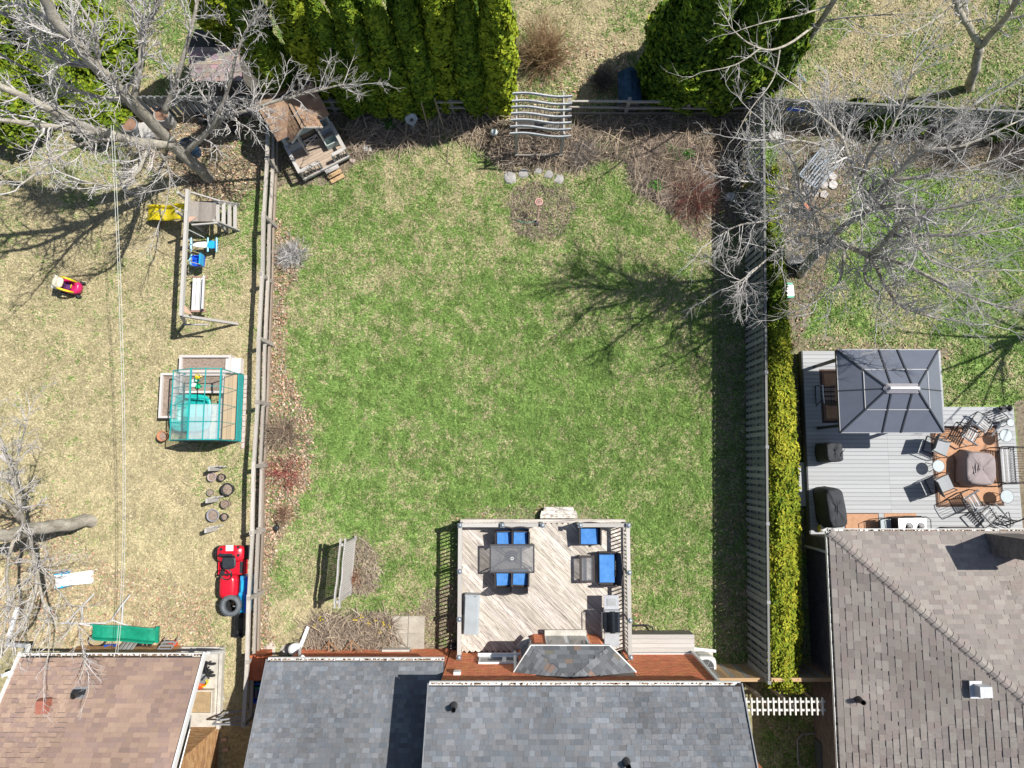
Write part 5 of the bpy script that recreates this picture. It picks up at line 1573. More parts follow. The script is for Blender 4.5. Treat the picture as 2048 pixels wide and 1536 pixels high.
rg = lambda r, z, s: [(math.cos(i * 6.2832 / n) * r * (1 + s * math.cos(8 * i * 6.2832 / n)), math.sin(i * 6.2832 / n) * r * (1 + s * math.cos(8 * i * 6.2832 / n)), z) for i in range(n)]
b.loft([rg(.08, .53, 0), rg(.2, .58, .03), rg(.235, .66, .06), rg(.20, .65, .05), rg(.12, .60, .02), rg(.02, .585, 0)], caps=True); b.build('bowl', WHITEP, t, True)
b = MB(); b.lathe((.01, -.02, .60), [(.0, 0), (.07, .0), (.06, .008), (0, .01)], 10); b.build('dead_leaves', mat('dark_wet_leaves', (.16, .14, .12), .8), t)
c = at(988, 264, .5)
t = thing('globe_light', 'white glass garden globe on a short stake left of the arbor', 'garden light', (c.x, c.y, 0))
b = MB(); b.lathe((0, 0, .5), [(.01, -.15), (.10, -.11), (.15, 0), (.10, .11), (.01, .15)], 14); b.build('globe', mat('milky_glass', (.66, .72, .70), .2, var=.05, spec=.6), t, True)
b = MB(); b.tube([(0, 0, 0), (0, 0, .4)], .02, 6); b.build('stake', BLACKM, t)
c = at(1074, 447, 0)
t = thing('garden_sprinkler', 'pink ring headed sprinkler stake with a green hose in the round bare bed', 'sprinkler', (c.x, c.y, 0))
PK = mat('faded_pink_paint', (.62, .36, .33), .6, var=.1)
b = MB(); b.tube([(0, 0, .02), (.02, .25, .5), (.04, .42, .9)], .032, 6); b.build('stake', PK, t)
b = MB(); b.tube([(.04 + .13 * math.cos(i * .5236), .50 + .12 * math.sin(i * .5236), .95) for i in range(12)], .025, 6, closed=True); b.tube([(.04 + .06 * math.cos(i * .785), .5 + .06 * math.sin(i * .785), .95) for i in range(8)], .015, 5, closed=True); b.build('ring_head', PK, t)
b = MB(); b.box((0, 0, .05), (.12, .16, .1)); b.build('base', BLACKM, t)
b = MB(True); q = [at(*k) for k in ((1076, 440, .05), (1066, 444, .04), (1052, 446, .04), (1040, 443, .04), (1030, 438, .04))]
b.tube(q, .022, 6); tag(b.build('garden_hose', mat('green_hose', (.10, .30, .22), .5, var=.15)), 'short green hose end lying in the round bare bed', 'hose')
# propped poles and stakes
for i, (a, c, r, lab) in enumerate((((840, 195, 1.7), (858, 262, .05), .03, 'long brown pole propped against the rails, nearest the birdbath'), ((868, 195, 1.6), (890, 264, .05), .03, 'brown pole propped on the rails near the bright evergreen'), ((905, 285, .9), (908, 335, .02), .016, 'thin upright stake on the lawn edge below the evergreens'))):
    b = MB(True); b.tube([at(*a), at(*c)], r, 6); o = b.build('pole', mat('brown_pole_wood', (.36, .28, .20), .9, var=.2), None); tag(o, lab, 'pole')
# shed with navy shingles
sh = thing('garden_shed', 'small shed with a dark navy shingled gable roof behind the back fence', 'shed', (0, 0, 0))
c0_, c1_ = at(1238, 208, .75), at(1282, 208, .75)
n0 = at(1240, 143, .75)
mx_, ln_ = (c0_.x + c1_.x) / 2, n0.y
b = MB(True); b.box((mx_, (c0_.y + ln_) / 2, +.32), (c1_.x - c0_.x - .1, ln_ - c0_.y - .1, .66)); b.build('wall', WOODD, sh)
SHZ = .70
hw = (c1_.x - c0_.x) / 2; rise = .38
b = MB(True)
for s in (-1, 1): b.slab([(mx_ + s * hw, c0_.y, SHZ), (mx_ + s * hw, ln_, SHZ), (mx_, ln_, SHZ + rise), (mx_, c0_.y, SHZ + rise)], .05)
sr = b.build('roof', FELT, sh)
q = math.hypot(hw, rise)
for s in (-1, 1): shingles(sr, (mx_ + s * hw, c0_.y if s > 0 else ln_, SHZ + .005), (0, s, 0), (-s * hw / q, 0, rise / q), [(0, 0), (ln_ - c0_.y, 0), (ln_ - c0_.y, q), (0, q)], pal_navy, seed=90 + s, cap=80, wr=(.18, .3))
# playhouse
c = at(654, 337, .3)
ph = thing('playhouse', 'small wooden playhouse with a tan shingled roof, front porch and steps', 'playhouse', (c.x, c.y, 0), math.radians(28.6))
def pb(name, m, a, e, w, h, par=ph, **k): return piece(name, m, par, a, e, w, h, world=False, **k)
W2 = .98
b = MB(); b.box((0, 1.85, .17), (1.9, 1.4, .3)); b.build('base', WOODD, ph)
for i in range(10): pb('porch_board', WOODR, (-W2, .06 + i * .115, .36), (W2, .06 + i * .115, .36), .108, .03, col=(1.15, .98, .85))
pb('edge_beam', WOODG, (-W2, 0, .33), (W2, 0, .33), .05, .12)
SID = mat('blue_grey_siding', (.26, .30, .35), .85, col2=(.42, .46, .52), scale=4, stretch=(1, 8, 8), fine=.12)
fw = MB(); fw.box((-.62, 1.2, 1.1), (.66, .05, 1.5)); fw.box((.64, 1.2, 1.1), (.62, .05, 1.5)); fw.box((.01, 1.2, 1.72), (.62, .05, .26)); fw.box((-.93, 1.9, 1.1), (.05, 1.4, 1.5)); fw.box((.93, 1.9, 1.1), (.05, 1.4, 1.5)); fw.box((0, 2.58, 1.1), (1.85, .05, 1.5))
wl = fw.build('wall', SID, ph)
for i in range(5):
    for x0, x1 in ((-.92, -.32), (.36, .92)): pb('siding_board', SID, (x0, 1.165, .42 + i * .115), (x1, 1.165, .42 + i * .115), .022, .10, jit=.25)
b = MB(); b.box((0, 1.9, 1.0), (1.7, 1.2, 1.3)); b.build('dark_inside', BLACKM, ph)
for x in (-.60, .66):
    b = MB(); b.box((x, 1.16, 1.18), (.40, .04, .42)); wd_ = b.build('window', WOODD, ph)
    b = MB(); b.box((x, 1.14, 1.18), (.30, .02, .32)); b.build('pane', GLASSK, wd_)
    b = MB(); b.box((x, 1.10, .98), (.42, .1, .03)); b.build('sill', WOODG, wd_)
b = MB(); b.box((.02, 1.155, .95), (.56, .03, 1.25)); b.build('doorway', BLACKM, ph)
b = MB()
for a, e in (((-.26, 1.10, .42), (.26, 1.10, .80)), ((-.26, 1.12, .80), (.26, 1.12, .42)), ((-.27, 1.11, .42), (.27, 1.11, .42)), ((-.27, 1.11, .82), (.27, 1.11, .82)), ((-.27, 1.11, .42), (-.27, 1.11, .82)), ((.27, 1.11, .42), (.27, 1.11, .82))): b.beam(a, e, .03, .05)
b.build('half_door', WOODG, ph)
RZ0, RZ1 = 1.82, 2.62
rf = MB(); rf.slab([(-1.04, 1.0, RZ0), (1.04, 1.0, RZ0), (1.04, 1.95, RZ1), (-1.04, 1.95, RZ1)], .04); rf.slab([(-1.04, 1.951, RZ1), (1.04, 1.951, RZ1), (1.04, 2.78, RZ0), (-1.04, 2.78, RZ0)], .04)
pr = rf.build('roof', FELT, ph)
def shl(parent, O, u, v, poly, pal, **k):
    """shingles in the playhouse's own frame"""
    og = ORG[parent]; ORG[parent] = Vector((0, 0, 0)); global pix
    keep = pix; pix = lambda *a: (1000, 700)
    shingles(parent, O, u, v, poly, pal, **k); pix = keep; ORG[parent] = og
q = math.hypot(.95, .8)
shl(pr, (-1.05, .98, RZ0 + .012), (1, 0, 0), (0, .95 / q, .8 / q), [(0, 0), (2.1, 0), (2.1, q + .02), (0, q + .02)], pal_tan, seed=101, expo=.15, wr=(.17, .26), cap=150)
shl(pr, (1.05, 2.80, RZ0 + .012), (-1, 0, 0), (0, -.83 / math.hypot(.83, .8), .8 / math.hypot(.83, .8)), [(0, 0), (2.1, 0), (2.1, 1.15), (0, 1.15)], pal_tan, seed=102, expo=.15, wr=(.17, .26), cap=10)
# dormer gable over the door
dg = MB()
for s in (-1, 1): dg.slab([(s * .60, .66, 1.88), (s * .60, 1.07, 1.88), (0, 1.72, 2.43), (0, .66, 2.43)], .035)
dr = dg.build('dormer_roof', FELT, ph)
for s in (-1, 1):
    q = math.hypot(.60, .55)
    shl(dr, (s * .61, .655 if s > 0 else 1.07, 1.885), (0, s, 0), (-s * .60 / q, 0, .55 / q), [(0, 0), (.415, 0), (1.065 if s > 0 else .415, q), (0 if s > 0 else -.65, q)], pal_tan, seed=105 + s, expo=.14, wr=(.15, .22), cap=30)
pb('ridge_board', WOODR, (0, .64, 2.455), (0, 1.74, 2.455), .10, .03, col=(.9, .68, .52))
b = MB(); b.slab([(-.52, .76, 1.88), (.52, .76, 1.88), (0, .76, 2.36)], .04); b.build('gable', SID, ph)
for s in (-1, 1): pb('trim_board', WOODG, (s * .61, .65, 1.87), (0, .65, 2.44), .03, .07)
for x in (-.36, .40): pb('door_post', WOODG, (x, .80, .38), (x, .80, 1.88), .06, .06, up=(0, 1, 0))
def prail(a, e, n):
    a, e = Vector(a), Vector(e)
    pb('porch_rail', WOODG, a + Vector((0, 0, .92)), e + Vector((0, 0, .92)), .13, .035)
    for i in range(n): c = a.lerp(e, (i + .5) / n); pb('porch_baluster', WOODG, c + Vector((0, 0, .38)), c + Vector((0, 0, .9)), .035, .035, up=(0, 1, 0))
prail((-W2 + .04, .02, 0), (-W2 + .04, 1.25, 0), 6); prail((-W2 + .11, .06, 0), (-.16, .06, 0), 5); prail((.42, .06, 0), (W2 - .11, .06, 0), 5); prail((W2 - .04, .02, 0), (W2 - .04, 1.25, 0), 6)
for x, y in ((-W2 + .04, .06), (-.14, .06), (.40, .06), (W2 - .04, .06)): pb('porch_post', WOODG, (x, y, .1), (x, y, .9), .07, .07, up=(0, 1, 0))
for i in range(3):
    for k in range(2): pb('step', CEDARW if i else WOODG, (-.12, -.07 - i * .17 - k * .08, .29 - i * .095), (.44, -.07 - i * .17 - k * .08, .29 - i * .095), .075, .03)
b = MB(); b.box((.62, .72, .40), (.46, .3, .04)); b.box((.62, .86, .55), (.48, .03, .34)); b.box((.62, .58, .55), (.48, .03, .34)); b.box((.40, .72, .55), (.03, .3, .34)); b.box((.85, .72, .55), (.03, .3, .34))
o = b.build('planter_box', mat('pale_teal_paint', (.42, .50, .48), .7, var=.12), None); o.location = ph.location; o.rotation_euler = ph.rotation_euler; tag(o, 'pale teal wooden crate on the playhouse porch', 'crate')

# ------------------------------------------------------------------ left yard: play things
YEL = mat('yellow_plastic', (.78, .62, .01), .35, var=.16, fine=.10, scale=5, spec=.5)
BLU = mat('sky_blue_plastic', (.02, .36, .70), .35, var=.16, fine=.10, scale=5, spec=.5)
DBL = mat('royal_blue_plastic', (.012, .10, .62), .35, var=.16, fine=.10, scale=5, spec=.5)
PINK = mat('hot_pink_plastic', (.62, .02, .13), .35, var=.16, fine=.10, scale=5, spec=.5)
GRN = mat('green_plastic', (.01, .26, .16), .4, var=.16, fine=.10, scale=5, spec=.5)
TEAL = mat('teal_plastic', (.01, .42, .38), .35, var=.16, fine=.10, scale=5, spec=.5)
ORA = mat('orange_plastic', (.75, .10, .02), .4, var=.08)
ROPE = mat('pale_yellow_rope', (.60, .52, .28), .9, var=.1)
TERRA = mat('terracotta', (.42, .20, .11), .85, var=.15, scale=6)

c = at(395, 540, 0)
ss = thing('swing_set', 'weathered wooden swing set with a platform, ladder and yellow slide', 'swing set', (c.x, c.y, 0))
BZ = 2.2
B0, B1 = at(376, 380, BZ), at(363, 632, BZ)
piece('beam', WOODG, ss, B0, B1, .11, .15)
def pz(px, py, z): return at(px, py, z)
foot = at(475, 648, .0)
piece('leg', WOODG, ss, B1 + Vector((0, .02, -.05)), foot, .09, .1)
piece('leg', WOODG, ss, B1 + Vector((-.02, .02, -.05)), Vector((2 * B1.x - foot.x + .2, foot.y + .05, 0)), .09, .1)
piece('cross_bar', WOODG, ss, (B1.x + .5, B1.y - .1, 1.15), (B1.x - .4, B1.y - .1, 1.15), .05, .08)
for s, py in ((1, 622), (1, 440)):
    p = at(366 if py > 500 else 375, py, BZ - .1)
    b = MB(True); b.prism([(p.x - .02, p.y - .02 if py > 500 else p.y + .12), (p.x + .34, p.y - .14 if py > 500 else p.y + .12), (p.x - .02, p.y + .3 if py > 500 else p.y - .14)], BZ - .12, BZ - .09)
    b.build('corner_brace', mat('pinkish_plywood', (.50, .33, .25), .9, var=.08), ss)
PZ = 1.25
q0, q1, q2, q3 = at(378, 402, PZ), at(432, 402, PZ), at(432, 443, PZ), at(378, 443, PZ)
for i in range(8):
    x = q0.x + (q1.x - q0.x) * (i + .5) / 8
    piece('platform_board', WOODD, ss, (x, q0.y, PZ), (x, q3.y, PZ), .125, .03, col=(1.5, 1.45, 1.45), jit=.2)
for x in (q0.x + .04, q1.x - .04):
    for y in (q0.y - .04, q3.y + .04): piece('post', WOODG, ss, (x, y, 0), (x, y, BZ if x < q0.x + .1 else PZ + .02), .09, .09, up=(0, 1, 0))
l0, l1 = at(384, 380, 2.0), at(478, 410, 0)
for a, e in ((at(432, 402, PZ + .05), at(478, 410, .02)), (at(432, 443, PZ + .05), at(478, 462, .02))): piece('ladder_rail', WOODG, ss, a, e, .05, .13)
for a, e in ((at(380, 384, 1.75), at(440, 402, PZ + .1)), (at(384, 450, PZ + .02), at(436, 446, PZ + .02))): piece('guard_rail', WOODG, ss, a, e, .05, .09)
for i in range(4):
    t_ = (i + .3) / 4
    a = at(432, 402, PZ).lerp(at(478, 410, .02), t_); e = at(432, 443, PZ).lerp(at(478, 462, .02), t_)
    piece('ladder_rung', WOODG, ss, a, e, .13, .035)
sa, sb = at(372, 425, PZ - .02), at(297, 428, .1)
b = MB(True); n = 14; rings = []
for i in range(n + 1):
    u = i / n; p = sa.lerp(sb, u)
    z = sa.z + (sb.z - sa.z) * u + .07 * math.sin(u * 9.4)
    w_ = .26
    rings.append([(p.x, p.y - w_ - .03, z + .13), (p.x, p.y - w_ + .03, z + .14), (p.x, p.y - w_ + .06, z + .02), (p.x, p.y + w_ - .06, z + .02), (p.x, p.y + w_ - .03, z + .14), (p.x, p.y + w_ + .03, z + .13), (p.x, p.y + w_, z - .04), (p.x, p.y - w_, z - .04)])
b.loft(rings); b.build('slide', YEL, ss)
# seats hung from the beam
t = thing('glider_swing', 'blue and white two seat glider swing hanging nearest the platform', 'swing', (at(408, 490, .5).x, at(408, 490, .5).y, 0))
GZ = .55
a, e = at(383, 490, GZ), at(434, 488, GZ)
b = MB(True); b.loft([[(a.x + (e.x - a.x) * u, a.y - .0 + w_ * .13 * k, GZ + h_) for k, h_ in ((-1, -.03), (1, -.03), (1, .05), (-1, .05))] for u, w_ in ((.08, .4), (.3, .75), (.55, .9), (.66, .7))]); b.build('body', WHITEP, t)
b = MB(True); b.loft([[(a.x + (e.x - a.x) * u, a.y + w_ * .14 * k, GZ + h_) for k, h_ in ((-1, -.04), (1, -.04), (1, .07), (-1, .07))] for u, w_ in ((.66, .7), (.8, 1.1), (.92, .9))]); b.build('seat', BLU, t)
for u in (.0, .66, 1.0):
    x = a.x + (e.x - a.x) * u
    b = MB(True); b.tube([(x, a.y - .26, GZ + .02), (x, a.y + .26, GZ + .06)], .035, 6); b.tube([(x - .05, a.y - .2, GZ - .12), (x - .05, a.y + .2, GZ - .12)], .025, 6); b.tube([(x, a.y - .2, GZ + .02), (x - .05, a.y - .2, GZ - .12)], .02, 5); b.tube([(x, a.y + .2, GZ + .06), (x - .05, a.y + .2, GZ - .12)], .02, 5); b.build('handle_bar', BLU, t)
h = MB(True)
for px, py, q in ((374, 458, (x - .45, a.y + .26, GZ + .1)), (371, 480, (a.x, a.y + .2, GZ + .1)), (371, 484, (a.x, a.y - .2, GZ))): h.tube([at(px, py, BZ - .1), q], .018, 5)
h.build('hanger', WHITEP, t)
p = at(398, 523, .6)
t = thing('toddler_swing', 'royal blue bucket seat toddler swing on pale yellow ropes', 'swing', (p.x, p.y, 0))
b = MB(); b.loft([[(x * k, y * k, z) for x, y in ((-.2, -.2), (.2, -.2), (.22, .2), (-.2, .2))] for k, z in ((.7, .5), (.95, .54), (1, .74), (.9, .74), (.7, .58))]); b.build('seat', DBL, t)
b = MB(); b.box((.2, 0, .86), (.05, .42, .3)); b.build('backrest', BLU, t)
b = MB(); b.tube([(-.2, -.2, .78), (-.26, 0, .8), (-.2, .2, .78)], .035, 6); b.build('front_bar', BLU, t)
for px, py, q in ((371, 498, (.2, .2, .9)), (371, 498, (-.15, .2, .75)), (369, 521, (.2, -.2, .9)), (369, 521, (-.15, -.2, .75))):
    b = MB(True); b.tube([at(px, py, BZ - .08), Vector(q) + Vector((p.x, p.y, 0))], .014, 5); b.build('rope', ROPE, t)
p = at(398, 588, .5)
t = thing('bench_swing', 'white slatted wooden bench swing hanging at the open end of the beam', 'swing', (p.x, p.y, 0))
RW = mat('reddish_brown_wood', (.34, .21, .17), .85, var=.2, scale=5)
for i in range(3): piece('slat', WHITE, t, (-.20 + i * .145, -.60, .47), (-.20 + i * .145, .60, .47), .118, .03, world=False, jit=.04)
for y in (-.64, .64): piece('arm', RW, t, (-.3, y, .46), (.28, y, .46), .07, .08, world=False)
piece('back_slat', RW, t, (.22, -.62, .60), (.22, .62, .60), .06, .08, world=False)
piece('back_slat', WHITE, t, (.28, -.62, .78), (.28, .62, .78), .045, .10, world=False)
b = MB(True)
for y in (-.62, .62): b.tube([(p.x - .25, p.y + y, .5), (B1.x, p.y + y * .95, BZ - .1)], .012, 4)
b.build('chain', METAL, t)
# toy car
p = at(143, 574, .2)
t = thing('toy_car', 'pink ride on toy car with a cream and yellow roof on the straw colored lawn', 'toy car', (p.x, p.y, 0), math.radians(-14))
def oval(rx, ry, z, n=18, px=0): return [(px + math.copysign(abs(math.cos(i * 6.2832 / n)) ** .7, math.cos(i * 6.2832 / n)) * rx, math.copysign(abs(math.sin(i * 6.2832 / n)) ** .7, math.sin(i * 6.2832 / n)) * ry, z) for i in range(n)]
b = MB(); b.loft([oval(.38, .23, .10), oval(.43, .26, .22), oval(.42, .255, .38), oval(.36, .22, .43), oval(.26, .17, .42, px=-.02), oval(.24, .15, .25, px=-.02)]); b.build('body', PINK, t, True)
b = MB(); b.box((-.05, 0, .27), (.2, .24, .05)); b.box((-.17, 0, .38), (.05, .24, .26)); b.build('seat', mat('purple_plastic', (.10, .04, .14), .5), t)
b = MB(); b.loft([oval(.21, .21, .76, px=-.16), oval(.20, .20, .82, px=-.16), oval(.12, .12, .855, px=-.16)]); b.build('roof', mat('cream_plastic', (.72, .66, .50), .4, var=.04), t, True)
for sy in (-1, 1):
    b = MB(); b.tube([(.28, sy * .2, .42), (.16, sy * .22, .66), (.0, sy * .22, .78), (-.12, sy * .21, .79)], .038, 7); b.build('roof_pillar', YEL, t, True)
    b = MB(); b.tube([(-.36, sy * .2, .40), (-.33, sy * .2, .76)], .045, 7); b.build('roof_pillar', WHITEP, t, True)
    for x in (.30, -.28):
        b = MB(); b.tube([(x, sy * .22, .1), (x, sy * .30, .1)], .10, 14); wl_ = b.build('wheel', RUBBER, t)
        b = MB(); b.tube([(x, sy * .30, .1), (x, sy * .312, .1)], .05, 10); b.build('hub', WHITEP, wl_)
b = MB(); b.tube([(.14 + .03 * math.cos(i * .628), .07 * math.sin(i * .628), .44 + .06 * math.cos(i * .628)) for i in range(10)], .014, 5, closed=True); b.build('steering_wheel', YEL, t)

# planter boxes and greenhouse
SOILM = mat('potting_soil', (.20, .155, .125), .95, col2=(.34, .27, .22), scale=14, fine=.3, bump=.6)
PLW = mat('pale_planter_wood', (.50, .45, .43), .85, col2=(.64, .60, .58), scale=3, stretch=(1.5, 6, 6), fine=.08, attr=True)
def planter(label, px0, py0, px1, py1, h, bw, z=None):
    a, e = at(px0, py1, h), at(px1, py0, h)
    t = thing('planter_box', label, 'planter', ((a.x + e.x) / 2, (a.y + e.y) / 2, 0), 0, 'raised planter boxes')
    for y in (a.y + bw / 2, e.y - bw / 2): piece('side_board', PLW, t, (a.x, y, h / 2), (e.x, y, h / 2), bw, h, jit=.06)
    for x in (a.x + bw / 2, e.x - bw / 2): piece('end_board', PLW, t, (x, a.y + bw + .002, h / 2), (x, e.y - bw - .002, h / 2), bw, h - .006, jit=.06)
    b = MB(True); b.box(((a.x + e.x) / 2, (a.y + e.y) / 2, h * .36), (e.x - a.x - 2 * bw - .01, e.y - a.y - 2 * bw - .01, h * .7)); b.build('soil', SOILM, t)
    return t
planter('long pale raised planter of bare soil beside the greenhouse end with the stepped white boards', 357, 710, 462, 745, .42, .09)
planter('narrow pale planter with dry stalks along the sloped side of the greenhouse', 316, 746, 352, 836, .45, .08)
planter('soil filled planter inside the greenhouse holding the toy watering cans', 358, 747, 450, 786, .34, .08)
b = MB(True); a = at(474, 732, .2); b.box((a.x, a.y, .16), (.36, .56, .32)); b.box((a.x - .27, a.y, .2), (.16, .50, .4))
tag(b.build('step_block', mat('white_wash_board', (.66, .61, .58), .8, var=.05)), 'white stepped block at the end of the long planter', 'step')
t = thing('greenhouse', 'teal framed walk in greenhouse with clear panes and one cloudy roof half', 'greenhouse', (-10.9, 2.1, 0))
TF = mat('teal_frame_metal', (.02, .34, .33), .4, var=.1)
gz, ge = 1.9, 1.3
yN, yS = at(400, 737, gz).y, at(400, 879, gz).y
xR, xM, xL = -10.06, at(410, 800, gz).x, -11.1
xW = -12.0
prof = [(xW, .02), (xW, ge), (xL, gz), (xM, gz + .05), (xR - .0, gz), (xR + .02, .02)]
ys = [yN, yN + (yS - yN) / 3, yN + 2 * (yS - yN) / 3, yS]
ys4 = [yN + (yS - yN) * k / 4 for k in range(5)]
for k, y in enumerate(ys4):
    for i in range(5):
        if 0 < k < 4 and False: continue
        a, e = prof[i], prof[i + 1]
        piece('frame_bar', TF, t, (a[0], y, a[1]), (e[0], y, e[1]), .03 if k in (0, 4) else .018, .03 if k in (0, 4) else .018, jit=.05)
for i, (x, z) in enumerate(prof):
    wd_ = .05 if i in (2, 4) else (.03 if i != 5 else .1)
    piece('frame_bar', TF, t, (x, yN + .02, z + .002), (x, yS - .02, z + .002), wd_, wd_, jit=.05)
piece('base_panel', TF, t, (xR + .045, yN, .22), (xR + .045, yS, .22), .03, .44)
for k in range(4):
    y0, y1 = ys4[k] - .02, ys4[k + 1] + .02
    for i in range(5):
        a, e = prof[i], prof[i + 1]
        if i in (2, 3): m = POLYC if k >= 2 else None
        elif i == 1: m = GLASSC
        else: m = GLASSC
        if m is None: continue
        dx, dz = e[0] - a[0], e[1] - a[1]
        b = MB(True); b.slab([(a[0] + dx * .04, y0, a[1] + dz * .04), (a[0] + dx * .04, y1, a[1] + dz * .04), (e[0] - dx * .04, y1, e[1] - dz * .04), (e[0] - dx * .04, y0, e[1] - dz * .04)], .006)
        b.build('pane', m, t)
for k, y in enumerate((yN, yS)):
    b = MB(True); pts = [Vector((x, y + (-.008 if k else .008), z)) for x, z in prof]; b.slab([(p.x, p.y, p.z) for p in pts], .004); b.build('end_pane', mat('dark_teal_panel', (.015, .12, .17), .4, var=.1) if k else GLASSC, t)
for x in (xW, xM): piece('frame_bar', TF, t, (x, yS - .015, .03), (x, yS - .015, ge), .03, .03, up=(0, 1, 0))
piece('frame_bar', TF, t, (xW, yS - .02, .9), (xR, yS - .02, .9), .03, .03)
for i in range(3): piece('plank', CEDARW, t, (xR - .06 - i * .15, yN - .05, .5), (xR - .06 - i * .15, yS + .05, .5), .14, .03, col=(1.2, 1.25, 1.3), jit=.1)
piece('shelf_post', PLW, t, (xR - .62, yN - .9, .34), (xR - .62, yS + .1, .34), .10, .08)
c = at(382, 826, .3)
t = thing('sandbox', 'turquoise molded plastic tub with a rounded rim standing inside the greenhouse', 'tub', (c.x, c.y, 0))
b = MB()
def ro(rx, ry, z, n=28): return [(math.copysign(abs(math.cos(i * 6.2832 / n)) ** .5, math.cos(i * 6.2832 / n)) * rx, math.copysign(abs(math.sin(i * 6.2832 / n)) ** .5, math.sin(i * 6.2832 / n)) * ry, z) for i in range(n)]
b.loft([ro(.66, .58, .0), ro(.70, .64, .30), ro(.76, .68, .33), ro(.76, .68, .37), ro(.64, .56, .36), ro(.60, .52, .20), ro(.2, .2, .18)]); b.build('shell', TEAL, t, True)
b = MB(); b.tube([(.5, .5, .39), (-.2, .56, .40), (-.56, .36, .4), (-.62, -.1, .4)], .05, 7); b.build('rim_handle', TEAL, t, True)
for nm, px, py, m, lab in (('toy_watering_can', 394, 760, GRN, 'green toy watering can in the planter inside the greenhouse'), ('toy_cup', 396, 753, YEL, 'small yellow toy cup beside the green watering can'), ('toy_bucket', 397, 772, mat('bright_green_plastic', (.02, .50, .22), .4), 'bright green toy bucket nearest the turquoise tub'), ('toy_tray', 385, 766, WHITEP, 'white toy tray with blue shapes in the greenhouse planter')):
    c = at(px, py, .36); b = MB()
    if nm == 'toy_tray': b.box((0, 0, .02), (.24, .28, .05)); b.tube([(-.1, -.12, .06), (.1, .1, .06)], .02, 5)
    else: b.lathe((0, 0, 0), [(.07, 0), (.10, .12), (.09, .12), (.065, .02)], 12); b.tube([(.09, 0, .02), (.15, 0, .1), (.09, 0, .12)], .014, 5)
    o = b.build(nm, m, None, loc=(c.x, c.y, .27)); tag(o, lab, 'toy')
c = at(325, 872, .3)
t = thing('terracotta_pot', 'brown terracotta pot tipped at the corner of the greenhouse', 'pot', (c.x, c.y, 0))
b = MB(); b.lathe((0, 0, 0), [(.12, 0), (.19, .3), (.20, .36), (.17, .36), (.15, .2), (.02, .2)], 16); b.build('body', TERRA, t, True)
b = MB(); b.lathe((0, 0, .22), [(0, 0), (.15, 0), (.14, .02), (0, .03)], 12); b.build('soil', SOILM, t)
b = MB(True); rs = random.Random(3)
y = yN
while y > yS - .1:
    l = rs.uniform(.14, .24); b.box((xR + .16, y - l / 2, .03), (.11, l - .02, .08), rs.uniform(-.1, .1)); y -= l
tag(b.build('stone_edging', mat('pinkish_paver', (.52, .43, .40), .9, var=.12)), 'pinkish stone edging along the base of the greenhouse', 'edging')
# round pots and board screens
for i, (px, py, r, h, lab) in enumerate(((423, 954, .165, .22, 'round pot with a pale pinkish rim, upper row under the first board'), (442, 955, .145, .22, 'small dark pot beside the pale rimmed one'), (454, 979, .235, .3, 'largest black pot of dry stalks on the rail fence side'), (420, 985, .13, .16, 'small shallow pot over the middle board'), (450, 1008, .16, .3, 'plain stump like pot below the middle board'), (425, 1031, .23, .22, 'wide grey rimmed pot in the lowest group'), (448, 1034, .14, .2, 'small black pot beside the wide grey rimmed one'))):
    c = at(px, py, h); t = thing('round_pot', lab, 'pot', (c.x, c.y, 0), 0, 'round pots on the left lawn')
    m = (mat('pinkish_pot', (.42, .34, .33), .7), RUBBER, RUBBER, mat('olive_pot', (.20, .20, .16), .7), mat('stump_bark', (.26, .20, .16), .9, var=.2), mat('grey_pot', (.27, .27, .30), .6), RUBBER)[i]
    b = MB(); b.lathe((0, 0, 0), [(r * .72, 0), (r * .9, h * .7), (r * 1.04, h), (r * .84, h), (r * .80, h * .7)], 18, caps=False); b.build('body', m, t, True)
    b = MB(); b.lathe((0, 0, h * .68), [(.0, .02), (r * .5, .02), (r * .86, 0)], 14, caps=False); b.build('soil', SOILM, t)
    if i in (1, 2, 4, 5):
        b = MB(); rs = random.Random(i)
        for k in range(14):
            a = rs.uniform(0, 6.28); q = rs.uniform(0, r * .6); b.tube([(q * math.cos(a), q * math.sin(a), h * .8), (q * 1.3 * math.cos(a + .3), q * 1.3 * math.sin(a + .3), h * 1.05)], .007, 3, (.45, .36, .28), caps=False)
        b.build('dead_stalks', STEM, t)
for i, (ax, ay, ex, ey, lab) in enumerate(((413, 936, 455, 933, 'grey upright board beside the two upper pots'), (408, 1001, 450, 992, 'grey upright board in the middle of the round pots'), (406, 1060, 448, 1050, 'grey upright board below the lowest pots'))):
    a, e = at(ax, ay, .75), at(ex, ey, .05)
    a0 = Vector((a.x + .05, a.y, 0)); e0 = Vector((e.x, e.y, 0))
    t = thing('board_screen', lab, 'board', (e0.x, e0.y, 0), 0, 'upright boards among the round pots')
    for k in range(3):
        z0 = .06 + k * .22
        u = k * .12
        piece('plank', WOODG, t, a0.lerp(e0, u * .3) + Vector((0, .015 * k, z0 + .1)), a0.lerp(e0, 1 - u) + Vector((0, .015 * k, z0 + .1)), .045, .2)
    piece('stake', WOODG, t, a0.lerp(e0, .35) + Vector((.0, -.05, 0)), a0.lerp(e0, .35) + Vector((0, -.05, 1.0)), .07, .14, up=(0, 1, 0))
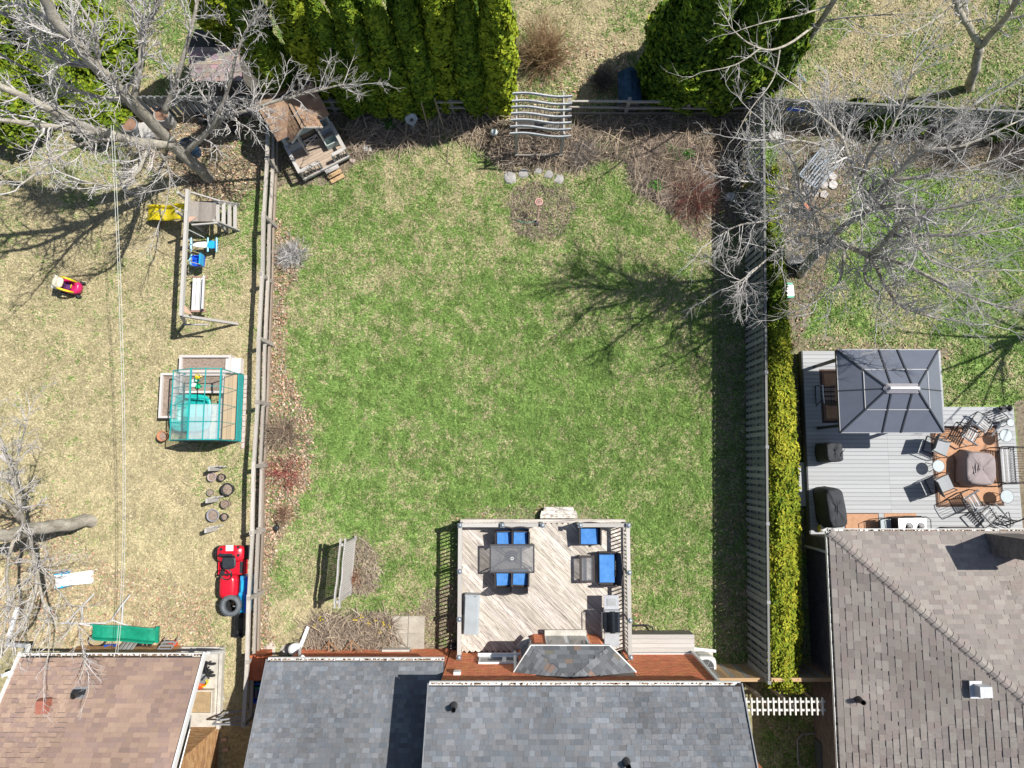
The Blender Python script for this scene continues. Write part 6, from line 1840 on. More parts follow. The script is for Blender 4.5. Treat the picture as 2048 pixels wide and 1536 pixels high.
# lawn tractor
c = at(462, 1142, .5)
t = thing('lawn_tractor', 'red ride on lawn tractor with a black seat, nose pointing to the tire stack', 'lawn tractor', (c.x, c.y, 0), math.radians(1))
def rr_(w, l, z, cy, n=24, e=.45, cx=0): return [(cx + math.copysign(abs(math.cos(i * 6.2832 / n)) ** e, math.cos(i * 6.2832 / n)) * w / 2, cy + math.copysign(abs(math.sin(i * 6.2832 / n)) ** e, math.sin(i * 6.2832 / n)) * l / 2, z) for i in range(n)]
b = MB(); b.loft([rr_(.92, .54, .42, .62), rr_(.96, .58, .58, .62), rr_(.88, .5, .66, .62), rr_(.3, .2, .67, .62)]); b.build('rear_fender', REDP, t, True)
b = MB(); b.loft([rr_(.60, .80, .34, -.52), rr_(.62, .84, .62, -.52), rr_(.56, .78, .80, -.50), rr_(.38, .60, .85, -.48), rr_(.1, .2, .86, -.46)]); b.build('hood', REDP, t, True)
b = MB(); b.box((.32, .12, .36), (.24, .52, .05)); b.box((-.32, .12, .36), (.24, .52, .05)); b.box((0, .2, .34), (.5, .7, .1)); fr = b.build('footrest', REDP, t)
for s in (-1, 1): b = MB(); b.box((s * .33, .1, .392), (.13, .42, .012)); b.build('rubber_mat', RUBBER, fr)
b = MB(); b.loft([rr_(.44, .40, .62, .32, e=.5), rr_(.48, .44, .72, .32, e=.5), rr_(.40, .34, .74, .31, e=.5)]); b.loft([[(-.22, .48, .70), (.22, .48, .70), (.24, .60, 1.02), (-.24, .60, 1.02)], [(-.2, .56, .70), (.2, .56, .70), (.2, .67, 1.04), (-.2, .67, 1.04)]]); b.build('seat', mat('black_vinyl', (.03, .036, .045), .45, var=.2), t, False)
b = MB(); b.tube([(.2 * math.cos(i * .393), -.05 + .19 * math.sin(i * .393), .93 + .06 * math.sin(i * .393)) for i in range(16)], .022, 6, closed=True); b.beam((-.18, -.05, .93), (.18, -.05, .93), .05, .03); b.tube([(0, -.05, .92), (0, -.2, .7)], .03, 6); b.build('steering_wheel', BLACKM, t)
b = MB(); b.box((0, .82, .68), (.26, .2, .02)); b.build('label_plate', WHITEP, t)
b = MB()
for x, y in ((-.30, .78), (.30, .84), (.31, .56), (-.32, .60)): b.lathe((x, y, .64), [(.05, 0), (.05, .05), (0, .05)], 10)
b.build('fuel_cap', BLACKM, t)
for s in (-1, 1):
    b = MB(); b.lathe((0, 0, 0), [(.1, -.12), (.22, -.12), (.25, -.07), (.25, .07), (.22, .12), (.1, .12)], 18, caps=False)
    v = [(s * .50 + q[2], .62 + q[0], .25 + q[1]) for q in b.v]; b.v = v; w_ = b.build('rear_wheel', RUBBER, t, True)
    b = MB(); b.tube([(s * .50 - .1, .62, .25), (s * .50 + .1, .62, .25)], .12, 14); b.build('rim', WHITEP, w_)
    b = MB(); b.lathe((0, 0, 0), [(.06, -.08), (.16, -.08), (.18, -.04), (.18, .04), (.16, .08), (.06, .08)], 16, caps=False)
    v = [(s * .38 + q[2], -.56 + q[0], .18 + q[1]) for q in b.v]; b.v = v; w_ = b.build('front_wheel', RUBBER, t, True)
    b = MB(); b.tube([(s * .38 - .07, -.56, .18), (s * .38 + .07, -.56, .18)], .07, 12); b.build('rim', WHITEP, w_)
b = MB(); b.box((-.05, .1, .2), (1.0, .5, .16)); b.build('mower_deck', REDP, t)
# tyres
def tyre(name, label, px, py, z, R_, w, group, m=RUBBER):
    c = at(px, py, z)
    t = thing(name, label, 'tire', (c.x, c.y, z - w / 2), 0, group)
    b = MB(); b.lathe((0, 0, 0), [(R_ * .60, .02), (R_ * .80, 0), (R_ * .95, w * .15), (R_, w * .4), (R_, w * .6), (R_ * .95, w * .85), (R_ * .80, w), (R_ * .60, w - .02), (R_ * .58, w * .5), (R_ * .60, .02)], 28, caps=False); b.build('tread', m, t, True)
    b = MB()
    for i in range(28):
        a = i * 6.2832 / 28; b.box((R_ * math.cos(a), R_ * math.sin(a), w / 2), (.02, R_ * .12, w * .55), a)
    b.build('tread_block', m, t)
    return t
GT = mat('grey_worn_rubber', (.12, .135, .15), .6, var=.15, scale=8)
for k in range(4):
    v0, v1 = at(472, 1205, .1), at(460, 1212, .9)
    p = v0 + (v1 - v0) * (k / 3)
    px, py = pix(p.x, p.y, .11 + k * .235)
    tyre('tire', ('lowest', 'second', 'third', 'topmost')[k] + ' of the black tires stacked before the tractor nose', px, py, .11 + k * .235, .36, .23, 'stacked tires', GT if k == 3 else RUBBER)
# blue wheelbarrow tub, leaning
c = at(494, 1185, .3)
t = thing('plastic_sled', 'bright blue molded plastic sled standing against the rail fence beside the tires', 'sled', (c.x, c.y, 0))
b = MB(); b.loft([[(-.16, y, .05), (.16, y, .15), (.16 + .05, y, .75), (-.14, y, .62)] for y in (-.62, -.55, -.05, .05, .55, .62)]); b.build('shell', BLU, t)
b = MB(); b.box((-.10, .0, .64), (.12, .10, .04)); b.box((.03, .3, .72), (.18, .4, .03), 0); b.build('ridge', BLU, t)
b = MB(); b.box((.14, 0, .72), (.12, 1.2, .05)); b.build('underside', DBL, t)
# toy slide
c = at(143, 1158, .3)
t = thing('toddler_slide', 'small white toddler slide with blue steps lying on the straw grass', 'toy slide', (c.x, c.y, 0), math.radians(5))
b = MB(); n = 8; rings = []
for i in range(n + 1):
    u = i / n; x = -.38 + u * 1.0; w_ = .17 + .05 * abs(u - .35); z = .55 * (1 - u) ** 1.3 + .05
    rings.append([(x, -w_ - .03, z + .08), (x, -w_ + .02, z + .08), (x, -w_ + .03, z), (x, w_ - .03, z), (x, w_ - .02, z + .08), (x, w_ + .03, z + .08), (x, w_, z - .04), (x, -w_, z - .04)])
b.loft(rings); b.build('chute', WHITEP, t)
for s in (-1, 1): b = MB(); b.loft([[(-.5, s * .17, .02), (-.5, s * .27, .02), (-.42, s * .25, .62), (-.42, s * .17, .62)], [(-.2, s * .19, .02), (-.2, s * .27, .02), (-.16, s * .25, .55), (-.16, s * .17, .55)]]); b.build('side_wall', BLU, t)
# metal swing frame, green slide and clutter by the left house
WM = mat('white_tube_metal', (.60, .60, .60), .4, var=.08)
t = thing('swing_stand', 'folded frame of white metal tubes lying near the green slide', 'swing stand', (at(200, 1225).x, at(200, 1225).y, 0))
for pts in (((120, 1246, .12), (160, 1247, .12), (212, 1246, .14), (224, 1240, .2)), ((134, 1244, .15), (165, 1212, .4), (188, 1188, .5)), ((222, 1242, .2), (240, 1215, .4), (260, 1190, .5)), ((224, 1240, .2), (240, 1246, .12), (258, 1252, .1)), ((165, 1212, .4), (163, 1245, .13)), ((246, 1208, .45), (244, 1246, .1)), ((134, 1244, .15), (185, 1252, .1))):
    b = MB(True); b.tube([at(*q) for q in pts], .028, 6); b.build('tube', WM, t)
t = thing('slide', 'green plastic playground slide lying on the ground before the bungalow', 'slide', (at(246, 1266).x, at(246, 1266).y, 0))
a, e = at(185, 1262, .45), at(311, 1270, .3)
b = MB(True); rings = []; n = 12
for i in range(n + 1):
    u = i / n; p = a.lerp(e, u); z = p.z + .05 * math.sin(u * 9); w_ = .24
    rings.append([(p.x, p.y - w_ - .03, z + .14), (p.x, p.y - w_ + .02, z + .15), (p.x, p.y - w_ + .05, z), (p.x, p.y + w_ - .05, z), (p.x, p.y + w_ - .02, z + .15), (p.x, p.y + w_ + .03, z + .14), (p.x, p.y + w_, z - .05), (p.x, p.y - w_, z - .05)])
b.loft(rings); b.build('chute', GRN, t)
b = MB(True); b.box((e.x + .04, e.y, e.z - .06), (.1, .56, .1)); b.build('foot', GRN, t)
b = MB(True)
for dx, r in ((0, .30), (.05, .33)): cc = at(193, 1280, .1); b.tube([(cc.x + dx + r * math.cos(i * .349), cc.y + r * .7 * math.sin(i * .349), .1 + dx) for i in range(18)], .02, 5, closed=True)
tag(b.build('coiled_hose', BLACKM), 'coil of black hose by the upper end of the green slide', 'hose')
t = thing('leaning_board', 'grey board panel leaning at the wall under the green slide', 'board', (at(250, 1290).x, at(250, 1290).y, 0))
for i in range(4):
    piece('plank', WOODG, t, at(238 + i * 8, 1300, .7), at(252 + i * 8, 1280, .15), .11, .03)
t = thing('folding_chair', 'folded grey slatted chair leaning by the wall next to the green slide', 'chair', (at(338, 1290).x, at(338, 1290).y, 0))
for i in range(3): piece('slat', METAL, t, at(318 + i * 0 + i * 5, 1298 - i * 7, .7), at(340 + i * 5, 1298 - i * 7, .7), .07, .03)
for dx in (0, 26): piece('side_tube', METAL, t, at(312 + dx, 1303, .72), at(334 + dx, 1275, .6), .03, .03)
for nm, px, py, m, s, lab in (('storage_bin', 224, 1294, DBL, (.34, .24, .3), 'dark blue bin tucked by the wall beside the leaning board'), ('bucket', 266, 1299, WHITEP, (.3, .26, .25), 'white bucket against the bungalow wall'), ('toy_truck', 337, 1297, REDP, (.3, .2, .16), 'red toy truck under the folded chair'), ('milk_crate', 347, 1288, ORA, (.26, .26, .26), 'orange crate beside the folded chair'), ('dark_tub', 290, 1290, BLACKM, (.5, .36, .26), 'black shallow tub under the end of the green slide')):
    c = at(px, py, .1); t = thing(nm, lab, nm.split('_')[-1], (c.x, c.y, 0))
    b = MB(); w_, d_, h_ = s
    b.loft([[(x * w_ * k, y * d_ * k, z) for x, y in ((-.5, -.5), (.5, -.5), (.5, .5), (-.5, .5))] for k, z in ((.85, 0), (1, h_), (.9, h_), (.78, .04))]); b.build('body', m, t)
    b = MB(); b.box((0, 0, h_ - .015), (w_ * 1.05, .03, .02)); b.build('handle', m, t)
# on the covered porch
for nm, px, py, z, lab, cat in (('tricycle', 415, 1338, .15, 'black jumble of a folded stroller frame on the covered porch', 'stroller'), ('cooler', 410, 1352, .15, 'grey box between the black frame and the yellow bucket on the porch', 'box'), ('yellow_bucket', 412, 1362, .15, 'yellow bucket on the porch slab', 'bucket'), ('orange_ball', 404, 1367, .15, 'orange red ball on the porch slab', 'ball')):
    c = at(px, py, z); t = thing({'tricycle': 'folded_stroller', 'cooler': 'grey_box', 'yellow_bucket': 'bucket', 'orange_ball': 'ball'}[nm], lab, cat, (c.x, c.y, .14))
    b = MB()
    if nm == 'tricycle':
        rs = random.Random(4)
        for k in range(12): b.tube([(rs.uniform(-.2, .25), rs.uniform(-.3, .3), rs.uniform(.03, .5)) for _ in range(3)], .025, 5)
        b.build('frame', BLACKM, t); 
        for x, y in ((-.1, .25), (.2, -.2), (.2, .2)): b = MB(); b.tube([(x + .1 * math.cos(i * .628), y, .1 + .1 * math.sin(i * .628)) for i in range(10)], .03, 6, closed=True); b.build('wheel', RUBBER, t)
    elif nm == 'cooler': b.box((0, 0, .15), (.24, .30, .3)); b.build('body', mat('grey_plastic', (.36, .37, .38), .5), t); b = MB(); b.box((0, 0, .315), (.26, .32, .03)); b.build('lid', METAL, t)
    elif nm == 'yellow_bucket': b.lathe((0, 0, 0), [(.1, 0), (.14, .25), (.12, .25), (.09, .03)], 12); b.build('body', YEL, t); b = MB(); b.tube([(-.13, 0, .24), (0, 0, .30), (.13, 0, .24)], .012, 5); b.build('handle', BLACKM, t)
    else: b.lathe((0, 0, .15), [(.01, -.15), (.11, -.1), (.15, 0), (.11, .1), (.01, .15)], 14); b.build('skin', ORA, t, True)
c = at(405, 1402, .3)
t = thing('sand_table', 'low white box holding sand at the end of the porch slab', 'sandbox', (c.x, c.y, .14))
b = MB(); b.loft([[(x * .78 * k, y * .8 * k, z) for x, y in ((-.5, -.5), (.5, -.5), (.5, .5), (-.5, .5))] for k, z in ((.95, 0), (1, .3), (.9, .3), (.88, .2))]); b.build('box', mat('cream_box', (.60, .55, .47), .8, var=.08), t)
b = MB(); b.box((0, 0, .22), (.68, .70, .03)); b.build('sand', mat('brown_sand', (.36, .26, .15), .95, var=.15, scale=6), t)
# between the houses
c = at(515, 1332, .8)
t = thing('utility_cabinet', 'rusty orange metal cabinet between the rail fence and the brick house', 'cabinet', (c.x, c.y, 0))
OR2 = mat('rusty_orange_metal', (.42, .11, .045), .6, var=.2, scale=4)
b = MB(); b.box((0, 0, .5), (.5, .75, 1.0)); b.build('body', OR2, t)
b = MB(); b.box((0, 0, 1.02), (.56, .82, .04)); b.build('top', OR2, t)
for nm, px, py, m, lab in (('recycling_bin', 514, 1386, DBL, 'royal blue recycling box beside the wall of the brick house'), ('recycling_bin', 515, 1357, GRN, 'dark green box behind the royal blue recycling box')):
    c = at(px, py, .5); t = thing(nm, lab, 'recycling bin', (c.x, c.y, .15))
    b = MB(); b.loft([[(x * .42 * k, y * .62 * k, z) for x, y in ((-.5, -.5), (.5, -.5), (.5, .5), (-.5, .5))] for k, z in ((.86, 0), (1, .38), (1.05, .38), (1.05, .41), (.94, .41), (.8, .05))]); b.build('tub', m, t)
    b = MB(); b.box((0, .33, .3), (.16, .03, .04)); b.build('handle', m, t)
c = at(515, 1372, 0); b = MB(); b.box((0, 0, .07), (.5, 1.5, .14)); o = b.build('pallet', WOODD, None, loc=(c.x, c.y, 0)); tag(o, 'dark low wooden pallet under the blue and green boxes', 'pallet')
t = thing('side_gate', 'grey metal gate leaning at the fence end between the two houses', 'gate', (at(460, 1448).x, at(460, 1448).y, 0))
for a, e in (((425, 1448, 1.2), (500, 1450, 1.2)), ((425, 1448, 1.2), (452, 1425, .4)), ((452, 1425, .4), (500, 1420, .3)), ((440, 1440, .9), (500, 1432, .7)), ((450, 1446, 1.1), (497, 1438, .9))): piece('bar', METAL, t, at(*a), at(*e), .05, .06)
for i, (px, py) in enumerate(((452, 1498), (449, 1478))):
    c = at(px, py, 0); b = MB(); b.box((0, 0, .04), (.2, .1, .07), .2); o = b.build('loose_brick', mat('loose_pale_brick', (.46, .34, .28), .9), None, loc=(c.x, c.y, 0)); tag(o, ('lower', 'upper')[i] + ' loose pale brick lying in the shaded side passage', 'brick')
rock('garden_rock', 'pale rock by the corner of the orange brick wall', 441, 1397, .14, STONE, 77, h=.7)
# wires
t = thing('overhead_wire', 'pair of thin pale wires crossing over the left lawn to the bungalow', 'wire', (-13, 5, 0))
for o in (0, .07):
    pts = []
    a, m_, e = at(222, 250, 6.2), at(246, 930, 4.2), at(231, 1306, 2.6)
    b = MB(True)
    for i in range(25):
        u = i / 24; p = a * (1 - u) ** 2 + (m_ * 2 - (a + e) / 2) * 2 * u * (1 - u) + e * u * u
        pts.append(p + Vector((o, 0, 0)))
    b.tube(pts, .009, 4); b.build('wire', mat('pale_wire', (.50, .52, .48), .6), t)
# shed and drums beneath the maple
s2 = thing('garden_shed', 'small shed with a pinkish shingled roof under the big bare tree', 'shed', (0, 0, 0))
e0, e1 = at(385, 162, 1.9), at(486, 162, 1.9)
b = MB(True); b.box(((e0.x + e1.x) / 2, e0.y + .95, .92), (e1.x - e0.x - .2, 1.5, 1.84)); b.build('wall', WOODD, s2)
b = MB(True); b.slab([(e0.x, e0.y, 1.9), (e1.x, e0.y, 1.9), (e1.x, e0.y + 1.0, 2.4), (e0.x, e0.y + 1.0, 2.4)], .06); b.slab([(e0.x, e0.y + 1.001, 2.4), (e1.x, e0.y + 1.001, 2.4), (e1.x, e0.y + 2.0, 1.9), (e0.x, e0.y + 2.0, 1.9)], .06)
sr = b.build('roof', FELT, s2)
pal_pink = lambda rs, p: tuple(q * rs.uniform(.85, 1.15) for q in rs.choice(((.33, .255, .235), (.28, .215, .205), (.38, .30, .275))))
q = math.hypot(1, .5)
shingles(sr, (e0.x, e0.y, 1.91), (1, 0, 0), (0, 1 / q, .5 / q), [(0, 0), (e1.x - e0.x, 0), (e1.x - e0.x, q), (0, q)], pal_pink, seed=120, cap=100, wr=(.2, .3))
t = thing('board_fence', 'dark weathered board fence behind the drums under the big bare tree', 'fence', (-11, 13.4, 0))
for i in range(22): piece('board', FENCE, t, (-14.6 + i * .255, 13.35, .05), (-14.6 + i * .255 + .03, 13.38, 1.5), .17, .025, up=(0, 1, 0), jit=.3)
piece('rail', FENCE, t, (-14.8, 13.42, 1.3), (-9.1, 13.42, 1.3), .05, .09)
tyre('tire', 'upright blackish tire with a rusty hub under the bare tree nearest the shed', 412, 228, .25, .36, .24, 'old tires under the bare tree')
tyre('tire', 'smaller tire on the ground beside the fence corner under the bare tree', 462, 250, .2, .32, .22, 'old tires under the bare tree')
for i, (px, py, m, lab) in enumerate(((258, 248, METAL, 'grey drum with a rust brown top left of the bare trunk'), (322, 228, mat('faded_drum_paint', (.34, .34, .33), .6), 'pale ringed drum right behind the bare trunk'), (372, 290, mat('dark_blue_drum', (.02, .05, .10), .4), 'dark blue drum beside the foot of the bare tree'))):
    c = at(px, py, .7); t = thing('drum', lab, 'drum', (c.x, c.y, 0), 0, 'drums under the bare tree')
    b = MB(); b.lathe((0, 0, 0), [(.29, 0), (.3, .05), (.285, .25), (.3, .28), (.285, .31), (.3, .66), (.3, .7), (.27, .7), (.26, .66)], 20, caps=False); b.build('body', m, t, True)
    b = MB(); b.lathe((0, 0, .655), [(.0, .01), (.27, 0)], 16, caps=False); b.build('top', mat('rust_top', (.27, .16, .11), .8, var=.2) if i < 2 else BLACKM, t)
c = at(300, 268, .3); b = MB(True); b.box((c.x, c.y, .3), (.5, .7, .6), .3); tag(b.build('wooden_crate', WOODG), 'grey wooden crate among the drums at the bare trunk', 'crate')

c = at(553, 1056, .1)
t = thing('watering_can', 'small black watering can among the fallen leaves above the red tractor', 'watering can', (c.x, c.y, 0))
b = MB(); b.lathe((0, 0, 0), [(.10, 0), (.11, .16), (.07, .2), (.06, .2)], 12); b.build('body', BLACKM, t, True)
b = MB(); b.tube([(0, .1, .05), (0, .26, .2)], [.025, .018], 6); b.build('spout', BLACKM, t)
b = MB(); b.tube([(0, -.1, .05), (0, -.18, .14), (0, -.05, .22)], .014, 5); b.build('handle', BLACKM, t)
t = thing('yard_cart', 'dark folded yard cart squeezed by the rail fence below the blue sled', 'cart', (at(488, 1245).x, at(488, 1245).y, 0))
b = MB(); b.loft([[(x * k, y * k, z) for x, y in ((-.16, -.42), (.16, -.42), (.16, .42), (-.16, .42))] for k, z in ((.8, .12), (1, .5), (.9, .5), (.75, .2))]); b.build('tray', BLACKM, t)
for y in (-.3, .3): b = MB(); b.tube([(-.2, y, .13), (.2, y, .13)], .13, 12); b.build('wheel', RUBBER, t)
b = MB(); b.tube([(0, .4, .45), (0, .7, .75), (-.12, .72, .78), (.12, .72, .78)], .018, 5); b.build('handle', METAL, t)

# ------------------------------------------------------------------ right neighbour's grey deck
RZ = .5
gd = thing('grey_deck', 'large grey composite board deck with the gazebo and fire table', 'deck', (14, 0, 0))
GX0, GY0 = 10.66, -2.54
yA, yB = at(1700, 702, RZ).y, at(1950, 813, RZ).y
xA, xB = at(1884, 750, RZ).x, at(2036, 930, RZ).x
b = MB(True); b.box(((GX0 + xA) / 2, (yB + yA) / 2, .22), (xA - GX0 - .04, yA - yB - .04, .44)); b.box(((GX0 + xB) / 2, (GY0 + yB) / 2, .22), (xB - GX0 - .04, yB - GY0 - .04, .44)); b.build('skirt', BLACKM, gd)
y = GY0 + .07; i = 0
pw = .147
while y < yA:
    xe = xB if y < yB else xA
    j = at(1776 + i % 2 * 0, 900, RZ).x + R.choice((0, 0, .0)) if y < yB else None
    segs = [(GX0, xe)]
    if y < yB: segs = [(GX0, j - .002), (j + .002, min(xe, j + 3.66)), (min(xe, j + 3.664), xe)]
    for a, e in segs:
        if e - a > .1: piece('board', COMPO, gd, (a, y, RZ - .013), (e, y, RZ - .013), pw - .009, .026, jit=.07)
    y += pw; i += 1
piece('edge_board', COMPO, gd, (GX0 - .02, GY0, RZ - .16), (GX0 - .02, yA, RZ - .16), .03, .28, col=(.25, .25, .28))
for k in range(2):
    a = at(1606, 925, .25); e = at(1606, 1012, .25)
    piece('step_board', COMPO, gd, (a.x - .12 + k * .17, a.y, .26), (e.x - .12 + k * .17, e.y, .26), .165, .03)
# gazebo
gx0, gx1, gy0, gy1, gz = 10.85, 14.25, .99, 3.74, 2.8
gb = thing('gazebo', 'hard top gazebo with smoke grey panels and a pale ridge cap over the grey deck', 'gazebo', ((gx0 + gx1) / 2, (gy0 + gy1) / 2, RZ))
PAN = mat('grey_roof_panel', (.125, .14, .18), .42, var=.05, scale=3, spec=.5)
PAN2 = mat('rib_metal', (.055, .06, .07), .4, var=.1, metal=.3)
cz = 3.62; cx0, cx1, cyy = 12.08, 12.98, 2.365
E4 = [Vector((gx0, gy0, gz)), Vector((gx1, gy0, gz)), Vector((gx1, gy1, gz)), Vector((gx0, gy1, gz))]
RA, RB = Vector((cx0, cyy, cz)), Vector((cx1, cyy, cz))
def panel(pts):
    b = MB(True); b.slab(pts, .02); b.build('roof_panel', PAN, gb)
def rib(a, e, w=.05, h=.05):
    piece('rib', PAN2, gb, Vector(a) + Vector((0, 0, .008)), Vector(e) + Vector((0, 0, .008)), w, h, jit=.1)
def lp(a, e, u): return a.lerp(e, u)
sh_ = .006
for (ea, eb, ra_, rb_) in ((E4[0], E4[1], RA, RB), (E4[2], E4[3], RB, RA)):
    # a long side: three bays between the hips, each with a cross joint at 52 % height
    us = (0, .405, .585, 1)
    tops = (0, 0, 1, 1)
    for k in range(3):
        b0, b1 = lp(ea, eb, us[k]), lp(ea, eb, us[k + 1])
        t0 = lp(ra_, rb_, (0, .12, .88, 1)[k]); t1 = lp(ra_, rb_, (0, .12, .88, 1)[k + 1])
        m0, m1 = lp(b0, t0, .52), lp(b1, t1, .52)
        panel([b0, b1, m1, m0]); panel([m0, m1, t1, t0])
        rib(m0, m1, .03, .03)
        if k: rib(b0, t0)
    rib(ea, ra_, .045, .05)
    rib(eb, eb.lerp(rb_, 1), .07, .06) if False else None
for (ea, eb, r_) in ((E4[1], E4[2], RB), (E4[3], E4[0], RA)):
    mid = lp(ea, eb, .5)
    for a, e in ((ea, mid), (mid, eb)):
        m0, m1 = lp(a, r_, .52), lp(e, r_, .52)
        panel([a, e, m1, m0]); panel([m0, m1, r_, r_ + Vector((0, .001, 0))]) if False else None
        b = MB(True); b.slab([m0, m1, r_], .02); b.build('roof_panel', PAN, gb)
        rib(m0, m1, .03, .03)
    rib(mid, r_, .035, .035)
rib(E4[1], RB, .045, .05); rib(E4[3], RA, .045, .05)
for i in range(4): piece('eave_beam', PAN2, gb, E4[i] - Vector((0, 0, .05)), E4[(i + 1) % 4] - Vector((0, 0, .05)), .05, .1)
for x in (gx0 + .25, gx1 - .25):
    for y in (gy0 + .25, gy1 - .25): piece('post', PAN2, gb, (x, y, RZ), (x, y, gz - .04), .1, .1, up=(0, 1, 0))
CAPC = mat('pale_cap_metal', (.32, .31, .34), .45, var=.06)
b = MB(True)
for s in (-1, 1): b.slab([(cx0 - .05, cyy + s * .16, cz - .03), (cx1 + .05, cyy + s * .16, cz - .03), (cx1 - .02, cyy, cz + .12), (cx0 + .02, cyy, cz + .12)], .02)
for s, x in ((-1, cx0), (1, cx1)): b.slab([(x + s * .05, cyy - .16, cz - .03), (x + s * .16, cyy, cz - .05), (x + s * .05, cyy + .16, cz - .03), (x - s * .02, cyy, cz + .115)], .02)
cp = b.build('ridge_cap', CAPC, gb)
b = MB(True); b.beam((cx0, cyy, cz + .128), (cx1, cyy, cz + .128), .07, .015); b.build('ridge_strip', WHITE, cp)
# rugs
RUGT = mat('tan_outdoor_rug', (.42, .235, .14), .95, col2=(.50, .29, .18), scale=7, fine=.2)
RUGB = mat('brown_rug_border', (.085, .055, .045), .95, var=.15)
RUGL = mat('pale_brown_band', (.27, .17, .12), .95, var=.1)
def rug(label, px0, py0, px1, py1, z, bord=.09, rz=0, m=RUGT, second=True):
    a, e = at(px0, py1, z), at(px1, py0, z)
    cx, cy = (a.x + e.x) / 2, (a.y + e.y) / 2; w, d = e.x - a.x, e.y - a.y
    t = thing('rug', label, 'rug', (cx, cy, z), rz)
    if bord:
        b = MB(); b.box((0, 0, .004), (w, d, .008)); b.build('border', RUGB, t)
        if second:
            b = MB(); b.box((0, 0, .0085), (w - 2 * bord, d - 2 * bord, .004)); b.build('inner_band', RUGL, t)
            b = MB(); b.box((0, 0, .011), (w - 2 * bord - .1, d - 2 * bord - .1, .0045)); b.build('inner_line', RUGB, t)
            k = .13
        else: k = 0
        b = MB(); b.box((0, 0, .0135), (w - 2 * bord - k, d - 2 * bord - k, .005)); b.build('field', m, t)
    else:
        b = MB(); b.box((0, 0, .006), (w, d, .012)); b.build('field', m, t)
        b = MB()
        for i in range(10): b.box(((i / 9 - .5) * w * .98, d / 2 + .012, .004), (.03, .03, .006))
        b.build('fringe', m, t)
    return t
rug('large tan rug with a double brown border under the covered fire table', 1871, 852, 1995, 1013, RZ, rz=.02)
rug('tan rug with brown border half under the gazebo roof', 1644, 738, 1790, 845, RZ, rz=.01)
rug('tan mat with a thin dark border below the covered barbecue', 1690, 1026, 1757, 1062, RZ, .03, second=False)
rug('plain tan mat partly under the steel cart', 1770, 1027, 1832, 1060, RZ, 0)
# covered fire table
def cloth_box(name, label, cat, loc, w, d, h, m, rz, seed, skirt=1.12, top_w=None, lumps=.05):
    t = thing(name, label, cat, loc, rz)
    rs = random.Random(seed); n = 44; b = MB(); rings = []
    ph1, ph2 = rs.uniform(0, 6), rs.uniform(0, 6)
    lv = ((0, skirt), (.25, skirt * .985), (.55, 1.03), (.85, 1.0), (.97, .96), (1.0, .86), (1.0, .5), (.985, .12))
    for z, k in lv:
        ring = []
        for i in range(n):
            a = i * 6.2832 / n
            cxx, sxx = math.cos(a), math.sin(a)
            x = math.copysign(abs(cxx) ** .42, cxx) * w / 2; y = math.copysign(abs(sxx) ** .42, sxx) * d / 2
            f_ = 1 + (1 - z) * lumps * (math.sin(7 * a + ph1) + .6 * math.sin(13 * a + ph2)) + rs.gauss(0, .008)
            zz = z * h + (rs.gauss(0, .012) if z > .5 else 0) + (.02 * math.sin(3 * a + ph1) if .9 < z else 0)
            ring.append((x * k * f_, y * k * f_, max(0, zz)))
        rings.append(ring)
    b.loft(rings); b.build('cover', m, t, True)
    b = MB()
    for i in range(3):
        a = rs.uniform(-.5, .5); x = rs.uniform(-.3, .3) * w; y = rs.uniform(-.2, .2) * d
        b.tube([(x, y - d * .3, h - .006), (x + a * .2, y, h + .002), (x + a * .5, y + d * .25, h - .008)], [.008, .020, .006], 6)
    b.build('crease', m, t, True)
    return t
TAUPE = mat('taupe_cover_cloth', (.285, .245, .245), .85, var=.1, scale=3)
CHAR = mat('charcoal_cover_cloth', (.045, .048, .055), .8, var=.2, scale=4)
p = at(1957, 937, RZ + .4)
cloth_box('fire_table', 'fire table under a wrinkled taupe cover on the large tan rug', 'covered table', (p.x - .06, p.y, RZ + .015), 1.02, 1.14, .66, TAUPE, -.06, 3)
p = at(1662, 905, RZ + .6)
cloth_box('covered_chair', 'charcoal covered seat standing just below the gazebo eave', 'covered chair', (p.x, p.y, RZ), .58, .66, .95, CHAR, .05, 6, 1.06, lumps=.03)
p = at(1662, 1015, RZ + .6)
t = cloth_box('covered_barbecue', 'large barbecue under a black cover beside the house corner', 'covered barbecue', (p.x, p.y, RZ), .62, 1.34, 1.08, CHAR, .1, 9, 1.05, lumps=.025)
c = at(1643, 1056, RZ + .15)
t = thing('ball', 'yellow and white ball on the deck by the black covered barbecue', 'ball', (c.x, c.y, RZ))
b = MB(); b.lathe((0, 0, .14), [(.01, -.14), (.10, -.1), (.14, 0), (.10, .1), (.01, .14)], 16); b.build('skin', YEL, t, True)
b = MB(); b.lathe((.02, 0, .145), [(.142, -.01), (.13, .06), (.10, .104), (.01, .146)], 16); b.build('white_panel', WHITEP, t, True)
# steel cart
p = at(1826, 1048, RZ + .85)
t = thing('kitchen_cart', 'stainless steel outdoor cart with two round burners against the house wall', 'cart', (p.x, p.y - .1, RZ))
b = MB(); b.box((0, 0, .45), (.70, .56, .8)); b.build('cabinet', BLACKM, t)
b = MB(); b.box((.05, 0, .88), (.76, .60, .06)); b.build('top', STEEL, t)
b = MB(); b.box((-.42, 0, .87), (.20, .58, .05)); b.build('side_tray', mat('brushed_tray', (.45, .43, .41), .35, metal=.6), t)
for x in (-.16, .24):
    b = MB(); b.lathe((x, .03, .91), [(.13, 0), (.13, .012), (.10, .02), (0, .02)], 16); o = b.build('burner', mat('dark_burner', (.10, .10, .11), .4, metal=.4), t)
    b = MB(); b.lathe((x - .05, .0, .925), [(.07, 0), (.06, .06), (.0, .07)], 12); b.build('burner_knob', BLACKM, t)
b = MB()
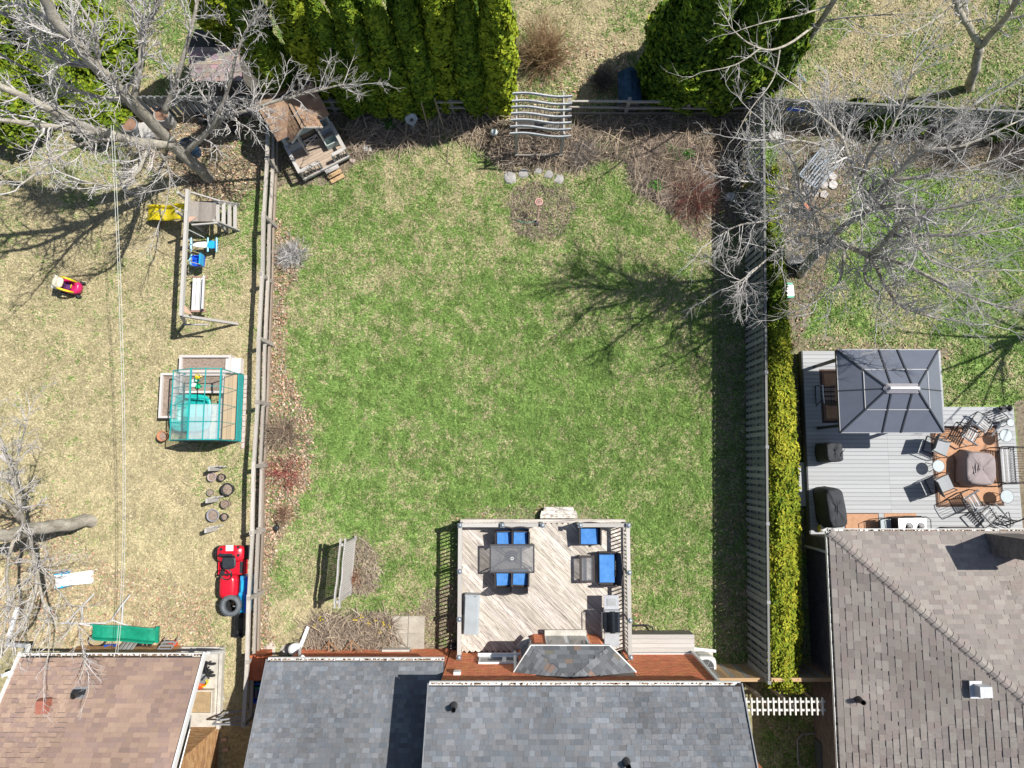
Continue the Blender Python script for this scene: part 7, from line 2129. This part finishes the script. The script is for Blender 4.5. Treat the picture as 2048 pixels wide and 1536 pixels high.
for z in (.55, .88): b.tube([(-.5, -.28, z), (-.95, -.26, z - .02), (-.98, .2, z - .02), (-.72, .31, z), (-.3, .345, z + .02), (.45, .345, z + .02), (.60, .25, z), (.60, -.28, z)], .014, 5)
b.build('rail', BLACKM, t)
b = MB(); b.box((-.76, 0, .5), (.36, .5, .02)); b.build('wire_shelf', GLASSW, t)
# sling chairs
SLG = mat('pale_sling_mesh', (.34, .36, .38), .7, var=.08, scale=30)
SLB = mat('dark_sling_mesh', (.028, .034, .045), .75, var=.15, scale=30)
def tube_chair(name, label, cat, group):
    t = thing(name, label, cat, (0, 0, 0), 0, group)
    b = MB(); b.loft([[(-.25, y, z), (.25, y, z), (.25, y, z - .015), (-.25, y, z - .015)] for y, z in ((-.27, .45), (-.1, .42), (.1, .40), (.24, .40))]); b.build('seat', SLG, t)
    b = MB(); b.loft([[(-.25, y, z), (.25, y, z), (.25, y + .015, z - .004), (-.25, y + .015, z - .004)] for y, z in ((.26, .42), (.36, .68), (.48, 1.02))]); b.build('backrest', SLB, t)
    for s in (-1, 1):
        b = MB(); b.tube([(s * .27, .50, 1.04), (s * .27, .26, .42), (s * .27, -.28, .46)], .017, 6); b.build('side_rail', DARKM, t)
        b = MB(); b.tube([(s * .29, .38, .70), (s * .31, .1, .66), (s * .31, -.24, .64), (s * .30, -.30, .40), (s * .29, -.34, .02), (s * .28, .34, .02)], .017, 6); b.build('armrest', DARKM, t)
    for q in ([(-.27, .50, 1.04), (.27, .50, 1.04)], [(-.28, .34, .02), (.28, .34, .02)]): b = MB(); b.tube(q, .017, 6); b.build('cross_tube', DARKM, t)
    return t
sc = tube_chair('sling_chair', 'grey mesh sling chair on the deck side of the rug, nearest the gazebo', 'chair', 'sling chairs facing the fire table')
p = at(1884, 893, RZ + .42); sc.location = (p.x - .05, p.y, RZ); sc.rotation_euler = (0, 0, math.radians(68)); ORG[sc] = Vector(sc.location)
p = at(1890, 968, RZ + .42); copy_of(sc, (p.x - .05, p.y, RZ), math.radians(112), 'grey mesh sling chair on the deck side of the rug, nearest the steel cart')
# slatted chairs and bench
def slat_chair(name, label, cat, w, ns, group, rock=True):
    t = thing(name, label, cat, (0, 0, 0), 0, group)
    for i in range(ns):
        y = -.24 + i * .48 / (ns - 1)
        piece('seat_slat', METAL if i % 2 else DARKM, t, (-w / 2 + .03, y, .42 - .06 * (y + .24)), (w / 2 - .03, y, .42 - .06 * (y + .24)), .052, .012, world=False)
    k = max(5, int(w / .085))
    for i in range(k):
        x = (i / (k - 1) - .5) * (w - .1)
        piece('back_bar', DARKM, t, (x, .27, .42), (x, .44, .94), .03, .012, up=(1, 0, 0), world=False)
    b = MB(); b.tube([(-w / 2, .26, .40), (-w / 2, .45, .96), (-w / 4, .46, 1.0), (w / 4, .46, 1.0), (w / 2, .45, .96), (w / 2, .26, .40)], .018, 6); b.tube([(-w / 2, -.26, .42), (w / 2, -.26, .42)], .018, 6); b.tube([(-w / 2, .26, .39), (w / 2, .26, .39)], .018, 6); b.build('frame', DARKM, t)
    for s in (-1, 1):
        b = MB(); b.tube([(s * w / 2, .40, .70), (s * (w / 2 + .02), .05, .66), (s * (w / 2 + .02), -.28, .66), (s * w / 2, -.30, .42)], [.02, .028, .03, .018], 6); b.build('armrest', STEEL if rock else DARKM, t)
        b = MB(); b.tube([(s * w / 2, -.30, .42), (s * w / 2, -.34, .03), (s * w / 2, .0, .02), (s * w / 2, .40, .03), (s * w / 2, .26, .40)], .018, 6); b.build('leg', DARKM, t)
    return t
rc_ = slat_chair('slatted_chair', 'dark slatted metal armchair on the upper edge of the large rug', 'chair', .56, 7, 'slatted chairs round the fire table')
p = at(1940, 868, RZ + .42); rc_.location = (p.x, p.y, RZ); rc_.rotation_euler = (0, 0, math.radians(58)); ORG[rc_] = Vector(rc_.location)
for px, py, rz, lab in ((1970, 849, -40, 'dark slatted metal armchair at the corner of the deck near the lantern'), (1944, 1003, 118, 'dark slatted metal armchair on the lower edge of the large rug'), (1980, 1030, -140, 'dark slatted metal armchair with its back to the house roof')):
    p = at(px, py, RZ + .42); copy_of(rc_, (p.x, p.y, RZ), math.radians(rz), lab)
bs = slat_chair('garden_loveseat', 'dark metal slatted loveseat with pale cushions at the outer edge of the deck', 'bench', 1.24, 7, 'slatted chairs round the fire table', False)
p = at(2016, 930, RZ + .42); bs.location = (p.x, p.y, RZ); bs.rotation_euler = (0, 0, -math.pi / 2); ORG[bs] = Vector(bs.location)
# round side tables
def side_table(label, px, py, r, z=.5, first=None):
    p = at(px, py, RZ + z)
    t = thing('side_table', label, 'table', (p.x, p.y, RZ), 0, 'round glass side tables on the grey deck')
    b = MB(); b.lathe((0, 0, z), [(0, 0), (r, 0), (r, .01), (0, .01)], 28); b.build('glass_top', GLASSW, t)
    b = MB(); b.tube([(r * math.cos(i * .2618), r * math.sin(i * .2618), z) for i in range(24)], .012, 5, closed=True); b.build('rim', DARKM, t)
    for i in range(3):
        a = i * 2.094 + .4; b = MB(); b.tube([(r * .9 * math.cos(a), r * .9 * math.sin(a), z), (r * .5 * math.cos(a), r * .5 * math.sin(a), z * .5), (r * .95 * math.cos(a), r * .95 * math.sin(a), 0)], .012, 5); b.build('leg', DARKM, t)
side_table('round frosted glass side table between the two sling chairs', 1877, 932, .21)
side_table('round frosted glass side table beside the slatted chair near the lantern', 2012, 871, .225)
side_table('smallest round glass side table at the outer corner of the deck', 2021, 845, .14, .4)
side_table('round frosted glass side table at the house end of the loveseat', 2014, 993, .23)
c = at(2012, 817, RZ + .2)
t = thing('lantern', 'black metal lantern on the outer corner of the deck', 'lantern', (c.x, c.y, RZ))
b = MB(); b.box((0, 0, .02), (.22, .22, .04)); b.box((0, 0, .36), (.22, .22, .04)); b.lathe((0, 0, .38), [(.14, 0), (.05, .1), (.0, .12)], 4, caps=False)
for sx in (-1, 1):
    for sy in (-1, 1): b.tube([(sx * .09, sy * .09, .03), (sx * .09, sy * .09, .36)], .012, 4)
b.build('frame', BLACKM, t)
b = MB(); b.lathe((0, 0, .04), [(.05, 0), (.05, .18), (0, .18)], 10); b.build('candle', WHITEP, t)
t = thing('parasol_base', 'black folded frame by the house end of the deck', 'stand', (at(2010, 1040, RZ).x, at(2010, 1040, RZ).y, RZ))
b = MB(); b.tube([(0, -.2, .0), (.02, .1, .9), (.03, .2, 1.0)], .025, 6); b.build('pole', BLACKM, t)
b = MB()
for a in range(5): b.tube([(0, 0, .3), (.4 * math.cos(a * 1.2566), .3 * math.sin(a * 1.2566), .04)], .016, 5)
b.build('foot', BLACKM, t)
p = at(1656, 788, RZ + .4)
ct = slat_chair('gazebo_chair', 'dark slatted armchair in the shade under the gazebo roof edge', 'chair', .56, 7, None)
ct.location = (p.x, p.y, RZ); ct.rotation_euler = (0, 0, math.radians(180)); ORG[ct] = Vector(ct.location)
# under the bare tree
c = at(1577, 580, .5)
t = thing('plastic_chair', 'white plastic seat with green edges beside the hedge', 'chair', (c.x, c.y, 0), .05)
GR2 = mat('emerald_plastic', (.02, .36, .22), .4)
b = MB(); b.box((0, 0, .40), (.46, .42, .06)); b.build('seat', WHITEP, t)
for s in (-1, 1): b = MB(); b.box((-.03, s * .25, .42), (.44, .07, .10)); b.build('side_rail', GR2, t)
b = MB(); b.box((-.27, 0, .58), (.05, .44, .36)); b.build('backrest', GR2, t)
for sx in (-1, 1):
    for sy in (-1, 1): b = MB(); b.tube([(sx * .2, sy * .2, 0), (sx * .18, sy * .18, .38)], .03, 6); b.build('leg', WHITEP, t)
c = at(1640, 336, .4)
t = thing('garden_bench', 'blue grey metal slatted lounger under the bare branches', 'lounger', (c.x, c.y, 0), math.radians(-40))
BGM = mat('blue_grey_metal', (.13, .16, .20), .45, var=.15, metal=.3)
for i in range(7): piece('slat', BGM, t, (-.36 + i * .12, -.70, .42), (-.36 + i * .12, .75, .42), .045, .02, world=False)
for s in (-1, 1): piece('side_rail', BGM, t, (s * .44, -.72, .40), (s * .44, .78, .40), .05, .06, world=False)
for y in (-.72, 0, .78): piece('end_rail', BGM, t, (-.44, y, .385), (.44, y, .385), .05, .05, world=False)
for sx in (-1, 1):
    for sy in (-.65, .7): piece('leg', BGM, t, (sx * .42, sy, 0), (sx * .42, sy, .38), .05, .05, up=(0, 1, 0), world=False)
c = at(1665, 312, .6); b = MB(); b.box((0, 0, .1), (.5, .16, .22), .6); o = b.build('storage_case', mat('pale_blue_plastic', (.30, .42, .52), .5), None, loc=(c.x, c.y, .2)); tag(o, 'pale blue case beside the slatted lounger', 'case')
PVT = pp((1575, 360), (1640, 340), (1680, 350), (1672, 385), (1640, 405), (1590, 402))
t = thing('stone_patio', 'patch of irregular pale flagstones beneath the slatted lounger', 'patio', (0, 0, 0))
rs = random.Random(8); lo = np.array(PVT).min(0); hi = np.array(PVT).max(0)
gx = lo[0]
while gx < hi[0]:
    gy = lo[1]
    while gy < hi[1]:
        x, y = gx + rs.uniform(-.04, .04), gy + rs.uniform(-.04, .04)
        if inpoly(np.array([x]), np.array([y]), PVT)[0]:
            n = rs.choice((5, 6, 7)); b = MB(); r = .17
            b.prism([(math.cos(i * 6.2832 / n) * r * rs.uniform(.8, 1.15), math.sin(i * 6.2832 / n) * r * rs.uniform(.8, 1.15)) for i in range(n)], 0, .04)
            o = b.build('flagstone', STONE, t); o.location = (x, y, .0); k = rs.uniform(.85, 1.15); o.color = (k, k * .97, k * .97, 1)
        gy += .35
    gx += .35
c = at(1616, 412, .2); b = MB()
b.loft([[(math.cos(i * .628) * r, math.sin(i * .628) * r * 1.2, z) for i in range(10)] for r, z in ((.12, 0), (.2, .1), (.17, .2), (.05, .24))])
o = b.build('clay_pot', mat('bright_clay', (.55, .22, .13), .8, var=.1), None, loc=(c.x, c.y, 0)); tag(o, 'orange clay pot lying at the edge of the flagstones', 'pot')
b = MB(True); c = at(1592, 525, .3)
b.loft([[(c.x + math.cos(i * .5236) * r * 1.3, c.y + math.sin(i * .5236) * r * .7, z) for i in range(12)] for r, z in ((.34, 0), (.36, .3), (.30, .42), (.1, .45))])
tag(b.build('compost_bin', BLACKM), 'black low composter at the foot of the wide bare tree', 'composter')
b = MB(True); q = [at(*k) for k in ((1545, 118, .1), (1556, 126, .08), (1572, 132, .08), (1580, 140, .06), (1600, 150, .05), (1612, 164, .05))]
b.tube(q, .03, 6); tag(b.build('garden_hose', mat('blue_grey_hose', (.22, .34, .40), .5)), 'blue grey hose end lying by the leaning tree', 'hose')
